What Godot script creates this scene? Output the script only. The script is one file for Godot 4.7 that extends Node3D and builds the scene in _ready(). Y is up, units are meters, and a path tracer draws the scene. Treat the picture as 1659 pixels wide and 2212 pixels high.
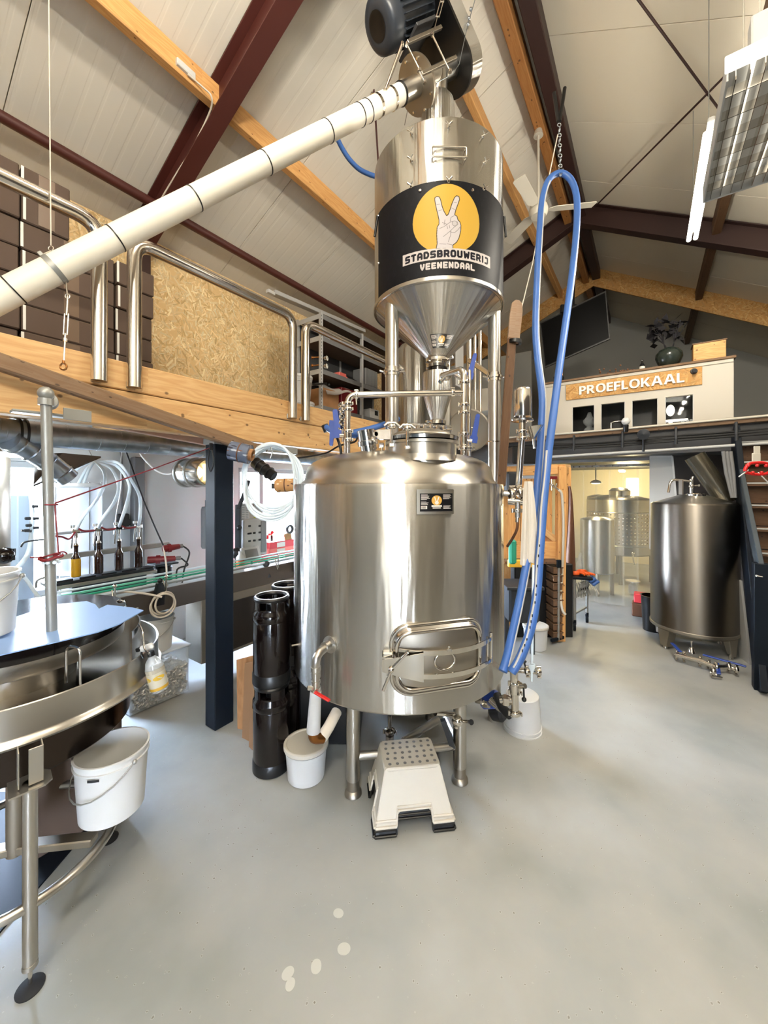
extends Node3D
# Brewery hall. Axes: U runs along the ridge of the roof, N across it to the right, y up; the photographer stands at the origin.
const F := 828.0
const CX := 829.5
const HY := 1052.0
const EYE := 1.7
const SA := 0.5674
const CA := 0.8234
const UU := Vector3(0.5674, 0, -0.8234)
const NN := Vector3(0.8234, 0, 0.5674)
var M := {}
var used := {}
var rng := RandomNumberGenerator.new()

func _ready():
	rng.seed = 7
	view_and_light()
	materials()
	setting()
	roof()
	mezzanine()
	kettle()
	hopper()
	auger()
	pipework()
	floor_items()
	round_table_area()
	bottling()
	ducts_and_hangings()
	shelf_area()
	tasting_room()
	right_side()
	cold_room()
	overhead()

func view_and_light():
	var cam := Camera3D.new(); cam.name = "camera"; cam.position = Vector3(0, EYE, 0)
	cam.projection = Camera3D.PROJECTION_FRUSTUM; cam.near = 0.05; cam.far = 80.0
	cam.size = 0.05 * 2212.0 / F; cam.frustum_offset = Vector2(0, -54.0 / F * 0.05)
	add_child(cam); cam.current = true
	var sky := ProceduralSkyMaterial.new()
	sky.sky_top_color = Color(0.78, 0.87, 1.0); sky.sky_horizon_color = Color(0.92, 0.96, 1.0)
	sky.ground_bottom_color = Color(0.62, 0.66, 0.7); sky.ground_horizon_color = Color(0.86, 0.92, 1.0)
	sky.sky_energy_multiplier = 9.0; sky.ground_energy_multiplier = 5.5; sky.sun_angle_max = 0.0
	var env := Environment.new(); env.background_mode = Environment.BG_SKY; env.sky = Sky.new(); env.sky.sky_material = sky
	env.tonemap_mode = Environment.TONE_MAPPER_LINEAR; env.tonemap_exposure = 1.22
	env.sdfgi_enabled = true; env.ssao_enabled = true; env.ssil_enabled = true
	var we := WorldEnvironment.new(); we.name = "world"; we.environment = env; add_child(we)
	# the hall's own lamps: open twin tubes hung along the roof, shining all round; one of them in view
	for u in [3.5, 4.35]: bulb("tube_light", W(u, 0.34, 3.97), 1.6)
	for u in [0.2, 1.0]: bulb("near_tube_light", W(u, -0.75, 4.73), 1.5)
	lamp("louvre_light", W(2.6, 0.4, 3.36), Vector2(0.8, 0.28), 3.0, Color(1, 0.97, 0.91))
	for u in [-1.5, -0.6]: bulb("rear_tube_light", W(u, 0.8, 3.97), 3.0)
	for u in [-3.4, -2.6]: bulb("far_rear_tube_light", W(u, 0.8, 3.99), 1.2)

func bulb(called: String, p: Vector3, e: float, c := Color(1, 0.965, 0.90), size := 0.05):
	var l := OmniLight3D.new(); l.name = called; l.position = p; l.light_energy = e; l.light_color = c; l.light_size = size
	l.shadow_enabled = true; l.omni_range = 40.0; l.omni_attenuation = 2.0
	add_child(l, true)

# ---------- places ----------
func at(px: float, py: float, d: float) -> Vector3: return Vector3((px - CX) / F * d, EYE - (py - HY) / F * d, -d)
func k_(px: float) -> float: return (px - CX) / F
func onn(px: float, py: float, n: float) -> Vector3: return at(px, py, n / (k_(px) * CA - SA))
func onu(px: float, py: float, u: float) -> Vector3: return at(px, py, u / (k_(px) * SA + CA))
func ony(px: float, py: float, y: float) -> Vector3: return at(px, py, (EYE - y) * F / (py - HY))
func W(u: float, n: float, y: float) -> Vector3: return UU * u + NN * n + Vector3(0, y, 0)
func un(p: Vector3) -> Vector2: return Vector2(p.dot(UU), p.dot(NN))
func hit(px: float, py: float, c: Vector3, r: float) -> Vector2:
	# the angle (from +z towards +x) and height where that sight line meets an upright cylinder
	var k := k_(px); var a := k * k + 1.0; var b := -2.0 * (k * c.x - c.z); var q := c.x * c.x + c.z * c.z - r * r
	var t := (-b - sqrt(maxf(0.0, b * b - 4 * a * q))) / (2 * a)
	return Vector2(atan2(k * t - c.x, -t - c.z), EYE - (py - HY) / F * t)
func ring(c: Vector3, r: float, th: float, y: float) -> Vector3: return Vector3(c.x + sin(th) * r, y, c.z + cos(th) * r)
const BUN := Basis(Vector3(0.5674, 0, -0.8234), Vector3(0, 1, 0), Vector3(0.8234, 0, 0.5674))   # local x along U, z along N
func frame(o: Vector3, y: Vector3, hint := Vector3(0, 0, 1)) -> Transform3D:
	var yy := y.normalized()
	if absf(yy.dot(hint)) > 0.98: hint = Vector3(1, 0, 0)
	var x := yy.cross(hint).normalized()
	return Transform3D(Basis(x, yy, x.cross(yy)), o)
func up(p: Vector3) -> Transform3D: return Transform3D(Basis(), p)

# ---------- shapes ----------
class MB:
	var v := PackedVector3Array()
	var n := PackedVector3Array()
	var t := PackedVector2Array()
	var i := PackedInt32Array()
	func p(a: Vector3, nn: Vector3, uv := Vector2()) -> int:
		v.append(a); n.append(nn); t.append(uv); return v.size() - 1
	func tri(a: int, b: int, c: int):
		var g := (v[b] - v[a]).cross(v[c] - v[a])
		if g.dot(n[a] + n[b] + n[c]) > 0: i.append_array([a, c, b])
		else: i.append_array([a, b, c])
	func quad(a: int, b: int, c: int, d: int): tri(a, b, c); tri(a, c, d)
	func flat(pts: Array, hint := Vector3(), uvs := []):
		var nn: Vector3 = (pts[1] - pts[0]).cross(pts[2] - pts[0]).normalized()
		if hint != Vector3() and nn.dot(hint) < 0: nn = -nn
		var s := v.size()
		for k in pts.size(): p(pts[k], nn, uvs[k] if uvs.size() else Vector2(pts[k].x + pts[k].z, pts[k].y))
		for k in range(1, pts.size() - 1): tri(s, s + k, s + k + 1)
	func box(c: Vector3, size: Vector3, b := Basis(), bev := 0.0):
		var h := size / 2; var long := size.max_axis_index()
		bev = minf(bev, h[size.min_axis_index()] * 0.6)
		var ax := [b.x, b.y, b.z]
		for a in 3:
			var e := (a + 1) % 3; var f := (a + 2) % 3
			if e != long and (f == long or size[f] > size[e]): var w := e; e = f; f = w
			for s in [-1.0, 1.0]:
				var q := []; var uv := []
				for cc in [[-1, -1], [1, -1], [1, 1], [-1, 1]]:
					var l := Vector3(); l[a] = s * h[a]; l[e] = cc[0] * (h[e] - bev); l[f] = cc[1] * (h[f] - bev)
					q.append(c + ax[0] * l.x + ax[1] * l.y + ax[2] * l.z); uv.append(Vector2(l[e] + c.x + c.z, l[f] + a * 0.37 + c.y))
				flat(q, ax[a] * s, uv)
			if bev > 0:
				for s in [-1.0, 1.0]:
					for r in [-1.0, 1.0]:
						var q := []
						for m in [[0, -1], [0, 1], [1, 1], [1, -1]]:
							var l := Vector3(); l[a] = m[1] * (h[a] - bev)
							l[e] = s * (h[e] if m[0] == 0 else h[e] - bev); l[f] = r * (h[f] - bev if m[0] == 0 else h[f])
							q.append(c + ax[0] * l.x + ax[1] * l.y + ax[2] * l.z)
						flat(q, ax[e] * s + ax[f] * r, [Vector2(), Vector2(0.1, 0), Vector2(0.1, 0.01), Vector2(0, 0.01)])
		if bev > 0:
			for sx in [-1.0, 1.0]:
				for sy in [-1.0, 1.0]:
					for sz in [-1.0, 1.0]:
						var s3 := Vector3(sx, sy, sz); var q := []
						for a in 3:
							var l := (h - Vector3.ONE * bev) * s3; l[a] = h[a] * s3[a]
							q.append(c + ax[0] * l.x + ax[1] * l.y + ax[2] * l.z)
						flat(q, ax[0] * sx + ax[1] * sy + ax[2] * sz)
	func card(c: Vector3, w: float, h: float, th: float, b: Basis):
		# a thin printed sheet, its picture upright on both broad faces
		for s in [1.0, -1.0]:
			var o: Vector3 = c + b.z * th / 2 * s
			flat([o - b.x * w / 2 - b.y * h / 2, o + b.x * w / 2 - b.y * h / 2, o + b.x * w / 2 + b.y * h / 2, o - b.x * w / 2 + b.y * h / 2], b.z * s, [Vector2(0, 1), Vector2(1, 1), Vector2(1, 0), Vector2(0, 0)])
		for s in [1.0, -1.0]:
			for e in [[b.x, b.y, w, h], [b.y, b.x, h, w]]:
				var o: Vector3 = c + e[0] * e[2] / 2 * s; var y: Vector3 = e[1] * e[3] / 2; var z := b.z * th / 2
				flat([o - y - z, o + y - z, o + y + z, o - y + z], e[0] * s, [Vector2(), Vector2(), Vector2(), Vector2()])
	func bar(a: Vector3, b: Vector3, w: float, h: float, upv := Vector3.UP, bev := 0.0):
		# a beam from a to b, h across along upv, w across the other way
		var x := (b - a).normalized(); var z := x.cross(upv).normalized(); var y := z.cross(x)
		box((a + b) / 2, Vector3((b - a).length(), h, w), Basis(x, y, z), bev)
	func lathe(prof: Array, xf: Transform3D, seg := 40, a0 := 0.0, a1 := TAU, sharp := 0.75):
		# prof: Vector2(radius, height) from bottom to top on the outside
		var nr := []
		for k in prof.size() - 1:
			var e: Vector2 = prof[k + 1] - prof[k]
			nr.append(Vector2(e.y, -e.x).normalized())
		var run := 0.0
		for k in prof.size() - 1:
			var len: float = (prof[k + 1] - prof[k]).length()
			if len < 1e-6: continue
			var na: Vector2 = nr[k]; var nb: Vector2 = nr[k]
			if k > 0 and nr[k - 1].dot(nr[k]) > sharp: na = (nr[k - 1] + nr[k]).normalized()
			if k < nr.size() - 1 and nr[k + 1].dot(nr[k]) > sharp: nb = (nr[k + 1] + nr[k]).normalized()
			var s := v.size()
			for j in seg + 1:
				var f := float(j) / seg; var a := lerpf(a0, a1, f); var d := Vector3(sin(a), 0, cos(a))
				var uu := f * 3.0
				p(xf * (d * prof[k].x + Vector3(0, prof[k].y, 0)), xf.basis * (d * na.x + Vector3(0, na.y, 0)), Vector2(uu, run))
				p(xf * (d * prof[k + 1].x + Vector3(0, prof[k + 1].y, 0)), xf.basis * (d * nb.x + Vector3(0, nb.y, 0)), Vector2(uu, run + len))
			for j in seg:
				var q := s + j * 2
				if prof[k].x > 1e-6: tri(q, q + 2, q + 3)
				if prof[k + 1].x > 1e-6: tri(q, q + 3, q + 1)
			run += len
	func cyl(a: Vector3, b: Vector3, r: float, seg := 16, r2 := -1.0, bev := 0.0):
		if r2 < 0: r2 = r
		var l := (b - a).length(); var yy := (b - a) / l
		var hint := Vector3(0, 0, 1) if absf(yy.z) < 0.9 else Vector3(1, 0, 0)
		var x := yy.cross(hint).normalized()
		var xf := Transform3D(Basis(x, yy, x.cross(yy)), a)
		if bev > 0: lathe([Vector2(0, 0), Vector2(r - bev, 0), Vector2(r, bev), Vector2(r2, l - bev), Vector2(r2 - bev, l), Vector2(0, l)], xf, seg)
		else: lathe([Vector2(0, 0), Vector2(r, 0), Vector2(r2, l), Vector2(0, l)], xf, seg)
	func ball(c: Vector3, r: float, seg := 12, sq := Vector3.ONE):
		var pr := []
		var m := maxi(4, seg / 2)
		for k in m + 1: pr.append(Vector2(sin(PI * k / m) * r, -cos(PI * k / m) * r))
		pr[0].x = 0; pr[m].x = 0
		lathe(pr, Transform3D(Basis().scaled(sq), c), seg, 0, TAU, -1.0)
	func tube(pts: Array, r: float, seg := 10, closed := false, radii := []):
		var c := pts.size(); var dirs := []
		for k in c:
			var a: Vector3 = pts[(k - 1 + c) % c] if closed or k > 0 else pts[0]
			var b: Vector3 = pts[(k + 1) % c] if closed or k < c - 1 else pts[c - 1]
			dirs.append((b - a).normalized())
		var x: Vector3 = dirs[0].cross(Vector3.UP if absf(dirs[0].y) < 0.9 else Vector3.RIGHT).normalized()
		var s := v.size(); var run := 0.0; var rings := c + 1 if closed else c
		var first := x
		for kk in rings:
			var k := kk % c
			if kk > 0: run += (pts[k] - pts[(kk - 1) % c]).length()
			x = (x - dirs[k] * x.dot(dirs[k])).normalized()
			if kk == c: x = first
			var y: Vector3 = dirs[k].cross(x)
			var rr: float = radii[k] if radii.size() else r
			for j in seg + 1:
				var d := x * cos(TAU * j / seg) + y * sin(TAU * j / seg)
				p(pts[k] + d * rr, d, Vector2(run, float(j) / seg * 0.3))
		for k in rings - 1:
			for j in seg:
				var q := s + k * (seg + 1) + j
				quad(q, q + 1, q + seg + 2, q + seg + 1)
		if not closed:
			for e in [0, c - 1]:
				var o := p(pts[e], dirs[e] * (-1.0 if e == 0 else 1.0))
				var b0 := v.size()
				for j in seg + 1: p(v[s + e * (seg + 1) + j], n[o])
				for j in seg: tri(o, b0 + j, b0 + j + 1)
	func prism(poly: PackedVector2Array, depth: float, xf: Transform3D, smooth := false, sides := true):
		# polygon in local xy, thickness along local z, from 0 to depth
		var idx := Geometry2D.triangulate_polygon(poly)
		var cw := Geometry2D.is_polygon_clockwise(poly)
		for e in [0.0, depth]:
			var s := v.size(); var nn := xf.basis.z.normalized() * (-1.0 if e == 0.0 else 1.0)
			for q in poly: p(xf * Vector3(q.x, q.y, e), nn, q)
			for k in range(0, idx.size(), 3): tri(s + idx[k], s + idx[k + 1], s + idx[k + 2])
		if sides:
			var c := poly.size(); var ns := []
			for k in c:
				var e2 := poly[(k + 1) % c] - poly[k]
				ns.append((Vector2(-e2.y, e2.x) if cw else Vector2(e2.y, -e2.x)).normalized())
			for k in c:
				var a: Vector2 = ns[k]; var b: Vector2 = ns[k]
				if smooth:
					if ns[k].dot(ns[(k - 1 + c) % c]) > 0.6: a = (ns[k] + ns[(k - 1 + c) % c]).normalized()
					if ns[k].dot(ns[(k + 1) % c]) > 0.6: b = (ns[k] + ns[(k + 1) % c]).normalized()
				var q1 := poly[k]; var q2 := poly[(k + 1) % c]
				var na := (xf.basis * Vector3(a.x, a.y, 0)).normalized(); var nb := (xf.basis * Vector3(b.x, b.y, 0)).normalized()
				quad(p(xf * Vector3(q1.x, q1.y, 0), na, Vector2(k * 0.1, 0)), p(xf * Vector3(q2.x, q2.y, 0), nb, Vector2(k * 0.1 + 0.1, 0)), p(xf * Vector3(q2.x, q2.y, depth), nb, Vector2(k * 0.1 + 0.1, depth)), p(xf * Vector3(q1.x, q1.y, depth), na, Vector2(k * 0.1, depth)))
	func sheet(nu: int, nv: int, f: Callable, thick := 0.0):
		# a surface f(a, b) of points for a, b in 0..1; with thickness it gets a back and edges
		var g := []
		for a in nu + 1:
			for b in nv + 1: g.append(f.call(float(a) / nu, float(b) / nv))
		var w := nv + 1; var nr := []
		for a in nu + 1:
			for b in nv + 1:
				var du: Vector3 = g[mini(a + 1, nu) * w + b] - g[maxi(a - 1, 0) * w + b]
				var dv: Vector3 = g[a * w + mini(b + 1, nv)] - g[a * w + maxi(b - 1, 0)]
				nr.append(du.cross(dv).normalized())
		for side in ([0.5, -0.5] if thick > 0 else [0.0]):
			var s := v.size(); var sg := -1.0 if side < 0 else 1.0
			for a in nu + 1:
				for b in nv + 1: p(g[a * w + b] + nr[a * w + b] * thick * side, nr[a * w + b] * sg, Vector2(float(a) / nu, float(b) / nv))
			for a in nu:
				for b in nv:
					var q := s + a * w + b
					quad(q, q + 1, q + w + 1, q + w)
		if thick > 0:
			var rim := []
			for a in nu: rim.append(a * w)
			for b in nv: rim.append(nu * w + b)
			for a in nu: rim.append((nu - a) * w + nv)
			for b in nv: rim.append(nv - b)
			for k in rim.size():
				var a: int = rim[k]; var b: int = rim[(k + 1) % rim.size()]
				flat([g[a] + nr[a] * thick / 2, g[b] + nr[b] * thick / 2, g[b] - nr[b] * thick / 2, g[a] - nr[a] * thick / 2])

func rrect(w: float, h: float, r: float, s := 6) -> PackedVector2Array:
	var q := PackedVector2Array()
	for c in 4:
		var o := Vector2((w / 2 - r) * [1, -1, -1, 1][c], (h / 2 - r) * [1, 1, -1, -1][c])
		for k in s + 1:
			var a := PI / 2 * (c + float(k) / s)
			q.append(o + Vector2(cos(a), sin(a)) * r)
	return q
func fillet(pts: Array, r: float, s := 6, closed := false) -> Array:
	var out := []; var c := pts.size()
	for k in c:
		if not closed and (k == 0 or k == c - 1): out.append(pts[k]); continue
		var a: Vector3 = pts[(k - 1 + c) % c]; var b: Vector3 = pts[k]; var d: Vector3 = pts[(k + 1) % c]
		var ra := minf(r, (a - b).length() * 0.49); var rd := minf(r, (d - b).length() * 0.49)
		var p0 := b + (a - b).normalized() * ra; var p2 := b + (d - b).normalized() * rd
		for j in s + 1:
			var f := float(j) / s
			out.append(p0.lerp(b, f).lerp(b.lerp(p2, f), f))
	return out
func spline(pts: Array, s := 8, closed := false) -> Array:
	var out := []; var c := pts.size()
	for k in (c if closed else c - 1):
		var a: Vector3 = pts[(k - 1 + c) % c] if closed or k > 0 else pts[0]
		var b: Vector3 = pts[k]; var d: Vector3 = pts[(k + 1) % c]
		var e: Vector3 = pts[(k + 2) % c] if closed or k < c - 2 else pts[c - 1]
		for j in s: out.append(b.cubic_interpolate(d, a, e, float(j) / s))
	if not closed: out.append(pts[c - 1])
	return out
func circle(c: Vector3, ax: Vector3, r: float, s := 24) -> Array:
	var f := frame(c, ax); var out := []
	for k in s: out.append(f * (Vector3(cos(TAU * k / s), 0, sin(TAU * k / s)) * r))
	return out

# ---------- nodes ----------
func numbered(called: String) -> String:
	used[called] = used.get(called, -1) + 1
	return called if used[called] == 0 else "%s_%03d" % [called, used[called]]
func meta(o: Node, label: String, category := "", group := ""):
	if label: o.set_meta("label", label)
	if category: o.set_meta("category", category)
	if group: o.set_meta("group", group)
func thing(called: String, label: String, category: String, where := Vector3.ZERO, group := "") -> Node3D:
	var o := Node3D.new(); o.name = numbered(called); add_child(o); o.position = where
	meta(o, label, category, group); return o
func mesh_of(mb: MB, mat, back: Transform3D) -> ArrayMesh:
	var vv := mb.v; var nn := mb.n
	if back != Transform3D():
		vv = back * vv
		var b := Transform3D(back.basis, Vector3()); nn = b * nn
	var a := []; a.resize(Mesh.ARRAY_MAX)
	a[Mesh.ARRAY_VERTEX] = vv; a[Mesh.ARRAY_NORMAL] = nn; a[Mesh.ARRAY_TEX_UV] = mb.t; a[Mesh.ARRAY_INDEX] = mb.i
	var m := ArrayMesh.new(); m.add_surface_from_arrays(Mesh.PRIMITIVE_TRIANGLES, a)
	m.surface_set_material(0, M[mat] if mat is String else mat)
	return m
func part(mb: MB, called: String, mat, parent: Node3D = null, label := "") -> MeshInstance3D:
	# shapes are given in world coordinates and stored in those of their parent
	var o := MeshInstance3D.new()
	if parent == null: parent = self; called = numbered(called)
	o.name = called
	o.mesh = mesh_of(mb, mat, parent.global_transform.affine_inverse())
	parent.add_child(o, true)
	if label: o.set_meta("label", label)
	return o
func single(mb: MB, called: String, mat, label: String, category: String, where: Vector3, group := "") -> MeshInstance3D:
	var o := MeshInstance3D.new(); o.name = numbered(called); o.position = where
	o.mesh = mesh_of(mb, mat, Transform3D(Basis(), -where)); add_child(o)
	meta(o, label, category, group); return o
func struct(mb: MB, called: String, mat, label := "") -> MeshInstance3D:
	var o := part(mb, called, mat); o.set_meta("kind", "structure")
	if label: o.set_meta("label", label)
	return o
func stuff(mb: MB, called: String, mat, parent: Node3D = null, label := "", category := "") -> MeshInstance3D:
	var o := part(mb, called, mat, parent, label); o.set_meta("kind", "stuff")
	if category: o.set_meta("category", category)
	return o
func copy(o: Node3D, xf: Transform3D, label := "") -> Node3D:
	var c := o.duplicate() as Node3D; c.name = numbered(str(o.name)); add_child(c); c.transform = xf
	if label: c.set_meta("label", label)
	return c
func uno(mb: MB, u0: float, u1: float, n0: float, n1: float, y0: float, y1: float, bev := 0.0):
	mb.box(W((u0 + u1) / 2, (n0 + n1) / 2, (y0 + y1) / 2), Vector3(absf(u1 - u0), absf(y1 - y0), absf(n1 - n0)), BUN, bev)
func letters(text: String, height: float, depth: float, wide := 1.0) -> Array:
	# [glyph MB in local xy, advance] for each letter
	var f := SystemFont.new(); f.font_names = PackedStringArray(["Droid Sans"]); f.font_weight = 700
	var out := []
	for ch in text:
		var tm := TextMesh.new(); tm.font = f; tm.text = ch; tm.font_size = 64; tm.pixel_size = height / 46.0; tm.depth = depth; tm.curve_step = 2.0
		var box := tm.get_aabb(); var a := tm.get_mesh_arrays(); var g := MB.new()
		if ch != " ":
			for k in a[0].size(): g.p(Vector3((a[0][k].x - box.position.x) * wide, a[0][k].y - box.position.y, a[0][k].z), a[1][k], Vector2())
			var ix = a[Mesh.ARRAY_INDEX]
			if ix == null: ix = range(a[0].size())
			for k in range(0, ix.size() - 2, 3): g.tri(ix[k], ix[k + 1], ix[k + 2])
		out.append([g, box.size.x * wide + height * 0.12 if ch != " " else height * 0.4])
	return out
func moved(g: MB, xf: Transform3D) -> MB:
	var r := MB.new(); r.v = xf * g.v; r.n = Transform3D(xf.basis.orthonormalized(), Vector3()) * g.n; r.t = g.t; r.i = g.i
	return r

# ---------- pictures ----------
func fill(im: Image, poly: Array, c: Color):
	var lo := 1e9; var hi := -1e9
	for q in poly: lo = minf(lo, q.y); hi = maxf(hi, q.y)
	for y in range(maxi(0, int(lo)), mini(im.get_height(), int(hi) + 1)):
		var xs := []
		for k in poly.size():
			var a: Vector2 = poly[k]; var b: Vector2 = poly[(k + 1) % poly.size()]; var yy := y + 0.5
			if (a.y <= yy) != (b.y <= yy): xs.append(a.x + (yy - a.y) / (b.y - a.y) * (b.x - a.x))
		xs.sort()
		for k in range(0, xs.size() - 1, 2):
			im.fill_rect(Rect2i(int(round(xs[k])), y, maxi(0, int(round(xs[k + 1])) - int(round(xs[k]))), 1), c)
func disc(im: Image, o: Vector2, r: float, c: Color):
	var q := []
	for k in 48: q.append(o + Vector2(cos(TAU * k / 48), sin(TAU * k / 48)) * r)
	fill(im, q, c)
func line(im: Image, pts: Array, w: float, c: Color):
	for k in pts.size() - 1:
		var a: Vector2 = pts[k]; var b: Vector2 = pts[k + 1]; var d := (b - a).normalized().orthogonal() * w / 2
		fill(im, [a + d, b + d, b - d, a - d], c)
	for q in pts: disc(im, q, w / 2, c)
func type(im: Image, text: String, mid: Vector2, h: float, width: float, c: Color):
	# heavy block lettering drawn with strokes on a unit square
	var gl := {"S": [[1, 0, 0.12, 0, 0, 0.12, 0, 0.42, 0.12, 0.5, 0.88, 0.5, 1, 0.58, 1, 0.88, 0.88, 1, 0, 1]], "T": [[0, 0, 1, 0], [0.5, 0, 0.5, 1]], "A": [[0, 1, 0, 0.3, 0.28, 0, 0.72, 0, 1, 0.3, 1, 1], [0, 0.62, 1, 0.62]],
		"D": [[0, 0, 0.62, 0, 1, 0.3, 1, 0.7, 0.62, 1, 0, 1, 0, 0]], "B": [[0, 0, 0.8, 0, 0.95, 0.15, 0.9, 0.42, 1, 0.6, 0.98, 0.85, 0.82, 1, 0, 1, 0, 0], [0, 0.48, 0.85, 0.48]], "R": [[0, 1, 0, 0, 0.82, 0, 1, 0.18, 0.95, 0.45, 0.8, 0.58, 0, 0.58], [0.6, 0.58, 1, 1]],
		"O": [[0.2, 0, 0.8, 0, 1, 0.2, 1, 0.8, 0.8, 1, 0.2, 1, 0, 0.8, 0, 0.2, 0.2, 0]], "U": [[0, 0, 0, 0.8, 0.2, 1, 0.8, 1, 1, 0.8, 1, 0]], "W": [[0, 0, 0.18, 1, 0.5, 0.35, 0.82, 1, 1, 0]], "E": [[1, 0, 0, 0, 0, 1, 1, 1], [0, 0.5, 0.85, 0.5]], "I": [[0.5, 0, 0.5, 1]],
		"J": [[0.15, 0, 0.9, 0, 0.9, 0.75, 0.65, 1, 0, 1]], "V": [[0, 0, 0.1, 0.5, 0.5, 1, 0.9, 0.5, 1, 0]], "N": [[0, 1, 0, 0, 1, 1, 1, 0]], "L": [[0, 0, 0, 1, 1, 1]]}
	var w := h * 0.27; var units := 0.0
	for ch in text: units += 0.35 if ch == "I" else (1.25 if ch == "W" else 1.0)
	var gap := w * 1.42; var cell := (width - gap * text.length()) / units; var x := mid.x - width / 2 + gap / 2
	for ch in text:
		var cw := cell * (0.35 if ch == "I" else (1.25 if ch == "W" else 1.0))
		for st in gl[ch]:
			var q := []
			for k in range(0, st.size(), 2): q.append(Vector2(x + st[k] * cw, mid.y - h / 2 + w / 2 + st[k + 1] * (h - w)))
			line(im, q, w, c)
		x += cw + gap

# ---------- materials ----------
func mat(called: String, c: Color, rough := 0.6, metal := 0.0, tex: Texture2D = null, scale := Vector3.ONE) -> StandardMaterial3D:
	var m := StandardMaterial3D.new(); m.resource_name = called; m.albedo_color = c; m.roughness = rough; m.metallic = metal
	if tex: m.albedo_texture = tex; m.uv1_scale = scale
	M[called] = m; return m
func glow(called: String, c: Color, e: float) -> StandardMaterial3D:
	var m := mat(called, c, 0.6); m.emission_enabled = true; m.emission = c; m.emission_energy_multiplier = e; return m
func brushed(called: String, c: Color, rough: float, aniso: float):
	var m := mat(called, c, rough, 1.0)
	m.anisotropy_enabled = true; m.anisotropy = aniso
func noise_tex(sz: int, f: float, cols: Array, sd: int, oct := 4, sx := 1.0, sy := 1.0) -> ImageTexture:
	var nz := FastNoiseLite.new(); nz.seed = sd; nz.frequency = f; nz.fractal_octaves = oct
	var im := Image.create(sz, sz, false, Image.FORMAT_RGB8)
	for y in sz:
		for x in sz:
			# blend over the edges so that the picture repeats without a seam
			var a := nz.get_noise_2d(x * sx, y * sy); var fx := float(x) / sz; var fy := float(y) / sz
			if fx > 0.8: a = lerpf(a, nz.get_noise_2d((x - sz) * sx, y * sy), (fx - 0.8) / 0.2)
			if fy > 0.8: a = lerpf(a, nz.get_noise_2d(x * sx, (y - sz) * sy), (fy - 0.8) / 0.2)
			var v := clampf(a * 0.9 + 0.5, 0, 0.999) * (cols.size() - 1)
			im.set_pixel(x, y, cols[int(v)].lerp(cols[int(v) + 1], v - int(v)))
	return ImageTexture.create_from_image(im)
func wood_tex(sd: int, light: Color, dark: Color, knots: int) -> ImageTexture:
	var nz := FastNoiseLite.new(); nz.seed = sd; nz.frequency = 0.004; nz.fractal_octaves = 3
	var r := RandomNumberGenerator.new(); r.seed = sd
	var ks := []
	for k in knots: ks.append(Vector3(r.randf_range(30, 990), r.randf_range(20, 236), r.randf_range(3.5, 8)))
	var im := Image.create(1024, 256, false, Image.FORMAT_RGB8)
	for y in 256:
		for x in 1024:
			var yy := float(y); var kd := 0.0
			for q in ks:
				var dx: float = (x - q.x) * 0.55; var dy: float = y - q.y; var d := sqrt(dx * dx + dy * dy)
				if d < q.z * 4: yy += (q.z * 4 - d) * 0.45 * signf(dy)
				if d < q.z: kd = maxf(kd, 1.0 - pow(d / q.z, 3))
			var g := sin((yy * 0.23 + nz.get_noise_2d(x * 0.35, yy * 3.0) * 9.0)) * 0.5 + 0.5
			var f := nz.get_noise_2d(x * 1.5 + 500, y * 40.0) * 0.5
			var c := light.lerp(dark, clampf(g * 0.42 + f * 0.5 + 0.15, 0, 1))
			if kd > 0: c = c.lerp(dark.darkened(0.45), kd * 0.9)
			im.set_pixel(x, y, c)
	return ImageTexture.create_from_image(im)
func osb_tex(sd: int) -> ImageTexture:
	var r := RandomNumberGenerator.new(); r.seed = sd
	var s := 768; var im := Image.create(s, s, false, Image.FORMAT_RGB8)
	im.fill(Color(0.89, 0.75, 0.53))
	var cols := [Color(0.97, 0.85, 0.64), Color(0.92, 0.79, 0.57), Color(1.0, 0.92, 0.74), Color(0.86, 0.71, 0.48), Color(0.95, 0.83, 0.62), Color(0.98, 0.88, 0.68)]
	for k in 2600:
		var o := Vector2(r.randf() * s, r.randf() * s); var a := r.randfn(0.0, 0.75) + (PI / 2 if r.randf() < 0.35 else 0.0)
		var l := r.randf_range(10, 34); var w := r.randf_range(1.6, 5.5); var d := Vector2(cos(a), sin(a)); var e := d.orthogonal()
		var c: Color = cols[r.randi() % 6]; c = c.darkened(r.randf() * 0.12)
		var q := [o + d * l + e * w * 0.3, o + d * l * 0.7 + e * w, o - d * l * 0.8 + e * w, o - d * l - e * w * 0.5, o - d * l * 0.6 - e * w, o + d * l * 0.8 - e * w]
		fill(im, q, c)
		for sh in [Vector2(s, 0), Vector2(0, s)]:
			if o.x < 40 and sh.x > 0 or o.y < 40 and sh.y > 0:
				var q2 := []
				for z in q: q2.append(z + sh)
				fill(im, q2, c)
		if r.randf() < 0.22: fill(im, [o + d * l * 0.6 - e * (w + 0.2), o - d * l * 0.6 - e * (w + 0.2), o - d * l * 0.5 - e * (w + 1.3), o + d * l * 0.5 - e * (w + 1.1)], Color(0.60, 0.44, 0.26))
	return ImageTexture.create_from_image(im)

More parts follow.
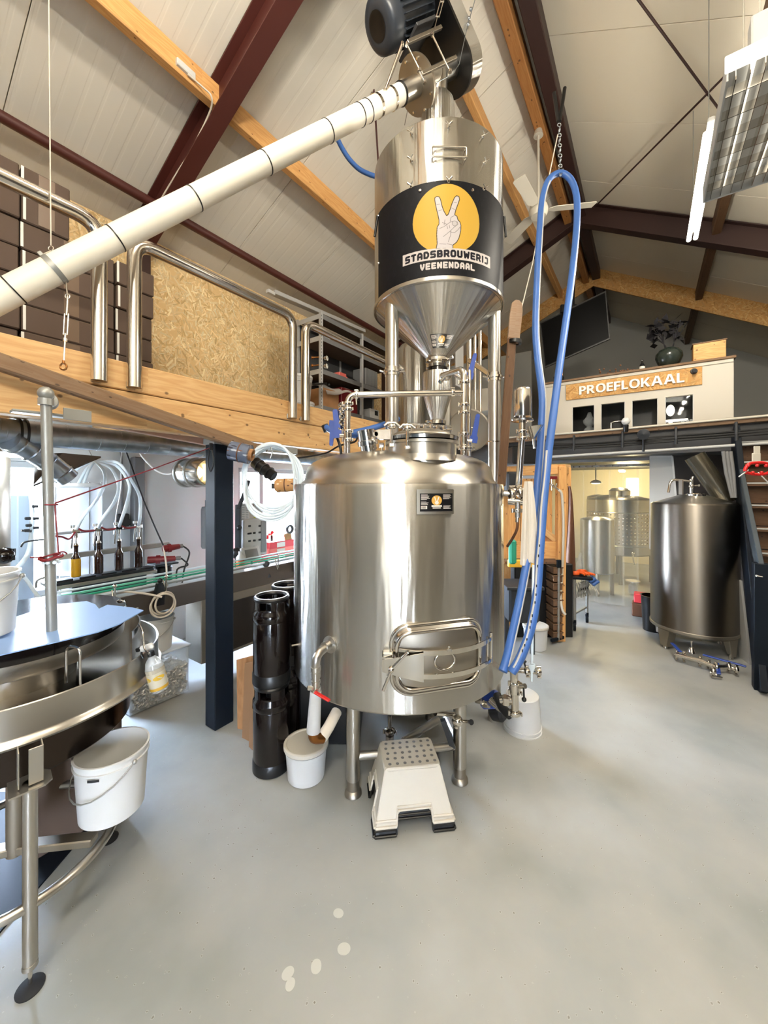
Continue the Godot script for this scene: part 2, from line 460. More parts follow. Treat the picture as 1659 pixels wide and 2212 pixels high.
func materials():
	var pine := wood_tex(3, Color(0.90, 0.735, 0.50), Color(0.79, 0.585, 0.345), 13)
	mat("pine", Color(0.93, 0.93, 0.95), 0.55, 0, pine, Vector3(0.9, 2.6, 1))
	mat("pine_orange", Color(0.95, 0.90, 0.84), 0.6, 0, pine, Vector3(1.1, 3.4, 1))
	mat("old_wood", Color(0.56, 0.56, 0.64), 0.75, 0, pine, Vector3(1.2, 5, 1))
	mat("paddle_wood", Color(0.68, 0.70, 0.84), 0.6, 0, pine, Vector3(1.2, 5, 1)); mat("tread_wood", Color(0.44, 0.40, 0.41), 0.7, 0, pine, Vector3(1.2, 4, 1))
	mat("osb", Color.WHITE, 0.7, 0, osb_tex(5), Vector3(0.68, 0.68, 1)); mat("osb_brown", Color(0.84, 0.74, 0.60), 0.75, 0, M["osb"].albedo_texture, Vector3(0.68, 0.68, 1)); mat("letter_white", Color(0.92, 0.91, 0.88), 0.5); mat("steel_brown", Color(0.50, 0.465, 0.435), 0.42, 1.0)
	var fl := mat("floor", Color.WHITE, 0.42, 0, noise_tex(512, 0.009, [Color(0.55, 0.56, 0.545), Color(0.59, 0.595, 0.58), Color(0.615, 0.615, 0.595), Color(0.635, 0.64, 0.625)], 4, 5))
	fl.uv1_triplanar = true; fl.uv1_world_triplanar = true; fl.uv1_scale = Vector3(0.27, 0.27, 0.27); fl.metallic_specular = 0.4
	var spk := Image.create(512, 512, false, Image.FORMAT_RGBA8); spk.fill(Color(1, 1, 1, 0))
	for k in 330: disc(spk, Vector2(rng.randf() * 512, rng.randf() * 512), rng.randf_range(0.5, 1.7), Color(0.42, 0.40, 0.36, rng.randf_range(0.3, 0.9)))
	fl.detail_enabled = true; fl.detail_albedo = ImageTexture.create_from_image(spk); fl.detail_uv_layer = BaseMaterial3D.DETAIL_UV_2
	fl.uv2_triplanar = true; fl.uv2_world_triplanar = true; fl.uv2_scale = Vector3(0.75, 0.75, 0.75)
	var rib := Image.create(4, 256, false, Image.FORMAT_RGB8)
	for y in 256:
		var f := fposmod(y / 256.0 * 9.0, 1.0); var h := 1.0 if f < 0.8 else 0.2
		for x in 4: rib.set_pixel(x, y, Color(h, h, h))
	var ce := mat("ceiling_panel", Color(0.87, 0.845, 0.79), 0.6)
	ce.heightmap_enabled = true; ce.heightmap_texture = ImageTexture.create_from_image(rib); ce.heightmap_scale = 0.12
	mat("panel_plain", Color(0.90, 0.865, 0.79), 0.6)
	mat("paint_patch", Color(0.715, 0.715, 0.685), 0.5)
	mat("shelf_brown", Color(0.40, 0.32, 0.25), 0.7); mat("pine_brown", Color(0.72, 0.62, 0.52), 0.6, 0, pine, Vector3(1.0, 3.4, 1)); brushed("tank_steel", Color(0.50, 0.475, 0.44), 0.42, -0.8); brushed("cold_steel", Color(0.66, 0.64, 0.60), 0.34, -0.8); mat("foil", Color(0.34, 0.32, 0.27), 0.26, 0.7); mat("dark_wall", Color(0.22, 0.20, 0.185), 0.7); mat("cold_cream", Color(0.90, 0.86, 0.74), 0.6); mat("amber_dark", Color(0.03, 0.04, 0.07), 0.08)
	var bp := mat("bag_plastic", Color(0.85, 0.83, 0.80, 0.55), 0.3); bp.transparency = BaseMaterial3D.TRANSPARENCY_ALPHA
	mat("dark_mirror", Color(0.26, 0.23, 0.21), 0.22, 1.0); mat("dark_panel", Color(0.22, 0.20, 0.19), 0.4, 0.6); mat("sheet_grey", Color(0.72, 0.79, 0.86), 0.4); mat("dark_pink", Color(0.80, 0.22, 0.24), 0.5); mat("cap_metal", Color(0.80, 0.79, 0.77), 0.35, 0.85); mat("pink_beige", Color(0.70, 0.55, 0.47), 0.6)
	var im := Image.create(128, 128, false, Image.FORMAT_RGB8); im.fill(Color(0.92, 0.89, 0.80))
	for k in 4:
		var o := Vector2(16 + k * 32, 68); disc(im, o, 13, Color(0.95, 0.78, 0.2)); line(im, [o + Vector2(-2, 6), o + Vector2(6, -8)], 3, Color(0.9, 0.88, 0.85))
	im.fill_rect(Rect2i(0, 0, 128, 16), Color(0.92, 0.72, 0.2))
	for k in 6: im.fill_rect(Rect2i(4, 98 + k * 4, 120, 1), Color(0.5, 0.46, 0.4))
	mat("bottle_label", Color(0.74, 0.74, 0.74), 0.5, 0, ImageTexture.create_from_image(im), Vector3(0.33, 10.0, 1))
	im = Image.create(96, 64, false, Image.FORMAT_RGB8); im.fill(Color(0.72, 0.70, 0.66)); im.fill_rect(Rect2i(4, 40, 88, 18), Color(0.2, 0.19, 0.18)); im.fill_rect(Rect2i(6, 6, 26, 9), Color(0.2, 0.19, 0.18))
	for k in 3: im.fill_rect(Rect2i(6, 20 + k * 6, 80, 1), Color(0.3, 0.3, 0.3))
	mat("rating_plate", Color.WHITE, 0.4, 0, ImageTexture.create_from_image(im))
	im = Image.create(128, 128, false, Image.FORMAT_RGB8); im.fill(Color(0.78, 0.78, 0.76)); im.fill_rect(Rect2i(0, 0, 48, 128), Color(0.9, 0.92, 0.93))
	for k in 14: im.fill_rect(Rect2i(4, 8 + k * 8, 16, 3), Color(0.6, 0.66, 0.68)); im.fill_rect(Rect2i(25, 8 + k * 8, 18, 3), Color(0.62, 0.68, 0.7))
	disc(im, Vector2(92, 78), 20, Color(0.76, 0.80, 0.24)); line(im, [Vector2(58, 126), Vector2(70, 96), Vector2(96, 84)], 7, Color(0.28, 0.26, 0.24)); im.fill_rect(Rect2i(56, 8, 20, 8), Color(0.5, 0.3, 0.3)); im.fill_rect(Rect2i(86, 8, 18, 6), Color(0.3, 0.3, 0.3))
	mat("calendar", Color.WHITE, 0.6, 0, ImageTexture.create_from_image(im))
	im = Image.create(256, 64, false, Image.FORMAT_RGB8); im.fill(Color(0.42, 0.46, 0.54))
	for k in 20: disc(im, Vector2(rng.randf() * 256, rng.randf() * 64), rng.randf_range(3, 9), [Color(0.75, 0.78, 0.82), Color(0.25, 0.25, 0.3), Color(0.5, 0.35, 0.3)][k % 3])
	mat("label_silver", Color.WHITE, 0.25, 0.4, ImageTexture.create_from_image(im), Vector3(0.6, 4, 1))
	im = Image.create(256, 64, false, Image.FORMAT_RGB8); im.fill(Color(0.75, 0.55, 0.34))
	for k in 14: im.fill_rect(Rect2i(rng.randi() % 240, rng.randi() % 56, 12, 4), [Color(0.9, 0.82, 0.7), Color(0.4, 0.25, 0.15)][k % 2])
	mat("label_tan", Color.WHITE, 0.5, 0, ImageTexture.create_from_image(im), Vector3(0.6, 4, 1))
	mat("wall_white", Color(0.83, 0.84, 0.83), 0.75)
	mat("wall_grey", Color(0.66, 0.66, 0.64), 0.8)
	mat("cream", Color(0.76, 0.735, 0.68), 0.6)
	mat("red_steel", Color(0.30, 0.13, 0.10), 0.5); mat("dark_steel", Color(0.20, 0.11, 0.09), 0.5)
	mat("navy", Color(0.06, 0.085, 0.115), 0.5); mat("slate", Color(0.20, 0.235, 0.26), 0.55)
	brushed("steel", Color(0.78, 0.77, 0.745), 0.27, -1.0)
	var wave := M["steel"] as StandardMaterial3D
	wave.heightmap_enabled = true; wave.heightmap_texture = noise_tex(256, 0.02, [Color.BLACK, Color.WHITE], 12, 3, 2.6, 0.32); wave.heightmap_scale = 0.20; wave.uv1_scale = Vector3(1, 0.55, 1)
	brushed("steel_satin", Color(0.76, 0.745, 0.715), 0.30, -0.7)
	mat("steel_dull", Color(0.66, 0.63, 0.58), 0.42, 1.0)
	mat("chrome", Color(0.86, 0.84, 0.81), 0.12, 1.0)
	mat("tube_steel", Color(0.84, 0.82, 0.79), 0.17, 1.0)
	mat("galvanised", Color(0.74, 0.77, 0.80), 0.33, 1.0, noise_tex(256, 0.05, [Color(0.88, 0.89, 0.90), Color(1.0, 1.0, 1.0)], 8, 2))
	mat("zinc_grey", Color(0.60, 0.60, 0.58), 0.45, 0.6)
	mat("black", Color(0.035, 0.035, 0.04), 0.35); mat("black_gloss", Color(0.06, 0.038, 0.034), 0.12); mat("rubber", Color(0.05, 0.05, 0.055), 0.7)
	mat("charcoal", Color(0.12, 0.13, 0.145), 0.45); mat("motor", Color(0.17, 0.19, 0.22), 0.38)
	mat("white", Color(0.78, 0.78, 0.77), 0.4); mat("offwhite", Color(0.77, 0.745, 0.69), 0.45); mat("pvc", Color(0.93, 0.90, 0.83), 0.4)
	M["navy"].metallic_specular = 0.25
	mat("light_grey", Color(0.70, 0.70, 0.69), 0.5); mat("mid_grey", Color(0.45, 0.45, 0.45), 0.5); mat("dark_grey", Color(0.24, 0.24, 0.245), 0.5)
	mat("blue", Color(0.13, 0.25, 0.56), 0.4); mat("hose_blue", Color(0.22, 0.38, 0.64), 0.42); mat("sheet_blue", Color(0.50, 0.62, 0.80), 0.35)
	mat("red", Color(0.74, 0.08, 0.08), 0.4); mat("dark_red", Color(0.42, 0.04, 0.07), 0.45); mat("pink_red", Color(0.86, 0.42, 0.38), 0.5)
	mat("orange", Color(0.94, 0.38, 0.10), 0.55); mat("yellow", Color(0.90, 0.74, 0.20), 0.5); mat("green", Color(0.16, 0.58, 0.46), 0.5); mat("mint", Color(0.42, 0.74, 0.64), 0.5)
	mat("cardboard", Color(0.64, 0.47, 0.31), 0.85, 0, noise_tex(128, 0.03, [Color(0.88, 0.86, 0.84), Color(1, 1, 1)], 2, 3)); mat("brown_carton", Color(0.335, 0.27, 0.225), 0.8); mat("tape", Color(0.43, 0.345, 0.27), 0.4)
	mat("cloth", Color(0.85, 0.82, 0.77), 0.9); mat("leather", Color(0.36, 0.22, 0.13), 0.6)
	mat("string", Color(0.80, 0.76, 0.70), 0.6); mat("paper", Color(0.90, 0.89, 0.86), 0.7); mat("gold", Color(0.90, 0.68, 0.16), 0.5)
	mat("vase", Color(0.15, 0.18, 0.16), 0.2); mat("dried", Color(0.10, 0.09, 0.105), 0.9); mat("nuts", Color(0.45, 0.30, 0.20), 0.7)
	mat("cardboard_plain", Color(0.50, 0.37, 0.25), 0.85); mat("brass", Color(0.60, 0.40, 0.22), 0.3, 1.0)
	var g := mat("pane", Color(0.93, 0.97, 1.0, 0.06), 0.02); g.transparency = BaseMaterial3D.TRANSPARENCY_ALPHA
	g = mat("bar_pane", Color(0.04, 0.05, 0.06, 0.05), 0.02); g.transparency = BaseMaterial3D.TRANSPARENCY_ALPHA; g.metallic_specular = 0.14
	g = mat("dark_pane", Color(0.012, 0.012, 0.014), 0.3); g.metallic_specular = 0.2
	g = mat("clear_plastic", Color(0.90, 0.93, 0.95, 0.28), 0.12); g.transparency = BaseMaterial3D.TRANSPARENCY_ALPHA
	g = mat("strip_pvc", Color(0.93, 0.92, 0.84, 0.08), 0.08); g.transparency = BaseMaterial3D.TRANSPARENCY_ALPHA
	g = mat("milky", Color(0.90, 0.92, 0.94, 0.62), 0.3); g.transparency = BaseMaterial3D.TRANSPARENCY_ALPHA
	g = mat("hose_clear", Color(0.86, 0.91, 0.94), 0.3); g.backlight_enabled = true; g.backlight = Color(0.3, 0.33, 0.35)
	g = mat("amber_glass", Color(0.12, 0.055, 0.025), 0.06); g = mat("gold_glass", Color(0.62, 0.46, 0.05), 0.08); g.backlight_enabled = true; g.backlight = Color(0.5, 0.38, 0.05)
	glow("lamp_tube", Color(1.0, 0.98, 0.92), 9.0); glow("lamp_strip", Color(1.0, 0.97, 0.90), 1.6); glow("lamp_cool", Color(0.92, 0.97, 1.0), 4.0); glow("lamp_warm", Color(1.0, 0.93, 0.72), 4.0)

# ---------- setting ----------
func lamp(called: String, p: Vector3, size: Vector2, e: float, c: Color, down := Vector3.DOWN):
	var l := AreaLight3D.new(); l.name = called; l.area_size = size; l.light_energy = e; l.light_color = c; l.shadow_enabled = true
	l.area_range = 40.0; l.area_attenuation = 2.0
	var z := -down.normalized(); var x := UU if absf(UU.dot(z)) < 0.9 else NN
	x = (x - z * x.dot(z)).normalized()
	add_child(l); l.transform = Transform3D(Basis(x, z.cross(x), z), p)
const U0 := -4.2
const U1 := 10.6
const NL := -4.3
const NR := 2.62
const EL := 4.29
const ER := 3.89
const RN := -0.847
const RY := 5.83
func setting():
	var m := MB.new(); uno(m, U0 - 0.2, U1 + 0.2, NL - 0.2, NR + 0.2, -0.12, 0.0); struct(m, "floor", "floor", "pale grey-beige seamless resin floor")
	# the left wall with its two window openings; upper half clad in boards
	m = MB.new(); var n0 := NL - 0.2
	for b in [[U0 - 0.2, 0.5, 0.0, 4.5], [0.5, 1.17, 0.0, 0.75], [0.5, 1.17, 1.92, 4.5], [1.17, 2.97, 0.0, 4.5], [2.97, 4.75, 0.0, 0.7], [2.97, 4.75, 1.95, 4.5], [4.75, U1 + 0.2, 0.0, 4.5]]:
		uno(m, b[0], b[1], n0, NL, b[2], b[3])
	struct(m, "wall_left", "wall_white")
	var k := 0
	for w in [[0.5, 1.17, 0.75, 1.92], [2.97, 4.75, 0.7, 1.95]]:
		k += 1
		var fr := MB.new()
		for q in [[w[0], w[0] + 0.06, w[2], w[3]], [w[1] - 0.06, w[1], w[2], w[3]], [w[0], w[1], w[2], w[2] + 0.06], [w[0], w[1], w[3] - 0.06, w[3]]]: uno(fr, q[0], q[1], NL - 0.1, NL - 0.04, q[2], q[3], 0.008)
		if k == 2: uno(fr, 3.32, 3.39, NL - 0.1, NL - 0.04, w[2], w[3], 0.008)
		var o := struct(fr, "window_%d" % k, "light_grey")
		var pn := MB.new(); uno(pn, w[0] + 0.03, w[1] - 0.03, NL - 0.075, NL - 0.067, w[2] + 0.03, w[3] - 0.03); part(pn, "pane", "pane", o)
	m = MB.new(); uno(m, U0 - 0.2, -3.85, NR, NR + 0.2, 0, 4.2); uno(m, -3.85, -3.05, NR, NR + 0.2, 2.25, 4.2); uno(m, -3.05, U1 + 0.2, NR, NR + 0.2, 0, 4.2); struct(m, "wall_right", "cream")
	m = MB.new()
	for q in [[-3.85, -3.79], [-3.11, -3.05]]: uno(m, q[0], q[1], NR + 0.05, NR + 0.11, 0, 2.25, 0.006)
	uno(m, -3.85, -3.05, NR + 0.05, NR + 0.11, 2.19, 2.25, 0.006); uno(m, -3.85, -3.05, NR + 0.05, NR + 0.11, 0, 0.12, 0.006); var gd := struct(m, "door_2", "light_grey", "glazed door behind the place of the photograph"); m = MB.new(); uno(m, -3.8, -3.1, NR + 0.07, NR + 0.078, 0.1, 2.2); part(m, "pane", "pane", gd)
	m = MB.new(); uno(m, -2.9, 4.1, NR - 0.03, NR, 0, 3.1); struct(m, "trim_8", "dark_wall", "dark cladding on the lower right wall")
	m = MB.new()
	for j in 12: uno(m, U0, U0 + 0.05, -3.4, 1.2, j * 0.25, j * 0.25 + 0.245, 0.01)
	struct(m, "door_3", "slate", "dark roller door in the rear wall")
	m = MB.new(); m.prism(PackedVector2Array([Vector2(NL - 0.2, 0), Vector2(NR + 0.2, 0), Vector2(NR + 0.2, ER), Vector2(RN, RY + 0.1), Vector2(NL - 0.2, EL)]), 0.2, Transform3D(Basis(NN, Vector3.UP, UU), UU * U1)); struct(m, "wall_back", "wall_grey")
	m = MB.new(); m.prism(PackedVector2Array([Vector2(NL - 0.2, 0), Vector2(NR + 0.2, 0), Vector2(NR + 0.2, ER), Vector2(RN, RY + 0.1), Vector2(NL - 0.2, EL)]), 0.2, Transform3D(Basis(NN, Vector3.UP, UU), UU * (U0 - 0.2))); struct(m, "wall_rear", "wall_white")
	# boards on the upper left wall
	m = MB.new()
	uno(m, U0, U1, NL, NL + 0.01, 2.4, EL); var osb := struct(m, "trim_1", "osb", "strand board cladding above the gallery floor")
	for j in 12:
		m = MB.new(); uno(m, U0 + j * 1.22, U0 + (j + 1) * 1.22 - 0.004, NL + 0.01, NL + 0.028, 2.42, EL - 0.02); part(m, "panel", "osb", osb)
	# cladding joint pilaster on the lower wall, between the windows
	m = MB.new(); var q := onn(297, 1190, NL + 0.05); uno(m, un(q).x - 0.05, un(q).x + 0.05, NL, NL + 0.1, 0, 2.0, 0.01); struct(m, "trim_2", "mid_grey", "grey steel column on the white wall")

func roof():
	var root := Node3D.new(); root.name = "ceiling"; root.set_meta("kind", "structure"); add_child(root)
	var m := MB.new()
	for s in [[NL - 0.25, EL - 0.11, RN, RY + 0.0], [RN, RY, NR + 0.25, ER - 0.14]]:
		var a := W(U0 - 0.2, s[0], s[1]); var b := W(U0 - 0.2, s[2], s[3]); var len := UU * (U1 - U0 + 0.4)
		var nn := (b - a).cross(len).normalized(); if nn.y < 0: nn = -nn
		m.box((a + b + len) / 2 + nn * 0.16, Vector3((b - a).length(), 0.2, len.length()), Basis((b - a).normalized(), nn, UU))
	m.bar(W(U0 - 0.2, RN, RY + 0.16), W(U1 + 0.2, RN, RY + 0.16), 0.7, 0.2)
	part(m, "roof_slab", "panel_plain", root)
	for s in [[NL, EL, RN, RY], [RN, RY, NR, ER]]:
		for j in 15:
			var u := U0 + j * 0.987
			var a := W(u, s[0], s[1]); var b := W(u, s[2], s[3]); var e := UU * 0.982
			var nn := (b - a).cross(e).normalized(); if nn.y < 0: nn = -nn
			m = MB.new(); m.box((a + b + e) / 2 + nn * 0.03, Vector3((b - a).length(), 0.06, 0.982), Basis((b - a).normalized(), nn, UU), 0.003)
			part(m, "panel", "ceiling_panel" if s[0] < -2 else "panel_plain", root)

func ceil_y(n: float) -> float: return EL + (n - NL) * (RY - EL) / (RN - NL) if n < RN else RY + (n - RN) * (ER - RY) / (NR - RN)
func beam_between(called: String, a: Vector3, b: Vector3, w: float, h: float, mt, label: String, grp := "", upv := Vector3.UP):
	var m := MB.new(); m.bar(a, b, w, h, upv, 0.006)
	single(m, called, mt, label, "beam", a, grp)

func mezzanine():
	var t := thing("mezzanine_beam", "double pine beam along the edge of the left gallery floor", "beam", W(-4, -2.5, 2.04))
	var m := MB.new(); uno(m, U0 + 0.05, 5.6, -2.58, -2.477, 2.258, 2.42, 0.006); part(m, "board", "pine", t)
	m = MB.new(); uno(m, U0 + 0.05, 5.6, -2.57, -2.477, 2.045, 2.252, 0.006); part(m, "board", "pine", t)
	m = MB.new(); uno(m, U0, 5.65, NL + 0.03, -2.585, 2.30, 2.38); var fl := struct(m, "trim_3", "old_wood", "gallery floor on the left")
	for u in [-3.4, -2.6, -1.8, -1.0, -0.2, 0.6, 1.4, 2.2, 3.0, 3.8, 4.6, 5.4]:
		m = MB.new(); uno(m, u, u + 0.07, NL + 0.03, -2.585, 2.1, 2.3, 0.004); part(m, "joist", "pine", fl)
	# the gallery across the end, with the tasting room on it
	m = MB.new(); uno(m, 5.66, U1, -2.5, NR, 2.1, 2.4); uno(m, 5.66, U1, NL + 0.03, -2.5, 2.1, 2.4); struct(m, "trim_4", "dark_grey", "floor of the gallery across the end")
	m = MB.new(); m.bar(onu(1040, 957, 5.6), onu(1700, 899, 5.6), 0.06, 0.07, Vector3.UP, 0.005); single(m, "gallery_beam", "old_wood", "weathered beam along the gallery edge below the tasting room sign", "beam", onu(1040, 963, 5.6))
	# posts
	t = thing("post", "dark blue-grey painted square post left of the kettle", "post", W(1.6, -2.53, 0))
	m = MB.new(); uno(m, 1.526, 1.673, -2.60, -2.477, 0.0, 2.04, 0.006); part(m, "shaft", "navy", t)
	m = MB.new(); uno(m, 1.515, 1.684, -2.61, -2.47, 2.0, 2.043, 0.004)
	for u in [1.54, 1.65]: m.cyl(W(u, -2.475, 2.02), W(u, -2.46, 2.02), 0.012, 6)
	part(m, "bracket", "zinc_grey", t)
	# diagonal brace from the gallery to the post
	m = MB.new(); var a := onn(-60, 762, -2.40); var b := onn(556, 972, -2.40); m.bar(a, b, 0.06, 0.075, Vector3.UP, 0.008)
	single(m, "brace", "old_wood", "dark weathered timber brace slanting below the pine beam to the post", "beam", a)
	# steel hand rails standing on the beam
	var lab := ["polished steel hand rail before the stacked brown cartons", "polished steel hand rail before the strand board wall", "polished steel hand rail before the storage shelves"]
	var k := 0
	for r in [[-330, 214], [290, 632], [660, 1100]]:
		var nf := -2.43
		var p0 := onn(r[0], 1000, nf); var p1 := onn(r[1], 1000, nf); p0.y = 2.27; p1.y = 2.27
		var h := 0.845 if k == 0 else 0.845
		var pts := fillet([p0, p0 + Vector3(0, h, 0), p1 + Vector3(0, h, 0), p1], 0.11, 7)
		t = thing("hand_rail", lab[k], "railing", p0, "hand rails on the gallery beam"); k += 1
		m = MB.new(); m.tube(pts, 0.0375, 18); part(m, "rail", "tube_steel", t)
		for p in [p0, p1]:
			m = MB.new(); m.box(p + Vector3(0, 0.02, 0) - NN * 0.039, Vector3(0.05, 0.04, 0.016), BUN, 0.004); part(m, "fixing", "zinc_grey", t)
	# stacks of folded cartons on the gallery
	stack_of_cartons()

func stack_of_cartons():
	var u1 := un(onn(332, 700, -3.1)).x; var k := 0
	for row in ["lowest", "second", "third", "fourth", "fifth", "short sixth", "short topmost"]:
		var y := 2.475 + 0.166 * k; var ends := [-0.45, 0.155, 0.655, 1.155, u1] if k < 5 else [-0.45, 0.155, 0.655, 0.9]
		for j in ends.size() - 1:
			var c0: float = ends[j] + 0.006; var c1: float = ends[j + 1] - 0.006 + rng.randf_range(-0.004, 0.004)
			var t := thing("carton", "flat brown carton in the %s row behind the hand rail, %s" % [row, ["leftmost", "second from left", "third from left", "rightmost"][j]], "carton", W((c0 + c1) / 2, -3.3, y), "brown cartons stacked on the gallery")
			var f := -3.1 + rng.randf_range(-0.014, 0.014); var m := MB.new(); uno(m, c0, c1, -3.62, f, y + 0.002, y + 0.163, 0.006); part(m, "box", "brown_carton", t)
			m = MB.new(); var cu := lerpf(c0, c1, 0.5); uno(m, cu - 0.04, cu + 0.04, f, f + 0.003, y + 0.012, y + 0.154); part(m, "tape", "tape", t)
			if j > 1 and j < 4 and k < 5 or j == 2:
				m = MB.new(); uno(m, c0 - 0.004 + 0.01 * (k % 2), c0 + 0.009 + 0.01 * (k % 2), f - 0.001, f + 0.006, y + 0.01, y + 0.157); part(m, "label_edge", "paper", t)
		k += 1
	# pallet under them
	var t := thing("pallet", "dark low pallet under the brown cartons", "pallet", W(0.3, -3.3, 2.38))
	for n in [-3.6, -3.35, -3.12]:
		var m := MB.new(); uno(m, -0.5, u1 - 0.02, n, n + 0.08, 2.382, 2.47, 0.004); part(m, "slat", "old_wood", t)

# ---------- the brew kettle ----------
const KC := Vector3(0.09, 0, -2.466)
const KR := 0.652
const HC := Vector3(0.397, 0, -2.85)
const HR := 0.466
var label_tex: ImageTexture
var sticker_tex: ImageTexture
func V2s(a: Array) -> Array:
	var q := []
	for k in range(0, a.size(), 2): q.append(Vector2(a[k], a[k + 1]))
	return q
func make_prints():
	# the band: 1 px = 1 mm; x from -555, y from 3600 down
	var w := 1110; var h := 590
	var im := Image.create(w, h, false, Image.FORMAT_RGB8); im.fill(Color(0.075, 0.08, 0.10))
	var T := func(q: Array) -> Array:
		var o := []
		for p in q: o.append(Vector2(p.x + 555, 3605 - p.y))
		return o
	# faint rows of the same hand in the black
	for r in 9:
		for c in 17:
			var o := Vector2(30 + c * 66 + (r % 2) * 33, 25 + r * 68)
			line(im, [o + Vector2(-12, -18), o + Vector2(-4, 8)], 7, Color(0.10, 0.105, 0.125)); line(im, [o + Vector2(12, -18), o + Vector2(4, 8)], 7, Color(0.10, 0.105, 0.125)); disc(im, o + Vector2(0, 16), 12, Color(0.10, 0.105, 0.125))
	disc(im, Vector2(551, 239), 217, Color(0.90, 0.72, 0.29))
	var hand := V2s([-81, 3488, -80, 3502, -66, 3508, -52, 3502, -45, 3485, -35, 3441, -24, 3412, -8, 3384, 2, 3394, 13, 3423, 25, 3461, 41, 3499, 54, 3511, 69, 3508, 73, 3490, 63, 3460, 48, 3419, 42, 3393, 57, 3382, 62, 3363, 75, 3350, 82, 3330, 81, 3296, 69, 3249, 54, 3222, 31, 3203, 31, 3180, -72, 3183, -66, 3214, -69, 3272, -66, 3317, -55, 3334, -55, 3362, -61, 3391, -72, 3438])
	var hp: Array = T.call(hand); fill(im, hp, Color(0.88, 0.85, 0.83))
	var ink := Color(0.30, 0.25, 0.18); var grey := Color(0.58, 0.56, 0.54)
	line(im, hp + [hp[0]], 4.5, ink)
	for l in [[-69, 3456, -49, 3459], [-58, 3417, -35, 3423], [37, 3470, 54, 3468], [22, 3434, 44, 3423], [-52, 3307, -24, 3317, 16, 3346, 39, 3352, 60, 3348, 63, 3334, 39, 3315, 16, 3291, -12, 3268, -29, 3255], [13, 3349, 19, 3375, 42, 3387], [16, 3291, 22, 3280, 42, 3281, 63, 3300, 75, 3318], [16, 3291, 16, 3263, 2, 3222], [-52, 3212, -12, 3208], [-7, 3211, 28, 3203], [-35, 3344, -7, 3331], [-18, 3360, -24, 3326], [-7, 3323, -1, 3303], [8, 3326, 12, 3308]]:
		line(im, T.call(V2s(l)), 3.0, grey)
	disc(im, Vector2(597, 267), 17, grey); disc(im, Vector2(597, 267), 14, Color(0.84, 0.81, 0.79))
	var ivory := Color(0.90, 0.86, 0.82)
	fill(im, T.call(V2s([-293, 3190, -138, 3186, -12, 3183, 124, 3184, 310, 3188, 310, 3112, 124, 3114, -12, 3114, -138, 3116, -293, 3119])), ivory)
	type(im, "STADSBROUWERIJ", Vector2(563, 455), 47, 572, Color(0.09, 0.09, 0.13))
	type(im, "VEENENDAAL", Vector2(557, 526), 42, 356, ivory)
	label_tex = ImageTexture.create_from_image(im)
	im = Image.create(256, 144, false, Image.FORMAT_RGB8); im.fill(Color(0.05, 0.05, 0.06))
	disc(im, Vector2(128, 56), 40, Color(0.80, 0.62, 0.30))
	line(im, [Vector2(112, 30), Vector2(122, 62)], 8, ivory); line(im, [Vector2(144, 30), Vector2(133, 62)], 8, ivory); disc(im, Vector2(128, 74), 15, ivory)
	im.fill_rect(Rect2i(88, 94, 80, 13), ivory); im.fill_rect(Rect2i(96, 113, 64, 7), ivory)
	for r in 5: im.fill_rect(Rect2i(8, 10 + r * 9, [50, 62, 58, 66, 44][r], 4), ivory)
	for r in 4: im.fill_rect(Rect2i(8, 66 + r * 7, [40, 56, 48, 52][r], 3), ivory)
	im.fill_rect(Rect2i(8, 100, 46, 24), ivory)
	for r in 9: im.fill_rect(Rect2i(12 + r * 4, 103, 2, 18), Color(0.1, 0.1, 0.1))
	for r in 5: im.fill_rect(Rect2i(178, 10 + r * 8, [60, 66, 56, 66, 50][r], 3), ivory)
	for r in 3: im.fill_rect(Rect2i(180, 100 + r * 9, [58, 50, 62][r], 4), ivory)
	sticker_tex = ImageTexture.create_from_image(im)
	mat("band_print", Color(0.80, 0.80, 0.82), 0.5, 0, label_tex); mat("sticker", Color.WHITE, 0.3, 0, sticker_tex); M["band_print"].metallic_specular = 0.28

func wrapped(mb: MB, c: Vector3, r: float, a0: float, a1: float, y0: float, y1: float, r_top := -1.0, seg := 40):
	# a print bent round an upright cylinder (or cone)
	if r_top < 0: r_top = r
	var s := mb.v.size()
	for k in seg + 1:
		var f := float(k) / seg; var th := lerpf(a0, a1, f); var n := Vector3(sin(th), 0, cos(th))
		mb.p(ring(c, r, th, y0), n, Vector2(f, 1)); mb.p(ring(c, r_top, th, y1), n, Vector2(f, 0))
	for k in seg: mb.quad(s + k * 2, s + k * 2 + 2, s + k * 2 + 3, s + k * 2 + 1)
func clamp_ring(mb: MB, p: Vector3, ax: Vector3, r: float, w := 0.012):
	# a ferrule pair closed by a hinged clamp with its wing nut
	var f := frame(p, ax)
	mb.lathe([Vector2(r * 0.85, -w), Vector2(r * 1.22, -w * 0.8), Vector2(r * 1.35, 0), Vector2(r * 1.22, w * 0.8), Vector2(r * 0.85, w)], f, 18)
	var e := f * Vector3(r * 1.45, 0, 0)
	mb.cyl(e - f.basis.z * r * 0.5, e + f.basis.z * r * 0.6, 0.004, 6)
	mb.box(e + f.basis.z * r * 0.7, Vector3(0.006, 0.02, 0.012), f.basis, 0.002)
	mb.cyl(f * Vector3(-r * 1.4, -w, 0), f * Vector3(-r * 1.4, w, 0), 0.006, 8)

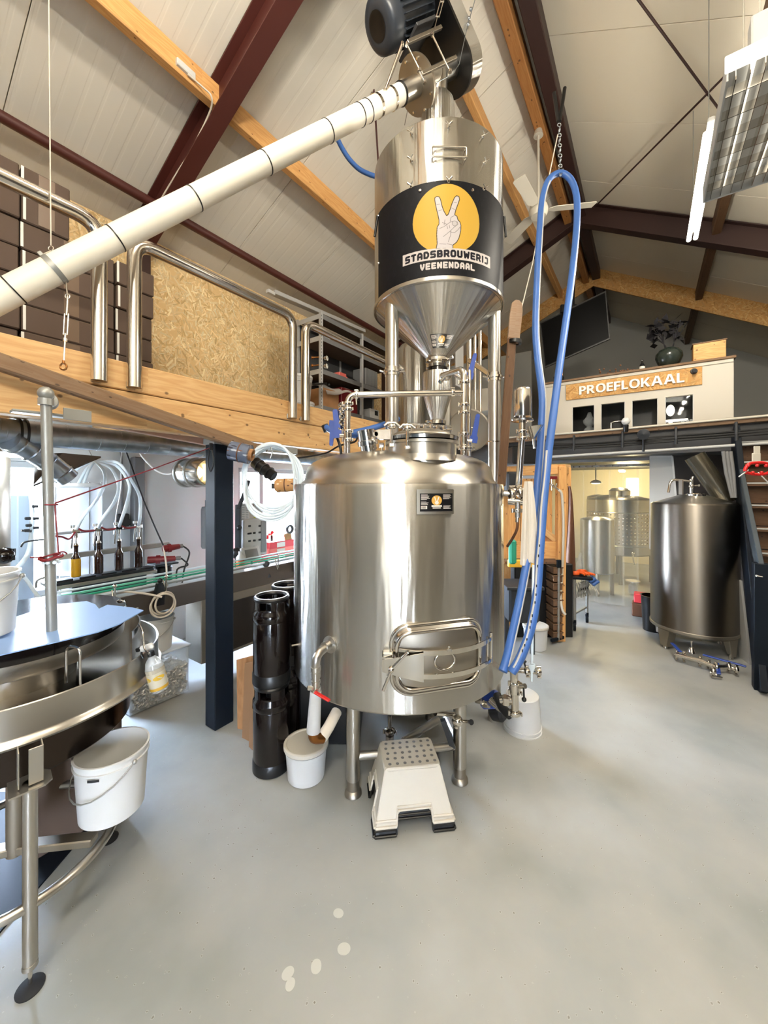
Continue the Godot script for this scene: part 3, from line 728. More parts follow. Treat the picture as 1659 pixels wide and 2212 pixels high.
func kettle():
	make_prints()
	var t := thing("brew_kettle", "large brushed stainless steel kettle with a front hatch, standing in the middle of the hall", "kettle", KC)
	var m := MB.new()
	m.lathe([Vector2(0, 0.60), Vector2(0.5, 0.60), Vector2(0.64, 0.612), Vector2(KR, 0.625), Vector2(KR, 1.700), Vector2(0.648, 1.716), Vector2(0.60, 1.722)], up(KC), 96); part(m, "shell", "steel", t)
	m = MB.new()
	m.lathe([Vector2(0.618, 1.715), Vector2(0.606, 1.728), Vector2(0.59, 1.745), Vector2(0.583, 1.78), Vector2(0.57, 1.82), Vector2(0.54, 1.848), Vector2(0.50, 1.868), Vector2(0.44, 1.886), Vector2(0.33, 1.906), Vector2(0.15, 1.922), Vector2(0, 1.926)], up(KC), 96, 0, TAU, 0.7); part(m, "dome", "steel_satin", t)
	for f in [[763, 1716], [993, 1688]]:
		var g := ony(f[0], f[1], 0.0); leg(t, g)
	var g1 := ony(763, 1716, 0.0); var g2 := ony(993, 1688, 0.0)
	for g in [2 * KC - g1, 2 * KC - g2]: leg(t, Vector3(g.x, 0, g.z))
	m = MB.new()
	for pr in [[g1, g2], [g2, 2 * KC - g1]]: m.tube([pr[0] + Vector3(0, 0.21, 0), pr[1] + Vector3(0, 0.21, 0)], 0.022, 12)
	m.tube([g1 + Vector3(0, 0.21, 0), 2 * KC - g2 + Vector3(0, 0.21, 0)], 0.022, 12); part(m, "leg_brace", "steel_satin", t)
	m = MB.new()   # seam round the shell, and the conical bottom with its outlet
	m.lathe([Vector2(0, 0.44), Vector2(0.06, 0.44), Vector2(0.1, 0.5), Vector2(0.52, 0.60)], up(KC), 48); part(m, "bottom_cone", "steel_satin", t)
	m = MB.new(); m.cyl(KC + Vector3(0, 0.30, 0), KC + Vector3(0, 0.44, 0), 0.04, 16); clamp_ring(m, KC + Vector3(0, 0.38, 0), Vector3.UP, 0.04); part(m, "outlet", "chrome", t)
	# name plate with the sticker
	var h0 := hit(900, 1057, KC, KR + 0.004); var h1 := hit(980, 1110, KC, KR + 0.004)
	m = MB.new(); wrapped(m, KC, KR + 0.005, h0.x, h1.x, h1.y, h0.y); wrapped(m, KC, KR - 0.001, h0.x, h1.x, h1.y, h0.y); var np := part(m, "name_plate", "steel_dull", t)
	var s0 := hit(907, 1066, KC, KR + 0.007); var s1 := hit(977.5, 1104, KC, KR + 0.007)
	m = MB.new(); wrapped(m, KC, KR + 0.007, s0.x, s1.x, s1.y, s0.y); part(m, "sticker", "sticker", np, "black sticker with a yellow disc and a peace hand")
	hatch(t)
	manhole(t)
	# drain pipe stub, top fittings
	m = MB.new(); var p := hit(643, 1392, KC, KR); m.cyl(ring(KC, KR - 0.01, p.x, p.y), ring(KC, KR + 0.035, p.x, p.y), 0.006, 8); part(m, "stud", "chrome", t)
	m = MB.new(); var v0 := at(800, 975, 2.17); var ax := Vector3(-0.16, 1, 0.1).normalized()   # vent stub on the dome
	m.lathe([Vector2(0, 0), Vector2(0.046, 0), Vector2(0.046, 0.028), Vector2(0.058, 0.03), Vector2(0.058, 0.055), Vector2(0.05, 0.058), Vector2(0.05, 0.115), Vector2(0.042, 0.118), Vector2(0.042, 0.03), Vector2(0, 0.03)], frame(at(797, 973, 2.18), ax), 24)
	m.cyl(at(797, 973, 2.18) - ax * 0.06, at(797, 973, 2.18), 0.038, 20); part(m, "vent_stub", "chrome", t)
	m = MB.new(); m.box(at(824, 962, 2.14), Vector3(0.03, 0.03, 0.02), Basis(), 0.004); m.cyl(at(824, 962, 2.14), at(826, 975, 2.13), 0.006, 8); part(m, "vent_latch", "chrome", t)
	# drain with red lever at the left
	drain(t)

func leg(t: Node3D, g: Vector3):
	var m := MB.new(); m.cyl(g + Vector3(0, 0.09, 0), g + Vector3(0, 0.63, 0), 0.0385, 20); var l := part(m, "leg", "steel_satin", t)
	m = MB.new(); m.lathe([Vector2(0, 0.0), Vector2(0.04, 0.0), Vector2(0.048, 0.006), Vector2(0.046, 0.022), Vector2(0.034, 0.034), Vector2(0.034, 0.09)], up(g), 24); part(m, "foot", "steel_dull", l)

func hatch(t: Node3D):
	var a := hit(846, 1426, KC, KR); var b := hit(1033, 1426, KC, KR); var cy := hit(938, 1426, KC, KR)
	var wid := (b.x - a.x) * KR; var th := (a.x + b.x) / 2
	var top := hit(938, 1352, KC, KR + 0.03).y; var bot := hit(938, 1497, KC, KR + 0.02).y; var hh := top - bot; var yc := (top + bot) / 2
	var C := func(x: float, y: float, off: float) -> Vector3:
		return ring(KC, KR + off, th + x / KR, yc + y)
	var shape := rrect(wid, hh, 0.085, 6)
	var m := MB.new(); var pts := []
	for q in shape: pts.append(C.call(q.x, q.y, 0.012))
	m.tube(pts, 0.011, 8, true)
	pts = []
	for q in rrect(wid - 0.05, hh - 0.05, 0.07, 6): pts.append(C.call(q.x, q.y, 0.03))
	m.tube(pts, 0.011, 8, true)
	m.sheet(shape.size(), 1, func(x, y): var q := shape[int(round(x * shape.size())) % shape.size()]; return C.call(q.x * lerpf(1, 0.9, y), q.y * lerpf(1, 0.9, y), lerpf(0.012, 0.032, y)))
	var fr := part(m, "hatch_frame", "tube_steel", t)
	m = MB.new()
	m.sheet(14, 10, func(x, y):
		var q := Vector2((x - 0.5) * 2, (y - 0.5) * 2); var s := 1.0 - 0.12 * pow(minf(absf(q.x), absf(q.y)), 2)
		return C.call(q.x * (wid - 0.06) / 2 * s, q.y * (hh - 0.06) / 2 * s, 0.022 + 0.012 * (1 - maxf(q.x * q.x, q.y * q.y))))
	part(m, "hatch_door", "steel_dull", t)
	m = MB.new(); pts = []
	for k in 24: pts.append(C.call(0.006 + cos(TAU * k / 24) * 0.048, -0.004 + sin(TAU * k / 24) * 0.042, 0.042))
	m.tube(pts, 0.006, 8, true); part(m, "pressed_ring", "chrome", fr)
	# the two bars of the closing arm
	var arm := MB.new()
	for e in [[0.052, 0.018, 0.03], [-0.055, 0.02, -0.03]]:
		var y: float = e[0]
		var w := func(x: float) -> float: return y + e[2] * (1.0 - pow(clampf((x + 0.25) / 0.5, 0, 1) * 2 - 1, 2) * 0.0) * 0.0
		arm.sheet(16, 1, func(x, v): var q := lerpf(-0.20, 0.30, x); var hump := 0.045 * pow(sin(clampf((q + 0.2) / 0.5, 0, 1) * PI), 0.7); return C.call(q, y + (v - 0.5) * 0.022 * (1.0 if q < 0.22 else 0.7), 0.035 + hump), 0.008)
	arm.sheet(8, 6, func(x, v): var q := lerpf(-0.27, -0.10, x); var half := lerpf(0.028, 0.066, x); return C.call(q, lerpf(-half, half, v) - 0.006, 0.062 + 0.02 * x), 0.007)
	part(arm, "closing_arm", "chrome", t)
	m = MB.new(); m.cyl(C.call(0.285, -0.075, 0.04), C.call(0.285, 0.075, 0.04), 0.008, 10)
	m.cyl(C.call(0.262, -0.06, 0.035), C.call(0.262, 0.06, 0.035), 0.006, 10); part(m, "hinge", "chrome", t)
	m = MB.new(); var k0: Vector3 = C.call(-0.232, -0.018, 0.075)
	m.cyl(C.call(-0.232, -0.018, 0.04), k0, 0.012, 12); m.ball(k0, 0.014, 10)
	m.tube([C.call(-0.165, 0.062, 0.075), k0, C.call(-0.265, -0.115, 0.075)], 0.007, 8); m.box(C.call(-0.25, 0.035, 0.03), Vector3(0.05, 0.025, 0.04), Basis(), 0.005); part(m, "hatch_handle", "chrome", t)
	m = MB.new(); var kn: Vector3 = C.call(0.005, 0.062, 0.088); m.cyl(kn, kn + Vector3(0, 0.012, 0), 0.012, 6); m.cyl(kn, kn + Vector3(0, 0.024, 0), 0.006, 8); part(m, "bolt", "chrome", t)

func manhole(t: Node3D):
	var c := Vector3(0.207, 0, -2.10); var m := MB.new(); var r := 0.187
	m.lathe([Vector2(r, 1.80), Vector2(r, 1.926), Vector2(r + 0.012, 1.928), Vector2(r + 0.012, 1.942), Vector2(r - 0.01, 1.944)], up(c), 56); m.lathe([Vector2(r + 0.012, 1.835), Vector2(r + 0.003, 1.85), Vector2(r, 1.87)], up(c), 56); part(m, "manhole_neck", "steel_satin", t)
	m = MB.new(); m.lathe([Vector2(r - 0.02, 1.949), Vector2(r + 0.012, 1.949), Vector2(r + 0.014, 1.966), Vector2(r + 0.002, 1.972), Vector2(r - 0.02, 1.972)], up(c), 56); var lid := part(m, "lid_ring", "chrome", t)
	m = MB.new(); var pr := []
	for k in 9: pr.append(Vector2(0.168 * cos(PI / 2 * k / 8), 1.968 + 0.05 * sin(PI / 2 * k / 8)))
	pr[8].x = 0.0; m.lathe(pr, up(c), 40); part(m, "lid_glass", "steel_dull", lid)
	for s in [[846, 940, 1.96], [880, 945, 1.90]]:   # clamp screws with star knobs
		var p := at(s[0], s[1], s[2]); m = MB.new()
		m.cyl(p + Vector3(0, -0.06, 0), p + Vector3(0, 0.035, 0), 0.008, 8); m.lathe([Vector2(0, 0), Vector2(0.02, 0.004), Vector2(0.026, 0.016), Vector2(0.016, 0.03), Vector2(0, 0.032)], up(p + Vector3(0, 0.03, 0)), 7, 0, TAU, 0.3)
		m.tube([p + Vector3(-0.038, 0.048, 0), p + Vector3(-0.02, 0.062, 0), p + Vector3(0.02, 0.062, 0), p + Vector3(0.04, 0.046, 0)], 0.008, 8)
		m.box(p + Vector3(0, -0.05, 0.0), Vector3(0.03, 0.02, 0.035), Basis(), 0.004); part(m, "clamp_screw", "chrome", t)
	m = MB.new(); var hp := at(826, 940, 2.0)
	m.prism(PackedVector2Array([Vector2(-0.04, -0.005), Vector2(-0.02, -0.026), Vector2(0.045, -0.026), Vector2(0.045, 0.024), Vector2(-0.025, 0.022), Vector2(-0.04, 0.012)]), 0.045, Transform3D(Basis(), hp)); m.cyl(hp + Vector3(-0.034, 0.0, 0), hp + Vector3(-0.034, 0, 0.045), 0.013, 12); part(m, "lid_hinge", "chrome", t)
	m = MB.new()
	for k in 6: m.box(at(890 + k * 14, 921 + absf(k - 2.5), 2.32), Vector3(0.02, 0.03, 0.03), Basis(), 0.004)
	m.bar(at(885, 917, 2.36), at(975, 922, 2.36), 0.02, 0.012); part(m, "hinge_bracket", "chrome", t)

func drain(t: Node3D):
	var h := hit(713, 1392, KC, KR); var p := ring(KC, KR, h.x, h.y); var o := Vector3(sin(h.x), 0, cos(h.x)); var m := MB.new()
	m.lathe([Vector2(0, 0), Vector2(0.042, 0), Vector2(0.042, 0.006), Vector2(0.024, 0.012), Vector2(0.022, 0.03)], frame(p, o), 28); part(m, "flange", "steel_satin", t)
	var q := p + o * 0.085 + Vector3(-0.01, -0.015, 0.01)
	m = MB.new(); m.tube(fillet([p, q, q + Vector3(0.0, -0.10, 0)], 0.05, 8), 0.021, 14)
	m.cyl(p + o * 0.028, p + o * 0.045, 0.026, 16); m.cyl(q + Vector3(0, -0.058, 0), q + Vector3(0, -0.075, 0), 0.026, 16)
	m.cyl(q + Vector3(0, -0.085, 0), q + Vector3(0, -0.11, 0), 0.025, 6); m.cyl(q + Vector3(0, -0.10, 0), q + Vector3(0, -0.17, 0), 0.018, 14); m.cyl(q + Vector3(0, -0.125, 0), q + Vector3(0, -0.14, 0), 0.024, 6); m.cyl(q + Vector3(0, -0.155, 0), q + Vector3(0, -0.175, 0), 0.025, 8); part(m, "drain_elbow", "steel_satin", t)
	m = MB.new(); var e := q + Vector3(0, -0.165, 0.03); m.bar(e, e + Vector3(0.075, -0.025, 0.03), 0.022, 0.008, Vector3(0.3, 1, 0), 0.003); part(m, "lever", "red", t, "red lever of the drain valve")
	m = MB.new(); m.cyl(q + Vector3(0, -0.165, 0), e, 0.008, 8); m.box(q + Vector3(-0.022, -0.15, 0.02), Vector3(0.03, 0.02, 0.02), Basis(), 0.004); part(m, "valve_stem", "chrome", t)
	m = MB.new(); m.cyl(q + Vector3(0, -0.175, 0), q + Vector3(-0.012, -0.37, 0), 0.027, 18, 0.033); part(m, "drain_hose", "light_grey", t)
	m = MB.new(); m.tube(fillet([q + Vector3(-0.012, -0.36, 0), q + Vector3(-0.014, -0.405, 0), q + Vector3(0.03, -0.42, -0.03)], 0.03, 5), 0.025, 14); part(m, "hose_nozzle", "brass", t)
	m = MB.new(); m.tube([q + Vector3(0.025, -0.418, -0.028), q + Vector3(0.05, -0.395, -0.07), q + Vector3(0.08, -0.37, -0.16)], 0.028, 14); part(m, "return_hose", "string", t)

# ---------- the hopper above ----------
func hopper():
	var t := thing("malt_hopper", "tall stainless malt hopper on legs with a black and yellow brewery label", "hopper", HC + Vector3(0, 2.9, 0)); var m := MB.new()
	m.lathe([Vector2(HR - 0.01, 2.985), Vector2(HR, 2.99), Vector2(HR, 4.0), Vector2(HR - 0.006, 4.01), Vector2(0, 4.03)], up(HC), 80); part(m, "shell", "steel", t)
	m = MB.new(); m.lathe([Vector2(0.075, 2.655), Vector2(HR - 0.012, 2.985)], up(HC), 72); part(m, "cone", "steel", t)
	m = MB.new(); wrapped(m, HC, HR + 0.004, -0.555 / HR, 0.555 / HR, 3.015, 3.605, -1.0, 64); wrapped(m, HC, HR - 0.0, -0.555 / HR, 0.555 / HR, 3.015, 3.605, -1.0, 24)
	part(m, "label_band", "band_print", t, "black label band with a yellow disc, a peace hand and STADSBROUWERIJ VEENENDAAL")
	m = MB.new(); m.lathe([Vector2(HR + 0.002, 2.985), Vector2(HR + 0.008, 2.99), Vector2(HR + 0.008, 3.012), Vector2(HR + 0.002, 3.016)], up(HC), 80); part(m, "lower_hoop", "steel_satin", t)
	# cover plate with its handle and wing screws
	var a := hit(933, 323, HC, HR); var b := hit(1005, 347, HC, HR); var q := []
	for k in [[a.x, a.y], [b.x, a.y], [b.x, b.y + 0.005], [a.x, b.y + 0.005]]:
		q.append(ring(HC, HR + 0.02, k[0], k[1]))
	m = MB.new(); m.tube(fillet(q, 0.012, 4, true), 0.006, 8, true)
	for k in q: m.cyl(k, k + (Vector3(HC.x, k.y, HC.z) - k).normalized() * 0.02, 0.005, 6)
	part(m, "handle", "chrome", t)
	for s in [[969, 275], [969, 393], [889, 289], [889, 347], [889, 404], [1043, 295], [1046, 352], [1044, 409]]:
		var h := hit(s[0], s[1], HC, HR); var p := ring(HC, HR, h.x, h.y); var o := Vector3(sin(h.x), 0, cos(h.x)); m = MB.new()
		m.cyl(p, p + o * 0.02, 0.006, 6); var e := p + o * 0.018; var x := Vector3(cos(h.x), 0, -sin(h.x))
		for g in [-1, 1]: m.cyl(e, e + x * 0.018 * g + Vector3(0, 0.016, 0) + o * 0.004, 0.004, 6, 0.006)
		m.lathe([Vector2(0, 0), Vector2(0.012, 0), Vector2(0.009, 0.005), Vector2(0, 0.005)], frame(p, o), 10)
		part(m, "wing_screw", "chrome", t)
	for s in [[908, 413], [1020, 412], [819, 569], [818, 467]]:
		var h := hit(s[0], s[1], HC, HR); var p := ring(HC, HR + 0.004, h.x, h.y); m = MB.new(); m.lathe([Vector2(0, 0), Vector2(0.01, 0), Vector2(0.008, 0.006), Vector2(0, 0.007)], frame(p, Vector3(sin(h.x), 0, cos(h.x))), 12); part(m, "rivet", "chrome", t)
	for s in [[818, 467, 800, 508], [1091, 467, 1096, 503]]:
		var h := hit(s[0], s[1], HC, HR); m = MB.new(); m.tube([ring(HC, HR + 0.008, h.x, h.y), ring(HC, HR + 0.02, h.x - 0.06 * signf(h.x) * -1.0, h.y - 0.13)], 0.009, 8); part(m, "label_strap", "black", t)
	# legs with their clamped joints
	for g in [[Vector3(0.055, 0, -2.665), 1.92], [Vector3(0.806, 0, -2.80), 0.0], [Vector3(0.52, 0, -3.24), 0.0]]:
		var p: Vector3 = g[0]; m = MB.new(); m.cyl(Vector3(p.x, g[1], p.z), Vector3(p.x, 3.03, p.z), 0.046, 20); var l := part(m, "leg", "steel_satin", t)
		m = MB.new(); var jy := 2.50
		m.lathe([Vector2(0.046, -0.03), Vector2(0.05, -0.03), Vector2(0.05, 0.03), Vector2(0.046, 0.03)], up(Vector3(p.x, jy, p.z)), 20); m.lathe([Vector2(0.046, -0.008), Vector2(0.06, -0.008), Vector2(0.06, 0.008), Vector2(0.046, 0.008)], up(Vector3(p.x, jy, p.z)), 20)
		m.cyl(Vector3(p.x + 0.055, jy, p.z), Vector3(p.x + 0.09, jy, p.z + 0.01), 0.006, 6); m.cyl(Vector3(p.x - 0.055, jy, p.z), Vector3(p.x - 0.085, jy + 0.01, p.z), 0.007, 6)
		part(m, "clamp", "chrome", l); m = MB.new(); m.lathe([Vector2(0.046, -0.004), Vector2(0.049, -0.004), Vector2(0.049, 0.004), Vector2(0.046, 0.004)], up(Vector3(p.x, 2.03, p.z)), 20); part(m, "joint_ring", "chrome", l)
	# sticker on the cone
	m = MB.new(); var s0 := -0.30; var s1 := 0.36; wrapped(m, HC, 0.125, s0 * 1.35, s1 * 1.35, 2.69, 2.76, 0.198, 20); wrapped(m, HC, 0.122, s0 * 1.35, s1 * 1.35, 2.69, 2.76, 0.195, 20); part(m, "sticker", "sticker", t, "small black sticker on the cone")
	# valve, dosing vessel and lower fittings under the cone
	m = MB.new(); m.lathe([Vector2(0.07, 2.575), Vector2(0.085, 2.58), Vector2(0.088, 2.60), Vector2(0.06, 2.605), Vector2(0.06, 2.62), Vector2(0.088, 2.625), Vector2(0.09, 2.645), Vector2(0.076, 2.66), Vector2(0.06, 2.665)], up(HC), 32)
	m.cyl(HC + Vector3(0.07, 2.63, 0.05), HC + Vector3(0.10, 2.64, 0.08), 0.012, 8); part(m, "slide_valve", "chrome", t)
	m = MB.new(); m.cyl(HC + Vector3(0, 2.54, 0), HC + Vector3(0, 2.6, 0), 0.074, 24); part(m, "valve_neck", "black_gloss", t)
	m = MB.new(); m.lathe([Vector2(0.05, 2.20), Vector2(0.112, 2.405), Vector2(0.112, 2.53), Vector2(0.108, 2.545), Vector2(0.0, 2.555)], up(HC), 48); part(m, "dosing_vessel", "steel", t)
	m = MB.new(); m.lathe([Vector2(0.045, 2.10), Vector2(0.062, 2.105), Vector2(0.062, 2.125), Vector2(0.046, 2.13), Vector2(0.046, 2.16), Vector2(0.064, 2.165), Vector2(0.064, 2.19), Vector2(0.05, 2.2)], up(HC), 28); m.cyl(HC + Vector3(0, 1.9, 0), HC + Vector3(0, 2.12, 0), 0.04, 16)
	m.cyl(HC + Vector3(0.05, 2.115, 0.03), HC + Vector3(0.1, 2.12, 0.06), 0.008, 8); m.cyl(HC + Vector3(-0.05, 2.175, 0.03), HC + Vector3(-0.09, 2.18, 0.05), 0.008, 8); part(m, "outlet_clamp", "chrome", t)
	m = MB.new(); m.cyl(HC + Vector3(0, 2.135, 0), HC + Vector3(0, 2.16, 0), 0.062, 20); part(m, "seal", "rubber", t)

# ---------- auger, motor and the white feed pipe ----------
func auger():
	var a0 := at(-110, 697, 1.70); var a1 := at(866, 203, 2.66); var D := (a1 - a0).normalized()
	var E := (Vector3.UP - D * D.y).normalized(); var G := D.cross(E)
	var along := func(px: float) -> Vector3:
		var k := k_(px); var s := (-k * a0.z - a0.x) / (D.x + k * D.z); return a0 + D * s
	var t := thing("feed_pipe", "long white plastic pipe slanting up from the left to the motor above the hopper", "pipe", a0); var m := MB.new()
	m.tube([a0, a1], 0.0625, 28); part(m, "pipe", "pvc", t)
	for px in [30, 250, 420, 573, 707, 776, 793]:
		m = MB.new(); var c: Vector3 = along.call(float(px)); m.lathe([Vector2(0.0625, -0.003), Vector2(0.0655, -0.003), Vector2(0.0655, 0.003), Vector2(0.0625, 0.003)], frame(c, D), 28); m.box(c + E * 0.066, Vector3(0.012, 0.008, 0.008), frame(c, D).basis, 0.001); part(m, "cable_tie", "black", t)
	for px in [815, 845]:
		m = MB.new(); var c: Vector3 = along.call(float(px)); m.lathe([Vector2(0.0625, -0.01), Vector2(0.066, -0.01), Vector2(0.066, 0.01), Vector2(0.0625, 0.01)], frame(c, D), 28); m.cyl(c + E * 0.07 - G * 0.02, c + E * 0.07 + G * 0.02, 0.006, 8); part(m, "pipe_clip", "chrome", t)
	m = MB.new(); m.lathe([Vector2(0.0, -0.012), Vector2(0.066, -0.012), Vector2(0.07, 0.0), Vector2(0.0, 0.0)], frame(a1, D), 28); part(m, "end_collar", "black", t)
	# hanger: string, ring bolts, pipe clamp and turnbuckle
	var c := along.call(118.0) as Vector3; t = thing("pipe_hanger", "white cord with steel eyes holding the lower end of the feed pipe", "hanger", c)
	var cy := ceil_y(un(c).y); var hy := at(110, 530, -c.z)
	m = MB.new(); m.cyl(Vector3(hy.x - 0.02, cy - 0.01, hy.z), hy, 0.003, 6); part(m, "cord", "string", t)
	m = MB.new(); m.tube(circle(hy + Vector3(0, -0.015, 0), Vector3(0, 0, 1), 0.012, 12), 0.003, 6, true); m.cyl(hy + Vector3(0, -0.028, 0), c + E * 0.075, 0.004, 6); part(m, "eye_bolt", "chrome", t)
	m = MB.new(); m.lathe([Vector2(0.063, -0.012), Vector2(0.0665, -0.012), Vector2(0.0665, 0.012), Vector2(0.063, 0.012)], frame(c, D), 28); m.box(c + E * 0.075, Vector3(0.02, 0.03, 0.022), Basis(D, E, G), 0.003); part(m, "pipe_clamp", "zinc_grey", t)
	m = MB.new(); var b0 := c - E * 0.065; var b1 := at(146, 640, -c.z); var b2 := at(137, 792, -c.z - 0.02)
	m.cyl(b0, b1, 0.0035, 6); m.tube(circle(b1, Vector3(0, 0, 1), 0.011, 12), 0.003, 6, true)
	for s in [-0.009, 0.009]: m.cyl(b1.lerp(b2, 0.25) + Vector3(s, 0, 0), b1.lerp(b2, 0.55) + Vector3(s, 0, 0), 0.0035, 6)
	m.cyl(b1, b1.lerp(b2, 0.27), 0.004, 6); m.cyl(b1.lerp(b2, 0.53), b1.lerp(b2, 0.97), 0.004, 6); m.cyl(b1.lerp(b2, 0.6), b1.lerp(b2, 0.64), 0.009, 6); part(m, "turnbuckle", "chrome", t)
	m = MB.new(); m.tube(circle(b2, Vector3(0, 0, 1), 0.016, 14), 0.004, 6, true); m.cyl(b2 + Vector3(0, 0.016, 0), b2 + Vector3(0, 0.03, 0), 0.006, 6); part(m, "ring", "brass", t)
	# screw conveyor head
	t = thing("auger_drive", "steel auger head with a big dark electric motor above the hopper", "motor", a1); m = MB.new()
	var f0: Vector3 = along.call(900.0); var g0: Vector3 = along.call(976.0); var tee: Vector3 = along.call(948.0)
	m.cyl(a1, g0, 0.062, 24); m.cyl(tee, Vector3(HC.x, 4.5, HC.z), 0.066, 24); part(m, "auger_tube", "steel_satin", t)
	m = MB.new(); m.lathe([Vector2(0.06, -0.008), Vector2(0.165, -0.008), Vector2(0.165, 0.008), Vector2(0.06, 0.008)], frame(f0, D), 36); part(m, "flange", "steel_dull", t)
	for k in 8:
		m = MB.new(); var q: Vector3 = frame(f0, D) * (Vector3(cos(k * PI / 4 + 0.3), 0, sin(k * PI / 4 + 0.3)) * 0.14); m.cyl(q - D * 0.018, q + D * 0.018, 0.008, 6); part(m, "flange_bolt", "chrome", t)
	m = MB.new(); m.lathe([Vector2(0.066, 4.03), Vector2(0.13, 4.03), Vector2(0.125, 4.50), Vector2(0.12, 4.545), Vector2(0.10, 4.575), Vector2(0.07, 4.60), Vector2(0.066, 4.62)], up(HC), 36); part(m, "outlet_collar", "steel", t)
	# belt guard: a flat case with round ends
	var reach := 0.40; var rr := 0.17; var poly := PackedVector2Array()
	for k in 17: var a := -PI + PI * k / 16; poly.append(Vector2(cos(a) * rr, sin(a) * rr))
	for k in 17: var a := PI * k / 16; poly.append(Vector2(cos(a) * rr * 1.15, reach + sin(a) * rr * 1.15))
	var bx := Basis(G, E, G.cross(E)); if bx.z.dot(D) < 0: bx = Basis(-G, E, D)
	m = MB.new(); m.prism(poly, 0.12, Transform3D(bx, g0 + D * 0.02), true); part(m, "belt_guard", "steel", t)
	m = MB.new(); m.prism(poly, 0.02, Transform3D(bx.scaled_local(Vector3(1.02, 1.02, 1)), g0), true); part(m, "back_plate", "black", t)
	# the motor with fins and fan cover
	var mo := f0 + E * reach - D * 0.05; var ml := (g0 - f0).length() + 0.05; var xf := frame(mo, D)
	m = MB.new(); m.lathe([Vector2(0, 0.0), Vector2(0.07, 0.0), Vector2(0.08, -0.004), Vector2(0.13, 0.01), Vector2(0.148, 0.03), Vector2(0.15, 0.10), Vector2(0.14, 0.11), Vector2(0.13, 0.115), Vector2(0.13, ml), Vector2(0, ml)], xf, 36); var body := part(m, "motor_body", "motor", t)
	for k in 26:
		var a := TAU * k / 26; var o: Vector3 = xf.basis * Vector3(cos(a), 0, sin(a)); m = MB.new()
		m.bar(mo + D * 0.13 + o * 0.138, mo + D * (ml - 0.03) + o * 0.138, 0.006, 0.03, o, 0.0015); part(m, "cooling_fin", "motor", body)
	m = MB.new(); m.lathe([Vector2(0, -0.003), Vector2(0.05, -0.003), Vector2(0.06, -0.006), Vector2(0.075, -0.006)], xf, 24); part(m, "fan_grille", "black", body)
	m = MB.new(); m.box(mo + D * ml * 0.6 + E * 0.16 + G * 0.05, Vector3(0.13, 0.1, 0.11), Basis(D, E, G), 0.01); part(m, "terminal_box", "motor", body)
	m = MB.new(); m.box(mo + D * (ml * 0.6) - E * 0.155, Vector3(0.2, 0.02, 0.26), Basis(D, E, D.cross(E)), 0.003); part(m, "motor_foot", "dark_grey", t)
	# threaded rods and bars of the tension frame
	for r in [[880, 92, 953, 59, 0.013], [911, 160, 985, 124, 0.013]]:
		m = MB.new(); m.bar(at(r[0], r[1], 2.55), at(r[2], r[3], 2.65), 0.022, 0.022, Vector3.UP, 0.002); part(m, "frame_bar", "steel_dull", t)
	for r in [[879, 96, 907, 152, 0], [934, 75, 972, 154, 0], [869, 95, 832, 195, 1], [905, 152, 918, 178, 0]]:
		m = MB.new(); m.cyl(at(r[0], r[1], 2.52), at(r[2], r[3], 2.55), 0.006 if r[4] == 0 else 0.011, 8)
		for q in [at(r[0], r[1], 2.52), at(r[2], r[3], 2.55)]: m.cyl(q + Vector3(0, -0.008, 0), q + Vector3(0, 0.008, 0), 0.013, 6)
		part(m, "threaded_rod", "chrome", t)
	m = MB.new(); var w0 := at(880, 240, 2.75); m.tube([w0, w0 + Vector3(-0.02, -0.1, 0)], 0.003, 6); part(m, "wire_end", "chrome", t)
	# suspension
	t = thing("drive_chain", "steel turnbuckle and wire hanging the motor frame from the roof", "chain", at(955, 0, 2.6)); m = MB.new()
	m.cyl(at(957, -120, 2.55), at(955, 0, 2.58), 0.004, 6)
	for s in [-0.01, 0.01]: m.cyl(at(955, 0, 2.58) + Vector3(s, 0, 0), at(945, 38, 2.6) + Vector3(s, 0, 0), 0.004, 6)
	m.cyl(at(955, 4, 2.58) + Vector3(-0.012, 0, 0), at(955, 4, 2.58) + Vector3(0.012, 0, 0), 0.006, 6); m.cyl(at(945, 36, 2.6) + Vector3(-0.012, 0, 0), at(945, 36, 2.6) + Vector3(0.012, 0, 0), 0.006, 6)
	m.cyl(at(945, 36, 2.6), at(938, 62, 2.6), 0.004, 6); part(m, "turnbuckle", "chrome", t)
	m = MB.new(); m.tube([at(1045, -160, 2.6), at(1026, 0, 2.65), at(1010, 55, 2.66), at(992, 138, 2.7), at(978, 160, 2.68), at(940, 180, 2.66)], 0.003, 6)
	for q in [[1017, 20], [1013, 40], [1011, 52]]: m.ball(at(q[0], q[1], 2.66), 0.012, 6)
	part(m, "wire", "galvanised", t)
	# blue air hose behind the pipe
	m = MB.new(); m.tube(spline([at(730, 302, 2.9), at(740, 322, 2.95), at(757, 347, 3.0), at(780, 368, 3.05), at(815, 382, 3.1), at(850, 385, 3.15)]), 0.018, 10); single(m, "air_hose", "hose_blue", "short length of blue hose curving behind the hopper", "hose", at(730, 302, 2.9))

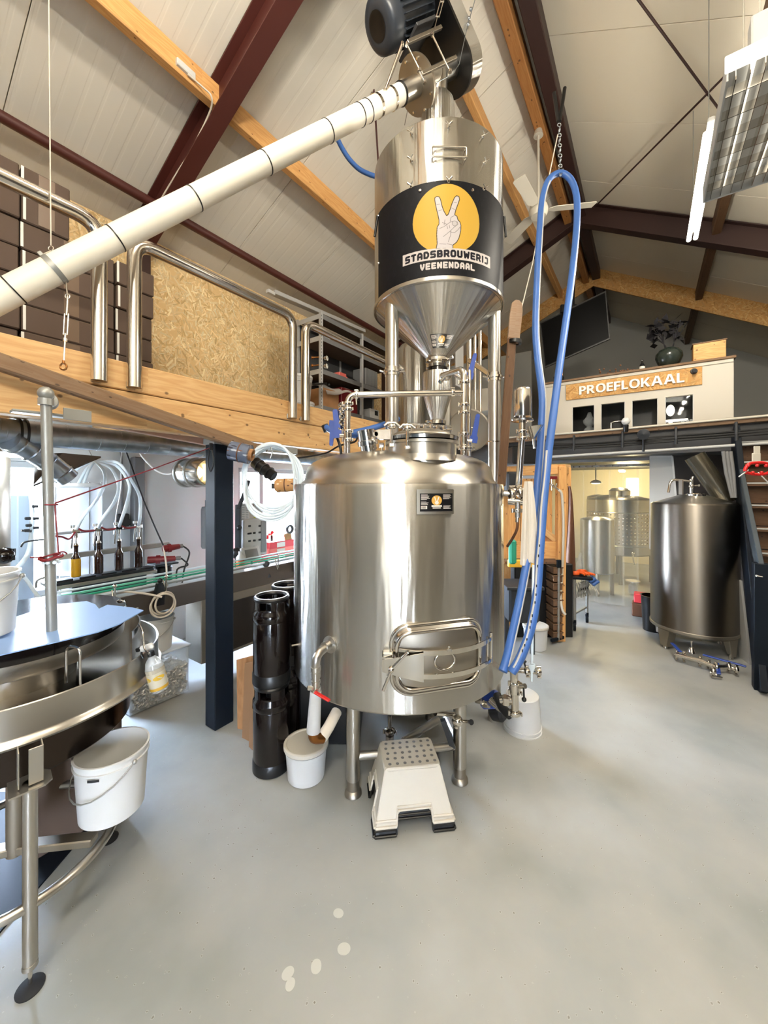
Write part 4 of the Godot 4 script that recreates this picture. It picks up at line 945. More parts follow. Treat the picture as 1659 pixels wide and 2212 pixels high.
# ---------- pipework on the kettle ----------
func valve_handle(p: Vector3, q: Vector3, w: float, t: Node3D, f := Vector3(0, 0, 1)):
	var m := MB.new(); var x := (q - p).normalized(); var s := x.cross(f).normalized(); var n := MB.new()
	n.prism(PackedVector2Array([Vector2(0, -w * 0.6), Vector2(0.035, -w * 0.55), Vector2(0.05, -w * 0.38), Vector2((q - p).length() - 0.01, -w * 0.3), Vector2((q - p).length(), -w * 0.18), Vector2((q - p).length(), w * 0.2), Vector2((q - p).length() - 0.01, w * 0.32), Vector2(0.05, w * 0.4), Vector2(0.035, w * 0.6), Vector2(0, w * 0.6)]), 0.018, Transform3D(Basis(x, s, x.cross(s)), p))
	part(n, "handle", "blue", t, "blue lever handle")
func pipework():
	var d := 2.36; var t := thing("wort_line", "polished pipe with blue levered valves bridging over the kettle lid", "pipe", at(752, 960, d)); var m := MB.new()
	var e0 := at(751, 853, d); var e1 := at(1002, 848, 2.42)
	m.tube(fillet([at(751, 905, d), e0, e1], 0.06, 8), 0.0195, 16); part(m, "bridge_pipe", "tube_steel", t)
	m = MB.new(); m.tube([at(751, 900, d), at(751, 990, d)], 0.0165, 14); m.tube([at(745, 948, d - 0.02), at(745, 985, d - 0.02)], 0.009, 10); part(m, "riser", "tube_steel", t)
	m = MB.new(); m.tube(fillet([at(1002, 985, 2.42), at(1002, 796, 2.42), at(955, 812, 2.6)], 0.05, 8), 0.021, 14); part(m, "riser", "tube_steel", t)
	m = MB.new(); m.tube([at(1014, 985, 2.5), at(1014, 800, 2.5)], 0.012, 10); part(m, "riser", "tube_steel", t)
	for q in [[751, 872, d], [751, 884, d], [751, 932, d], [751, 950, d], [1002, 826, 2.42], [1002, 874, 2.42], [1002, 891, 2.42], [1002, 937, 2.42], [1002, 968, 2.42], [1012, 968, 2.48]]:
		m = MB.new(); clamp_ring(m, at(q[0], q[1], q[2]), Vector3.UP, 0.023); part(m, "clamp", "chrome", t)
	m = MB.new(); clamp_ring(m, at(978, 847, 2.41), Vector3.RIGHT, 0.018); part(m, "clamp", "chrome", t)
	m = MB.new(); clamp_ring(m, at(770, 852, d), Vector3.RIGHT, 0.018); m.cyl(at(769, 858, d), at(770, 874, d), 0.005, 6); part(m, "clamp", "chrome", t)
	for q in [[751, 941, d], [1002, 952, 2.42]]:
		m = MB.new(); var c := at(q[0], q[1], q[2]); m.cyl(c - Vector3(0, 0.03, 0), c + Vector3(0, 0.03, 0), 0.026, 16, -1, 0.006); m.cyl(c, c + Vector3(0.05 * (-1 if q[0] < 900 else 1), 0, 0.01), 0.012, 10); part(m, "valve_body", "chrome", t)
	m = MB.new(); var vv := at(965, 812, 2.58); m.ball(vv, 0.032, 16); m.cyl(vv, vv + Vector3(-0.05, -0.05, 0.03), 0.014, 10); m.cyl(at(985, 806, 2.5), at(1010, 820, 2.5), 0.024, 14); part(m, "elbow_valve", "chrome", t)
	valve_handle(at(731, 945, d), at(723, 884, d), 0.05, t)
	valve_handle(at(719, 908, d + 0.03), at(715, 963, d + 0.03), 0.036, t)
	valve_handle(at(1022, 956, 2.44), at(1033, 894, 2.44), 0.042, t)
	valve_handle(at(1013, 818, 2.5), at(1027, 763, 2.5), 0.04, t)
	# small clamps hung up on the riser
	for k in 5:
		m = MB.new(); var c := at(739 - k * 0.8, 880 + k * 11.5, d + 0.02); clamp_ring(m, c, Vector3(0.6, 0.5, 0.6), 0.018); single(m, "hung_clamp", "chrome", ["topmost", "second", "middle", "fourth", "lowest"][k] + " loose steel clamp of the bunch hung beside the left blue valve", "clamp", c, "bunch of loose clamps")
	# blue hose joined to it and passing behind
	t = thing("transfer_hose", "blue hose lying behind the kettle lid beside the left valve", "hose", at(765, 935, 2.5)); m = MB.new()
	m.tube(spline([at(704, 922, 2.6), at(712, 928, 2.55), at(735, 938, 2.45), at(765, 934, 2.5), at(800, 926, 2.6), at(832, 916, 2.7), at(860, 905, 2.8)]), 0.02, 12); m.tube(spline([at(740, 940, 2.5), at(790, 944, 2.6), at(850, 942, 2.8)]), 0.014, 10); part(m, "hose", "hose_blue", t)
	m = MB.new(); m.cyl(at(701, 918, 2.6), at(707, 932, 2.6), 0.024, 12); part(m, "hose_end", "black", t)
	# gas spring/black cables by it
	m = MB.new(); m.tube(spline([at(640, 990, 2.6), at(700, 980, 2.5), at(733, 963, 2.42), at(765, 955, 2.38), at(772, 945, 2.36)]), 0.006, 8); m.tube(spline([at(737, 985, 2.4), at(735, 965, 2.4), at(726, 940, 2.42), at(722, 930, 2.43)]), 0.009, 8); single(m, "sensor_cable", "black", "black cable running to the left valve on the kettle", "cable", at(700, 980, 2.5))
	# vent pot at the right on its stand pipe
	d = 2.2; t = thing("vent_pot", "upturned polished pot on a stand pipe at the right of the kettle", "vent", at(1128, 905, d)); m = MB.new(); var pc := at(1128.5, 900, d)
	m.lathe([Vector2(0.014, 0), Vector2(0.047, 0), Vector2(0.0485, 0.004), Vector2(0.0485, 0.145), Vector2(0.046, 0.158), Vector2(0.038, 0.165), Vector2(0, 0.167)], up(pc), 36); part(m, "pot", "chrome", t)
	m = MB.new(); m.lathe([Vector2(0.016, -0.022), Vector2(0.05, -0.03), Vector2(0.062, -0.026), Vector2(0.064, -0.018), Vector2(0.056, -0.014), Vector2(0.016, -0.012)], up(pc), 36); part(m, "drip_tray", "tube_steel", t)
	m = MB.new(); var p2 := hit(1092, 1065, KC, KR); var wall := ring(KC, KR - 0.01, p2.x, p2.y)
	m.tube(fillet([pc, Vector3(pc.x, 2.02, pc.z), at(1119, 1068, d + 0.05), wall], 0.06, 8), 0.0185, 14); m.tube([pc + Vector3(0, -0.04, 0), pc + Vector3(0, -0.115, 0)], 0.022, 14); part(m, "stand_pipe", "tube_steel", t)
	for q in [[1128, 947], [1127, 932]]:
		m = MB.new(); clamp_ring(m, at(q[0], q[1], d), Vector3.UP, 0.02); part(m, "clamp", "chrome", t)
	m = MB.new(); clamp_ring(m, at(1106, 1066, 2.24), Vector3.RIGHT, 0.03, 0.018); clamp_ring(m, at(1124, 1064, 2.2), Vector3(1, 0.2, 0), 0.026, 0.016); m.cyl(at(1098, 1083, 2.24), at(1134, 1085, 2.2), 0.02, 12); part(m, "cross_fitting", "chrome", t)
	m = MB.new(); m.tube([at(1118, 1085, 2.2), at(1118, 1118, 2.2)], 0.014, 10); clamp_ring(m, at(1118, 1103, 2.2), Vector3.UP, 0.022); m.cyl(at(1118, 1112, 2.2), at(1117, 1128, 2.2), 0.01, 8); part(m, "sample_cock", "chrome", t)
	m = MB.new(); m.tube(spline([at(1118, 1128, 2.2), at(1116, 1145, 2.2), at(1106, 1165, 2.25), at(1096, 1180, 2.3)]), 0.008, 8); part(m, "probe_cable", "leather", t)
	# funnel
	m = MB.new(); var fc := at(1151, 922, 2.3); m.lathe([Vector2(0.008, -0.13), Vector2(0.009, -0.075), Vector2(0.012, -0.07), Vector2(0.058, 0.0), Vector2(0.061, 0.006), Vector2(0.056, 0.005), Vector2(0.011, -0.06)], frame(fc, Vector3(-0.12, 1, 0.1)), 28); single(m, "funnel", "chrome", "small polished steel funnel hanging behind the vent pipe", "funnel", fc)
	# towel
	t = thing("towel", "white cloth hung over the pipe end beside the blue hose", "towel", at(1128, 1045, 2.12)); m = MB.new()
	m.sheet(22, 14, func(x, y):
		var fold: float = sin(x * 11.0) * 0.012 * (0.5 + 0.5 * y) + sin(x * 23.0 + 2 + y) * 0.003
		var pxx: float = lerpf(1134, 1146, x) if y < 0.02 else lerpf(1124 + 8.0 * (1 - y), 1146 + 18.0 * pow(y, 0.5), x)
		return at(pxx, lerpf(1040, 1219 - 4.0 * x * x + 3 * sin(x * 9), y), 2.10 - fold + 0.05 * absf(x - 0.5)), 0.006)
	part(m, "cloth", "cloth", t); m = MB.new()
	m.sheet(10, 12, func(x, y): return at(lerpf(1138 + 4 * y, 1150 + 11 * y, x), lerpf(1040, 1214, y), 2.16 + 0.01 * sin(x * 9) + 0.02 * y), 0.006); part(m, "back_fold", "cloth", t)
	# blue hose looped over a hook
	t = thing("blue_hose", "long blue hose looped over a hook beside the hopper and falling to the floor", "hose", at(1212, 372, 2.85)); m = MB.new()
	var strand := []
	for q in [[1086, 1450, 1.95], [1096, 1417, 1.98], [1120, 1310, 2.05], [1137, 1223, 2.12], [1150, 1150, 2.2], [1158, 1085, 2.26], [1166, 985, 2.34], [1171, 905, 2.4], [1171, 850, 2.44], [1161, 770, 2.52], [1157, 700, 2.58], [1161, 590, 2.66], [1166, 500, 2.73], [1172, 430, 2.79], [1186, 388, 2.83], [1211, 374, 2.85], [1234, 390, 2.83], [1246, 430, 2.79], [1245, 500, 2.72], [1236, 590, 2.62], [1223, 690, 2.52], [1209, 790, 2.42], [1196, 890, 2.33], [1185, 975, 2.26], [1175, 1075, 2.18], [1167, 1180, 2.1], [1159, 1285, 2.02], [1147, 1355, 1.97], [1127, 1415, 1.93], [1105, 1452, 1.92]]: strand.append(at(q[0], q[1], q[2]))
	var hp := spline(strand, 5); m.tube(hp, 0.0225, 14); part(m, "hose", "hose_blue", t)
	m = MB.new(); var st := []
	for k in range(3, 70): st.append(hp[k] + Vector3(0.012, 0, 0.0135))
	m.tube(st, 0.0075, 6); part(m, "stripe", "light_grey", t, "pale printed stripe along the hose"); m = MB.new(); st = []
	for k in range(115, hp.size() - 2): st.append(hp[k] + Vector3(-0.013 - 0.002 * sin(k), 0.003, 0.0125))
	m.tube(st, 0.0075, 6); part(m, "stripe", "light_grey", t, "pale printed stripe along the hose")
	# printed maker's lines on the stripe: short dark dashes
	m = MB.new()
	for k in range(124, 140):
		if k % 4 != 0: m.box(hp[k] + Vector3(-0.013 - 0.002 * sin(k), 0.003, 0.0205), Vector3(0.005, 0.02, 0.0015))
	stuff(m, "printing", "navy", t)
	t = thing("hose_hook", "chain and hook holding the blue hose loop under the ridge beam", "hook", at(1210, 190, 2.95)); m = MB.new()
	m.tube([at(1197, 200, 2.95), at(1206, 262, 2.95)], 0.014, 8); m.tube([at(1220, 190, 2.95), at(1209, 262, 2.95)], 0.014, 8); part(m, "strap", "black", t)
	for k in 9:
		m = MB.new(); m.tube(circle(at(1208 + k * 0.3, 270 + k * 11, 2.9), Vector3(1, 0, 0) if k % 2 else Vector3(0, 0, 1), 0.013, 10), 0.0035, 6, true); part(m, "link", "galvanised", t)
	m = MB.new(); m.tube(spline([at(1207, 364, 2.86), at(1210, 380, 2.82), at(1216, 366, 2.86)]), 0.006, 8); part(m, "hook", "galvanised", t)
	m = MB.new(); m.tube([at(1205, 290, 2.9), at(1185, 385, 2.9), at(1150, 570, 2.9), at(1126, 668, 2.85)], 0.004, 6); single(m, "cord", "string", "thin pale cord slanting from the hose hook down to the wooden paddle", "cord", at(1205, 290, 2.9))
	# mash paddle
	t = thing("mash_paddle", "dark wooden mash paddle leaning upright between the hopper leg and the vent pipe", "paddle", at(1095, 1000, 2.7)); m = MB.new()
	var pa := at(1082, 1050, 2.70); var pb := at(1106, 730, 2.70); var pt := at(1119, 655, 2.70); var pd := (pt - pa).normalized()
	m.prism(PackedVector2Array([Vector2(-0.04, 0), Vector2(0.04, 0), Vector2(0.044, 0.22), Vector2(0.034, 0.28), Vector2(0.012, 0.30), Vector2(-0.012, 0.3), Vector2(-0.034, 0.28), Vector2(-0.042, 0.2)]), 0.022, Transform3D(Basis(pd.cross(Vector3(0, 0, 1)).normalized(), pd, Vector3(0, 0, 1)), at(1107, 742, 2.72))); part(m, "blade", "paddle_wood", t)
	m = MB.new(); m.bar(pa, pb, 0.03, 0.06, Vector3.RIGHT, 0.006); part(m, "shaft", "tread_wood", t)
	m = MB.new(); m.lathe([Vector2(0.03, -0.012), Vector2(0.048, -0.012), Vector2(0.048, 0.012), Vector2(0.03, 0.012)], frame(at(1112, 739, 2.7), pd), 12); part(m, "band", "black", t)
	# outlet fittings low at the right
	t = thing("outlet_valves", "cluster of steel outlet pipes and valves low at the right of the kettle", "valve", at(1110, 1450, 2.05)); m = MB.new(); var b := at(1110, 1448, 2.05)
	m.tube([at(1080, 1444, 2.15), at(1160, 1451, 1.98)], 0.0145, 12); part(m, "sample_pipe", "chrome", t)
	m = MB.new(); m.tube(fillet([b, at(1113, 1546, 2.05), at(1080, 1530, 2.15), at(1060, 1512, 2.2)], 0.05, 7), 0.021, 14); part(m, "down_pipe", "chrome", t)
	for q in [[1139, 1450, 2.0], [1163, 1451, 1.98]]:
		m = MB.new(); clamp_ring(m, at(q[0], q[1], q[2]), Vector3.RIGHT, 0.016); part(m, "clamp", "chrome", t)
	for q in [1476, 1495, 1540]:
		m = MB.new(); clamp_ring(m, at(1112, q, 2.05), Vector3.UP, 0.022); part(m, "clamp", "chrome", t)
	m = MB.new(); m.cyl(at(1112, 1478, 2.05), at(1112, 1493, 2.05), 0.03, 16); m.cyl(at(1112, 1483, 2.05), at(1135, 1482, 2.0), 0.013, 10); part(m, "valve_body", "chrome", t)
	m = MB.new(); m.cyl(at(1131, 1484, 2.0), at(1132, 1508, 2.0), 0.005, 8); m.ball(at(1132, 1511, 2.0), 0.013, 12); part(m, "lever_knob", "black", t)
	m = MB.new(); m.cyl(at(1080, 1512, 2.08), at(1113, 1513, 2.05), 0.017, 12); m.cyl(at(1093, 1505, 2.07), at(1093, 1520, 2.07), 0.026, 8); part(m, "side_branch", "chrome", t)
	m = MB.new(); m.cyl(at(1149, 1434, 1.99), at(1149, 1452, 1.99), 0.011, 10); m.cyl(at(1149, 1452, 1.99), at(1149, 1472, 1.99), 0.006, 8); m.cyl(at(1149, 1434, 1.99), at(1149, 1443, 1.99), 0.016, 10); m.tube([at(1149, 1434, 1.99), at(1150, 1370, 2.0), at(1152, 1220, 2.05)], 0.007, 8); part(m, "sight_tube", "hose_clear", t)
	m = MB.new(); m.tube(spline([at(1135, 1440, 2.0), at(1133, 1432, 2.0), at(1137, 1428, 2.0)]), 0.005, 6); part(m, "wing_nut", "rubber", t)
	m = MB.new(); m.tube(spline([at(1074, 1502, 2.2), at(1085, 1528, 2.12), at(1102, 1545, 2.06)]), 0.024, 12); part(m, "black_hose", "rubber", t)
	t = thing("pump", "blue and black pump low behind the outlet valves of the kettle", "pump", at(1062, 1535, 2.3)); m = MB.new()
	m.cyl(at(1040, 1512, 2.3), at(1078, 1510, 2.25), 0.05, 20, -1, 0.01); part(m, "pump_head", "blue", t); m = MB.new(); m.cyl(at(1062, 1530, 2.35), at(1090, 1535, 2.3), 0.065, 20, -1, 0.015); part(m, "motor", "rubber", t)
	m = MB.new()
	for q in [[1030, 1512], [1044, 1520]]: m.cyl(at(q[0], q[1], 2.25), at(q[0] + 12, q[1] + 2, 2.22), 0.02, 12)
	part(m, "fitting", "chrome", t)
	# dark frame and motor seen under the kettle
	t = thing("agitator_drive", "steel pipes and small valves in the shade under the kettle", "pipe", Vector3(0.05, 0, -2.5)); m = MB.new()
	m.tube([at(872, 1602, 2.2), at(945, 1555, 2.4)], 0.024, 12); part(m, "slanted_pipe", "steel_satin", t); m = MB.new()
	m.bar(at(957, 1555, 2.2), at(978, 1615, 2.2), 0.03, 0.03); m.bar(at(975, 1615, 2.2), at(930, 1620, 2.6), 0.03, 0.03); part(m, "angle_frame", "charcoal", t); m = MB.new()
	m.cyl(at(842, 1545, 2.3), at(842, 1585, 2.3), 0.012, 10); m.cyl(at(842, 1588, 2.3), at(842, 1605, 2.3), 0.025, 12); clamp_ring(m, at(842, 1580, 2.3), Vector3.UP, 0.026); part(m, "drain_cock", "chrome", t); m = MB.new()
	m.ball(at(988, 1557, 2.05), 0.03, 12); m.cyl(at(988, 1560, 2.05), at(985, 1572, 2.05), 0.012, 8); m.cyl(at(996, 1558, 2.05), at(1012, 1559, 2.0), 0.008, 8); m.cyl(at(940, 1540, 2.0), at(980, 1543, 2.1), 0.014, 10); part(m, "small_valve", "chrome", t); m = MB.new()
	m.ball(at(1018, 1560, 2.0), 0.014, 10); part(m, "knob", "rubber", t)

# ---------- things standing on the floor round the kettle ----------
func bucket(called: String, p: Vector3, r: float, h: float, label: String, lid := false, flip := false, handle := true, hyaw := 0.6) -> Node3D:
	var t := thing(called, label, "bucket", p); var m := MB.new(); var rb := r * 0.88
	var xf := up(p) if not flip else Transform3D(Basis(Vector3(1, 0, 0), PI), p + Vector3(0, h, 0))
	var pr := [Vector2(0, 0.0), Vector2(rb - 0.006, 0.0), Vector2(rb, 0.005), Vector2(r * 0.985, h * 0.86), Vector2(r + 0.004, h * 0.865), Vector2(r + 0.004, h * 0.885), Vector2(r * 0.99, h * 0.89), Vector2(r * 0.995, h - 0.008), Vector2(r + 0.005, h - 0.007), Vector2(r + 0.005, h), Vector2(r - 0.003, h)]
	if not lid: pr.append_array([Vector2(rb - 0.004, 0.006), Vector2(0, 0.005)])
	m.lathe(pr, xf, 48); part(m, "body", "white", t)
	if lid:
		m = MB.new(); m.lathe([Vector2(r + 0.006, h - 0.016), Vector2(r + 0.009, h - 0.014), Vector2(r + 0.009, h + 0.004), Vector2(r + 0.004, h + 0.008), Vector2(r - 0.006, h + 0.008), Vector2(r - 0.012, h + 0.002), Vector2(0, h + 0.002)], xf, 48); part(m, "lid", "offwhite", t)
	if handle:
		m = MB.new(); var pts := []
		for k in 13:
			var a := PI * k / 12; pts.append(p + Vector3(0, h * 0.9, 0) + (Vector3(cos(hyaw), 0, -sin(hyaw)) * cos(a) * (r + 0.01) + Vector3(sin(hyaw), 0, cos(hyaw)) * sin(a) * (r + 0.012)) + Vector3(0, -sin(a) * h * 0.42, 0))
		m.tube(pts, 0.003, 6)
		for s in [0, 12]: m.ball(pts[s], 0.01, 8)
		part(m, "handle", "zinc_grey", t)
		m = MB.new(); wrapped(m, p, r + 0.0035, -0.02, 0.30, p.y + h * 0.80, p.y + h * 0.84, -1.0, 6); wrapped(m, p, r * 0.95, -0.02, 0.30, p.y + h * 0.80, p.y + h * 0.84, -1.0, 6); part(m, "mark", "charcoal", t)
	return t
func keg(p: Vector3, label: String) -> Node3D:
	var t := thing("keg", label, "keg", p, "dark plastic kegs beside the kettle"); var m := MB.new(); var r := 0.112
	m.lathe([Vector2(0, 0.05), Vector2(r - 0.012, 0.05), Vector2(r - 0.004, 0.07), Vector2(r - 0.004, 0.37), Vector2(r - 0.015, 0.40), Vector2(r - 0.045, 0.425), Vector2(0, 0.44)], up(p), 40); part(m, "body", "black_gloss", t)
	m = MB.new(); m.lathe([Vector2(r - 0.02, 0.0), Vector2(r - 0.008, 0.0), Vector2(r, 0.008), Vector2(r, 0.065), Vector2(r - 0.006, 0.075)], up(p), 40); part(m, "foot_ring", "black", t)
	m = MB.new(); m.lathe([Vector2(r - 0.006, 0.375), Vector2(r, 0.385), Vector2(r - 0.002, 0.425), Vector2(r - 0.014, 0.44), Vector2(r - 0.014, 0.455)], up(p), 40)
	for k in 4: m.lathe([Vector2(r - 0.02, 0.45), Vector2(r - 0.012, 0.45), Vector2(r - 0.012, 0.505), Vector2(r - 0.02, 0.505)], up(p), 8, k * PI / 2 + 0.25, k * PI / 2 + 1.15)
	part(m, "shoulder", "black_gloss", t)
	m = MB.new(); m.lathe([Vector2(r - 0.03, 0.50), Vector2(r - 0.008, 0.50), Vector2(r - 0.006, 0.512), Vector2(r - 0.012, 0.52), Vector2(r - 0.022, 0.52), Vector2(r - 0.03, 0.51)], up(p), 40); part(m, "grip_ring", "black", t)
	m = MB.new(); m.tube(circle(p + Vector3(0, 0.521, 0), Vector3.UP, r - 0.017, 40), 0.0028, 6, true); m.tube(circle(p + Vector3(0, 0.478, 0), Vector3.UP, 0.03, 24), 0.004, 6, true); part(m, "rim_edge", "white", t, "pale edge of the keg rim")
	m = MB.new(); m.cyl(p + Vector3(0, 0.43, 0), p + Vector3(0, 0.477, 0), 0.032, 20); part(m, "fitting", "black", t)
	return t
func step_stool(y0: float, mt: String, called: String, label: String, dots: bool, grow := 0.0):
	var base := (ony(808, 1809, 0.0) + ony(975, 1790, 0.0)) / 2; var yaw := 0.125; var b := Basis(Vector3.UP, yaw)
	var hgt := 0.245; var w0 := 0.193 + grow; var w1 := 0.137; var z0 := 0.0; var dep0 := 0.33 + grow; var dep1 := 0.20
	var o := base + Vector3(0, y0, 0) + b * Vector3(0.008, 0, -dep0 / 2 + 0.005)
	var t := thing(called, label, "step stool", o)
	var P := func(x: float, y: float, z: float) -> Vector3: return o + b * Vector3(x, y, z)
	# four sides: each a leaning panel with a cut-out between the feet
	for s in 4:
		var wide := s % 2 == 0
		var hb := w0 if wide else dep0 / 2; var ht := w1 if wide else dep1 / 2; var db := dep0 / 2 if wide else w0; var dt := dep1 / 2 if wide else w1
		var rot := Basis(Vector3.UP, yaw + s * PI / 2)
		var Q := func(x: float, y: float) -> Vector3: return o + rot * Vector3(x, y, lerpf(db, dt, y / hgt))
		var cut := 0.42 if wide else 0.36; var ch := 0.065 if wide else 0.10
		var m := MB.new(); var poly := [Vector2(-hb, 0), Vector2(-hb * cut - 0.012, 0), Vector2(-hb * cut, ch - 0.012), Vector2(-hb * cut + 0.012, ch), Vector2(hb * cut - 0.012, ch), Vector2(hb * cut, ch - 0.012), Vector2(hb * cut + 0.012, 0), Vector2(hb, 0), Vector2(ht + 0.004, hgt - 0.01), Vector2(ht - 0.006, hgt), Vector2(-ht + 0.006, hgt), Vector2(-ht - 0.004, hgt - 0.01)]
		var nn: Vector3 = rot * Vector3(0, (db - dt), hgt).normalized()
		var xa := rot.x; var ya := nn.cross(xa); if ya.y < 0: ya = -ya
		var sl := sqrt(hgt * hgt + (db - dt) * (db - dt)) / hgt; var pp := PackedVector2Array()
		for q in poly: pp.append(Vector2(q.x, q.y * sl))
		m.prism(pp, 0.004, Transform3D(Basis(xa, ya, xa.cross(ya)), Q.call(0.0, 0.0)))
		part(m, "side", mt, t)
		# the flared rim round the feet, two steps as on the mould
		m = MB.new()
		for lift in [0.006, 0.030]:
			var e := 0.006 if lift < 0.02 else 0.003
			for g in [[-hb - 0.004, -hb * cut - 0.008], [hb * cut + 0.008, hb + 0.004]]: m.bar(Q.call(g[0], lift) + nn * e, Q.call(g[1], lift) + nn * e, 0.016, 0.012, Vector3.UP, 0.004)
			m.bar(Q.call(-hb * cut - 0.006, ch + lift * 0.6) + nn * e, Q.call(hb * cut + 0.006, ch + lift * 0.6) + nn * e, 0.013, 0.009, Vector3.UP, 0.003)
			for g in [-1.0, 1.0]: m.bar(Q.call(g * (hb * cut + 0.01), lift) + nn * e, Q.call(g * (hb * cut + 0.004), ch + lift * 0.5) + nn * e, 0.012, 0.009, rot * Vector3(1, 0, 0), 0.003)
		part(m, "rim", mt, t)
	var m := MB.new(); var poly := rrect(w1 * 2, dep1, 0.02, 5)
	m.prism(poly, 0.006, Transform3D(Basis(b.x, -b.z, b.y), P.call(0, hgt - 0.005, 0)), true); part(m, "top", mt, t)
	# rounded shoulders between side and top, and down the corners
	m = MB.new(); var loop := []
	for q in rrect(w1 * 2 + 0.002, dep1 + 0.002, 0.022, 5): loop.append(P.call(q.x, hgt - 0.009, q.y))
	m.tube(loop, 0.0095, 8, true)
	for sx in [-1.0, 1.0]:
		for sz in [-1.0, 1.0]: m.tube([P.call(sx * (w0 - 0.004), 0.002, sz * (dep0 / 2 - 0.004)), P.call(sx * (w1 - 0.004), hgt - 0.012, sz * (dep1 / 2 - 0.004))], 0.008, 8)
	part(m, "rounded_edge", mt, t)
	if dots:
		for r in 5:
			for c in 7:
				m = MB.new(); var q: Vector3 = P.call(-0.118 + c * 0.039 + (0.0 if r % 2 else 0.006), hgt + 0.0005, -0.078 + r * 0.039); m.lathe([Vector2(0.0085, 0), Vector2(0.0085, 0.0015), Vector2(0.0, 0.0022)], up(q), 12); part(m, "grip_dot", "mid_grey", t)

func floor_items():
	bucket("lidded_bucket", Vector3(-0.4585, 0, -2.26), 0.121, 0.195, "white lidded bucket on the floor in front of the kettle's left leg", true, false, false)
	bucket("upturned_bucket", Vector3(0.975, 0, -2.70), 0.124, 0.245, "white bucket standing upside down below the outlet valves", false, true, false)
	bucket("white_tub", Vector3(1.60, 0, -4.05), 0.122, 0.24, "white lidded tub on the floor behind the blue hose", true, false, false)
	var k1 := Vector3(-0.683, 0, -2.33); var k2 := Vector3(-0.655, 0, -2.60)
	keg(k1, "dark keg at the bottom of the front stack"); keg(k1 + Vector3(0, 0.522, 0), "dark keg on top of the front stack with a pale rim")
	keg(k2, "dark keg at the bottom of the rear stack, mostly hidden"); keg(k2 + Vector3(0, 0.522, 0), "dark keg on top of the rear stack, half hidden by the kettle")
	step_stool(0.0, "black", "black_step_stool", "black step stool nested under the white one", false, 0.004)
	step_stool(0.042, "offwhite", "white_step_stool", "white step stool with grey grip dots before the kettle", true)
	for c in [[-0.36, -2.72, 0.40, 0.50, "black crate in the deep shade behind the left legs of the kettle"], [0.22, -3.12, 0.5, 0.40, "low black crate in the shade under the back of the kettle"]]:
		var ct := thing("black_crate", c[4], "crate", Vector3(c[0], 0, c[1])); var mm := MB.new(); mm.box(Vector3(c[0], c[3] / 2, c[1]), Vector3(c[2], c[3] - 0.002, 0.4), Basis(), 0.012); part(mm, "body", "black", ct); mm = MB.new(); mm.box(Vector3(c[0], c[3] - 0.03, c[1]), Vector3(c[2] + 0.03, 0.03, 0.43), Basis(), 0.006); part(mm, "rim", "rubber", ct)
	# folded cartons between the post and the kegs
	var k := 0
	for s in [[512, 1425, 560, 1412, 560, 1530, 520, 1522, 2.75], [530, 1432, 566, 1425, 556, 1538, 530, 1530, 2.65], [545, 1440, 572, 1420, 562, 1545, 545, 1542, 2.56]]:
		var m := MB.new(); var q := [at(s[0], s[1], s[8]), at(s[2], s[3], s[8] - 0.06), Vector3(at(s[4], s[5], s[8]).x, 0.002, -s[8] + 0.1), Vector3(at(s[6], s[7], s[8]).x, 0.002, -s[8] + 0.05)]
		m.sheet(1, 1, func(x, y): return q[0].lerp(q[1], x).lerp(q[3].lerp(q[2], x), y), 0.012)
		single(m, "folded_carton", "cardboard_plain" if k else "cardboard", ["folded brown carton leaning nearest the dark post", "middle folded brown carton leaning beside the kegs", "folded brown carton leaning against the front kegs"][k], "carton", q[3], "folded cartons beside the kegs"); k += 1
	# pale worn spots in the floor coat
	var sp := MB.new()
	for s in [[731, 1973, 13], [743, 2050, 15], [683, 2088, 14], [622, 2103, 14], [627, 2127, 12]]:
		var c := ony(s[0], s[1], 0.0); var poly := PackedVector2Array()
		for j in 28: var a := TAU * j / 28; poly.append(Vector2(cos(a), sin(a)) * (s[2] / F * 1.2) * (1 + 0.10 * sin(a * 2 + s[0])))
		sp.prism(poly, 0.0012, Transform3D(Basis(Vector3(1, 0, 0), Vector3(0, 0, -1), Vector3(0, 1, 0)), c))
	stuff(sp, "floor_spots", "paint_patch", null, "pale repaired spots in the floor coating in the foreground", "floor patch")

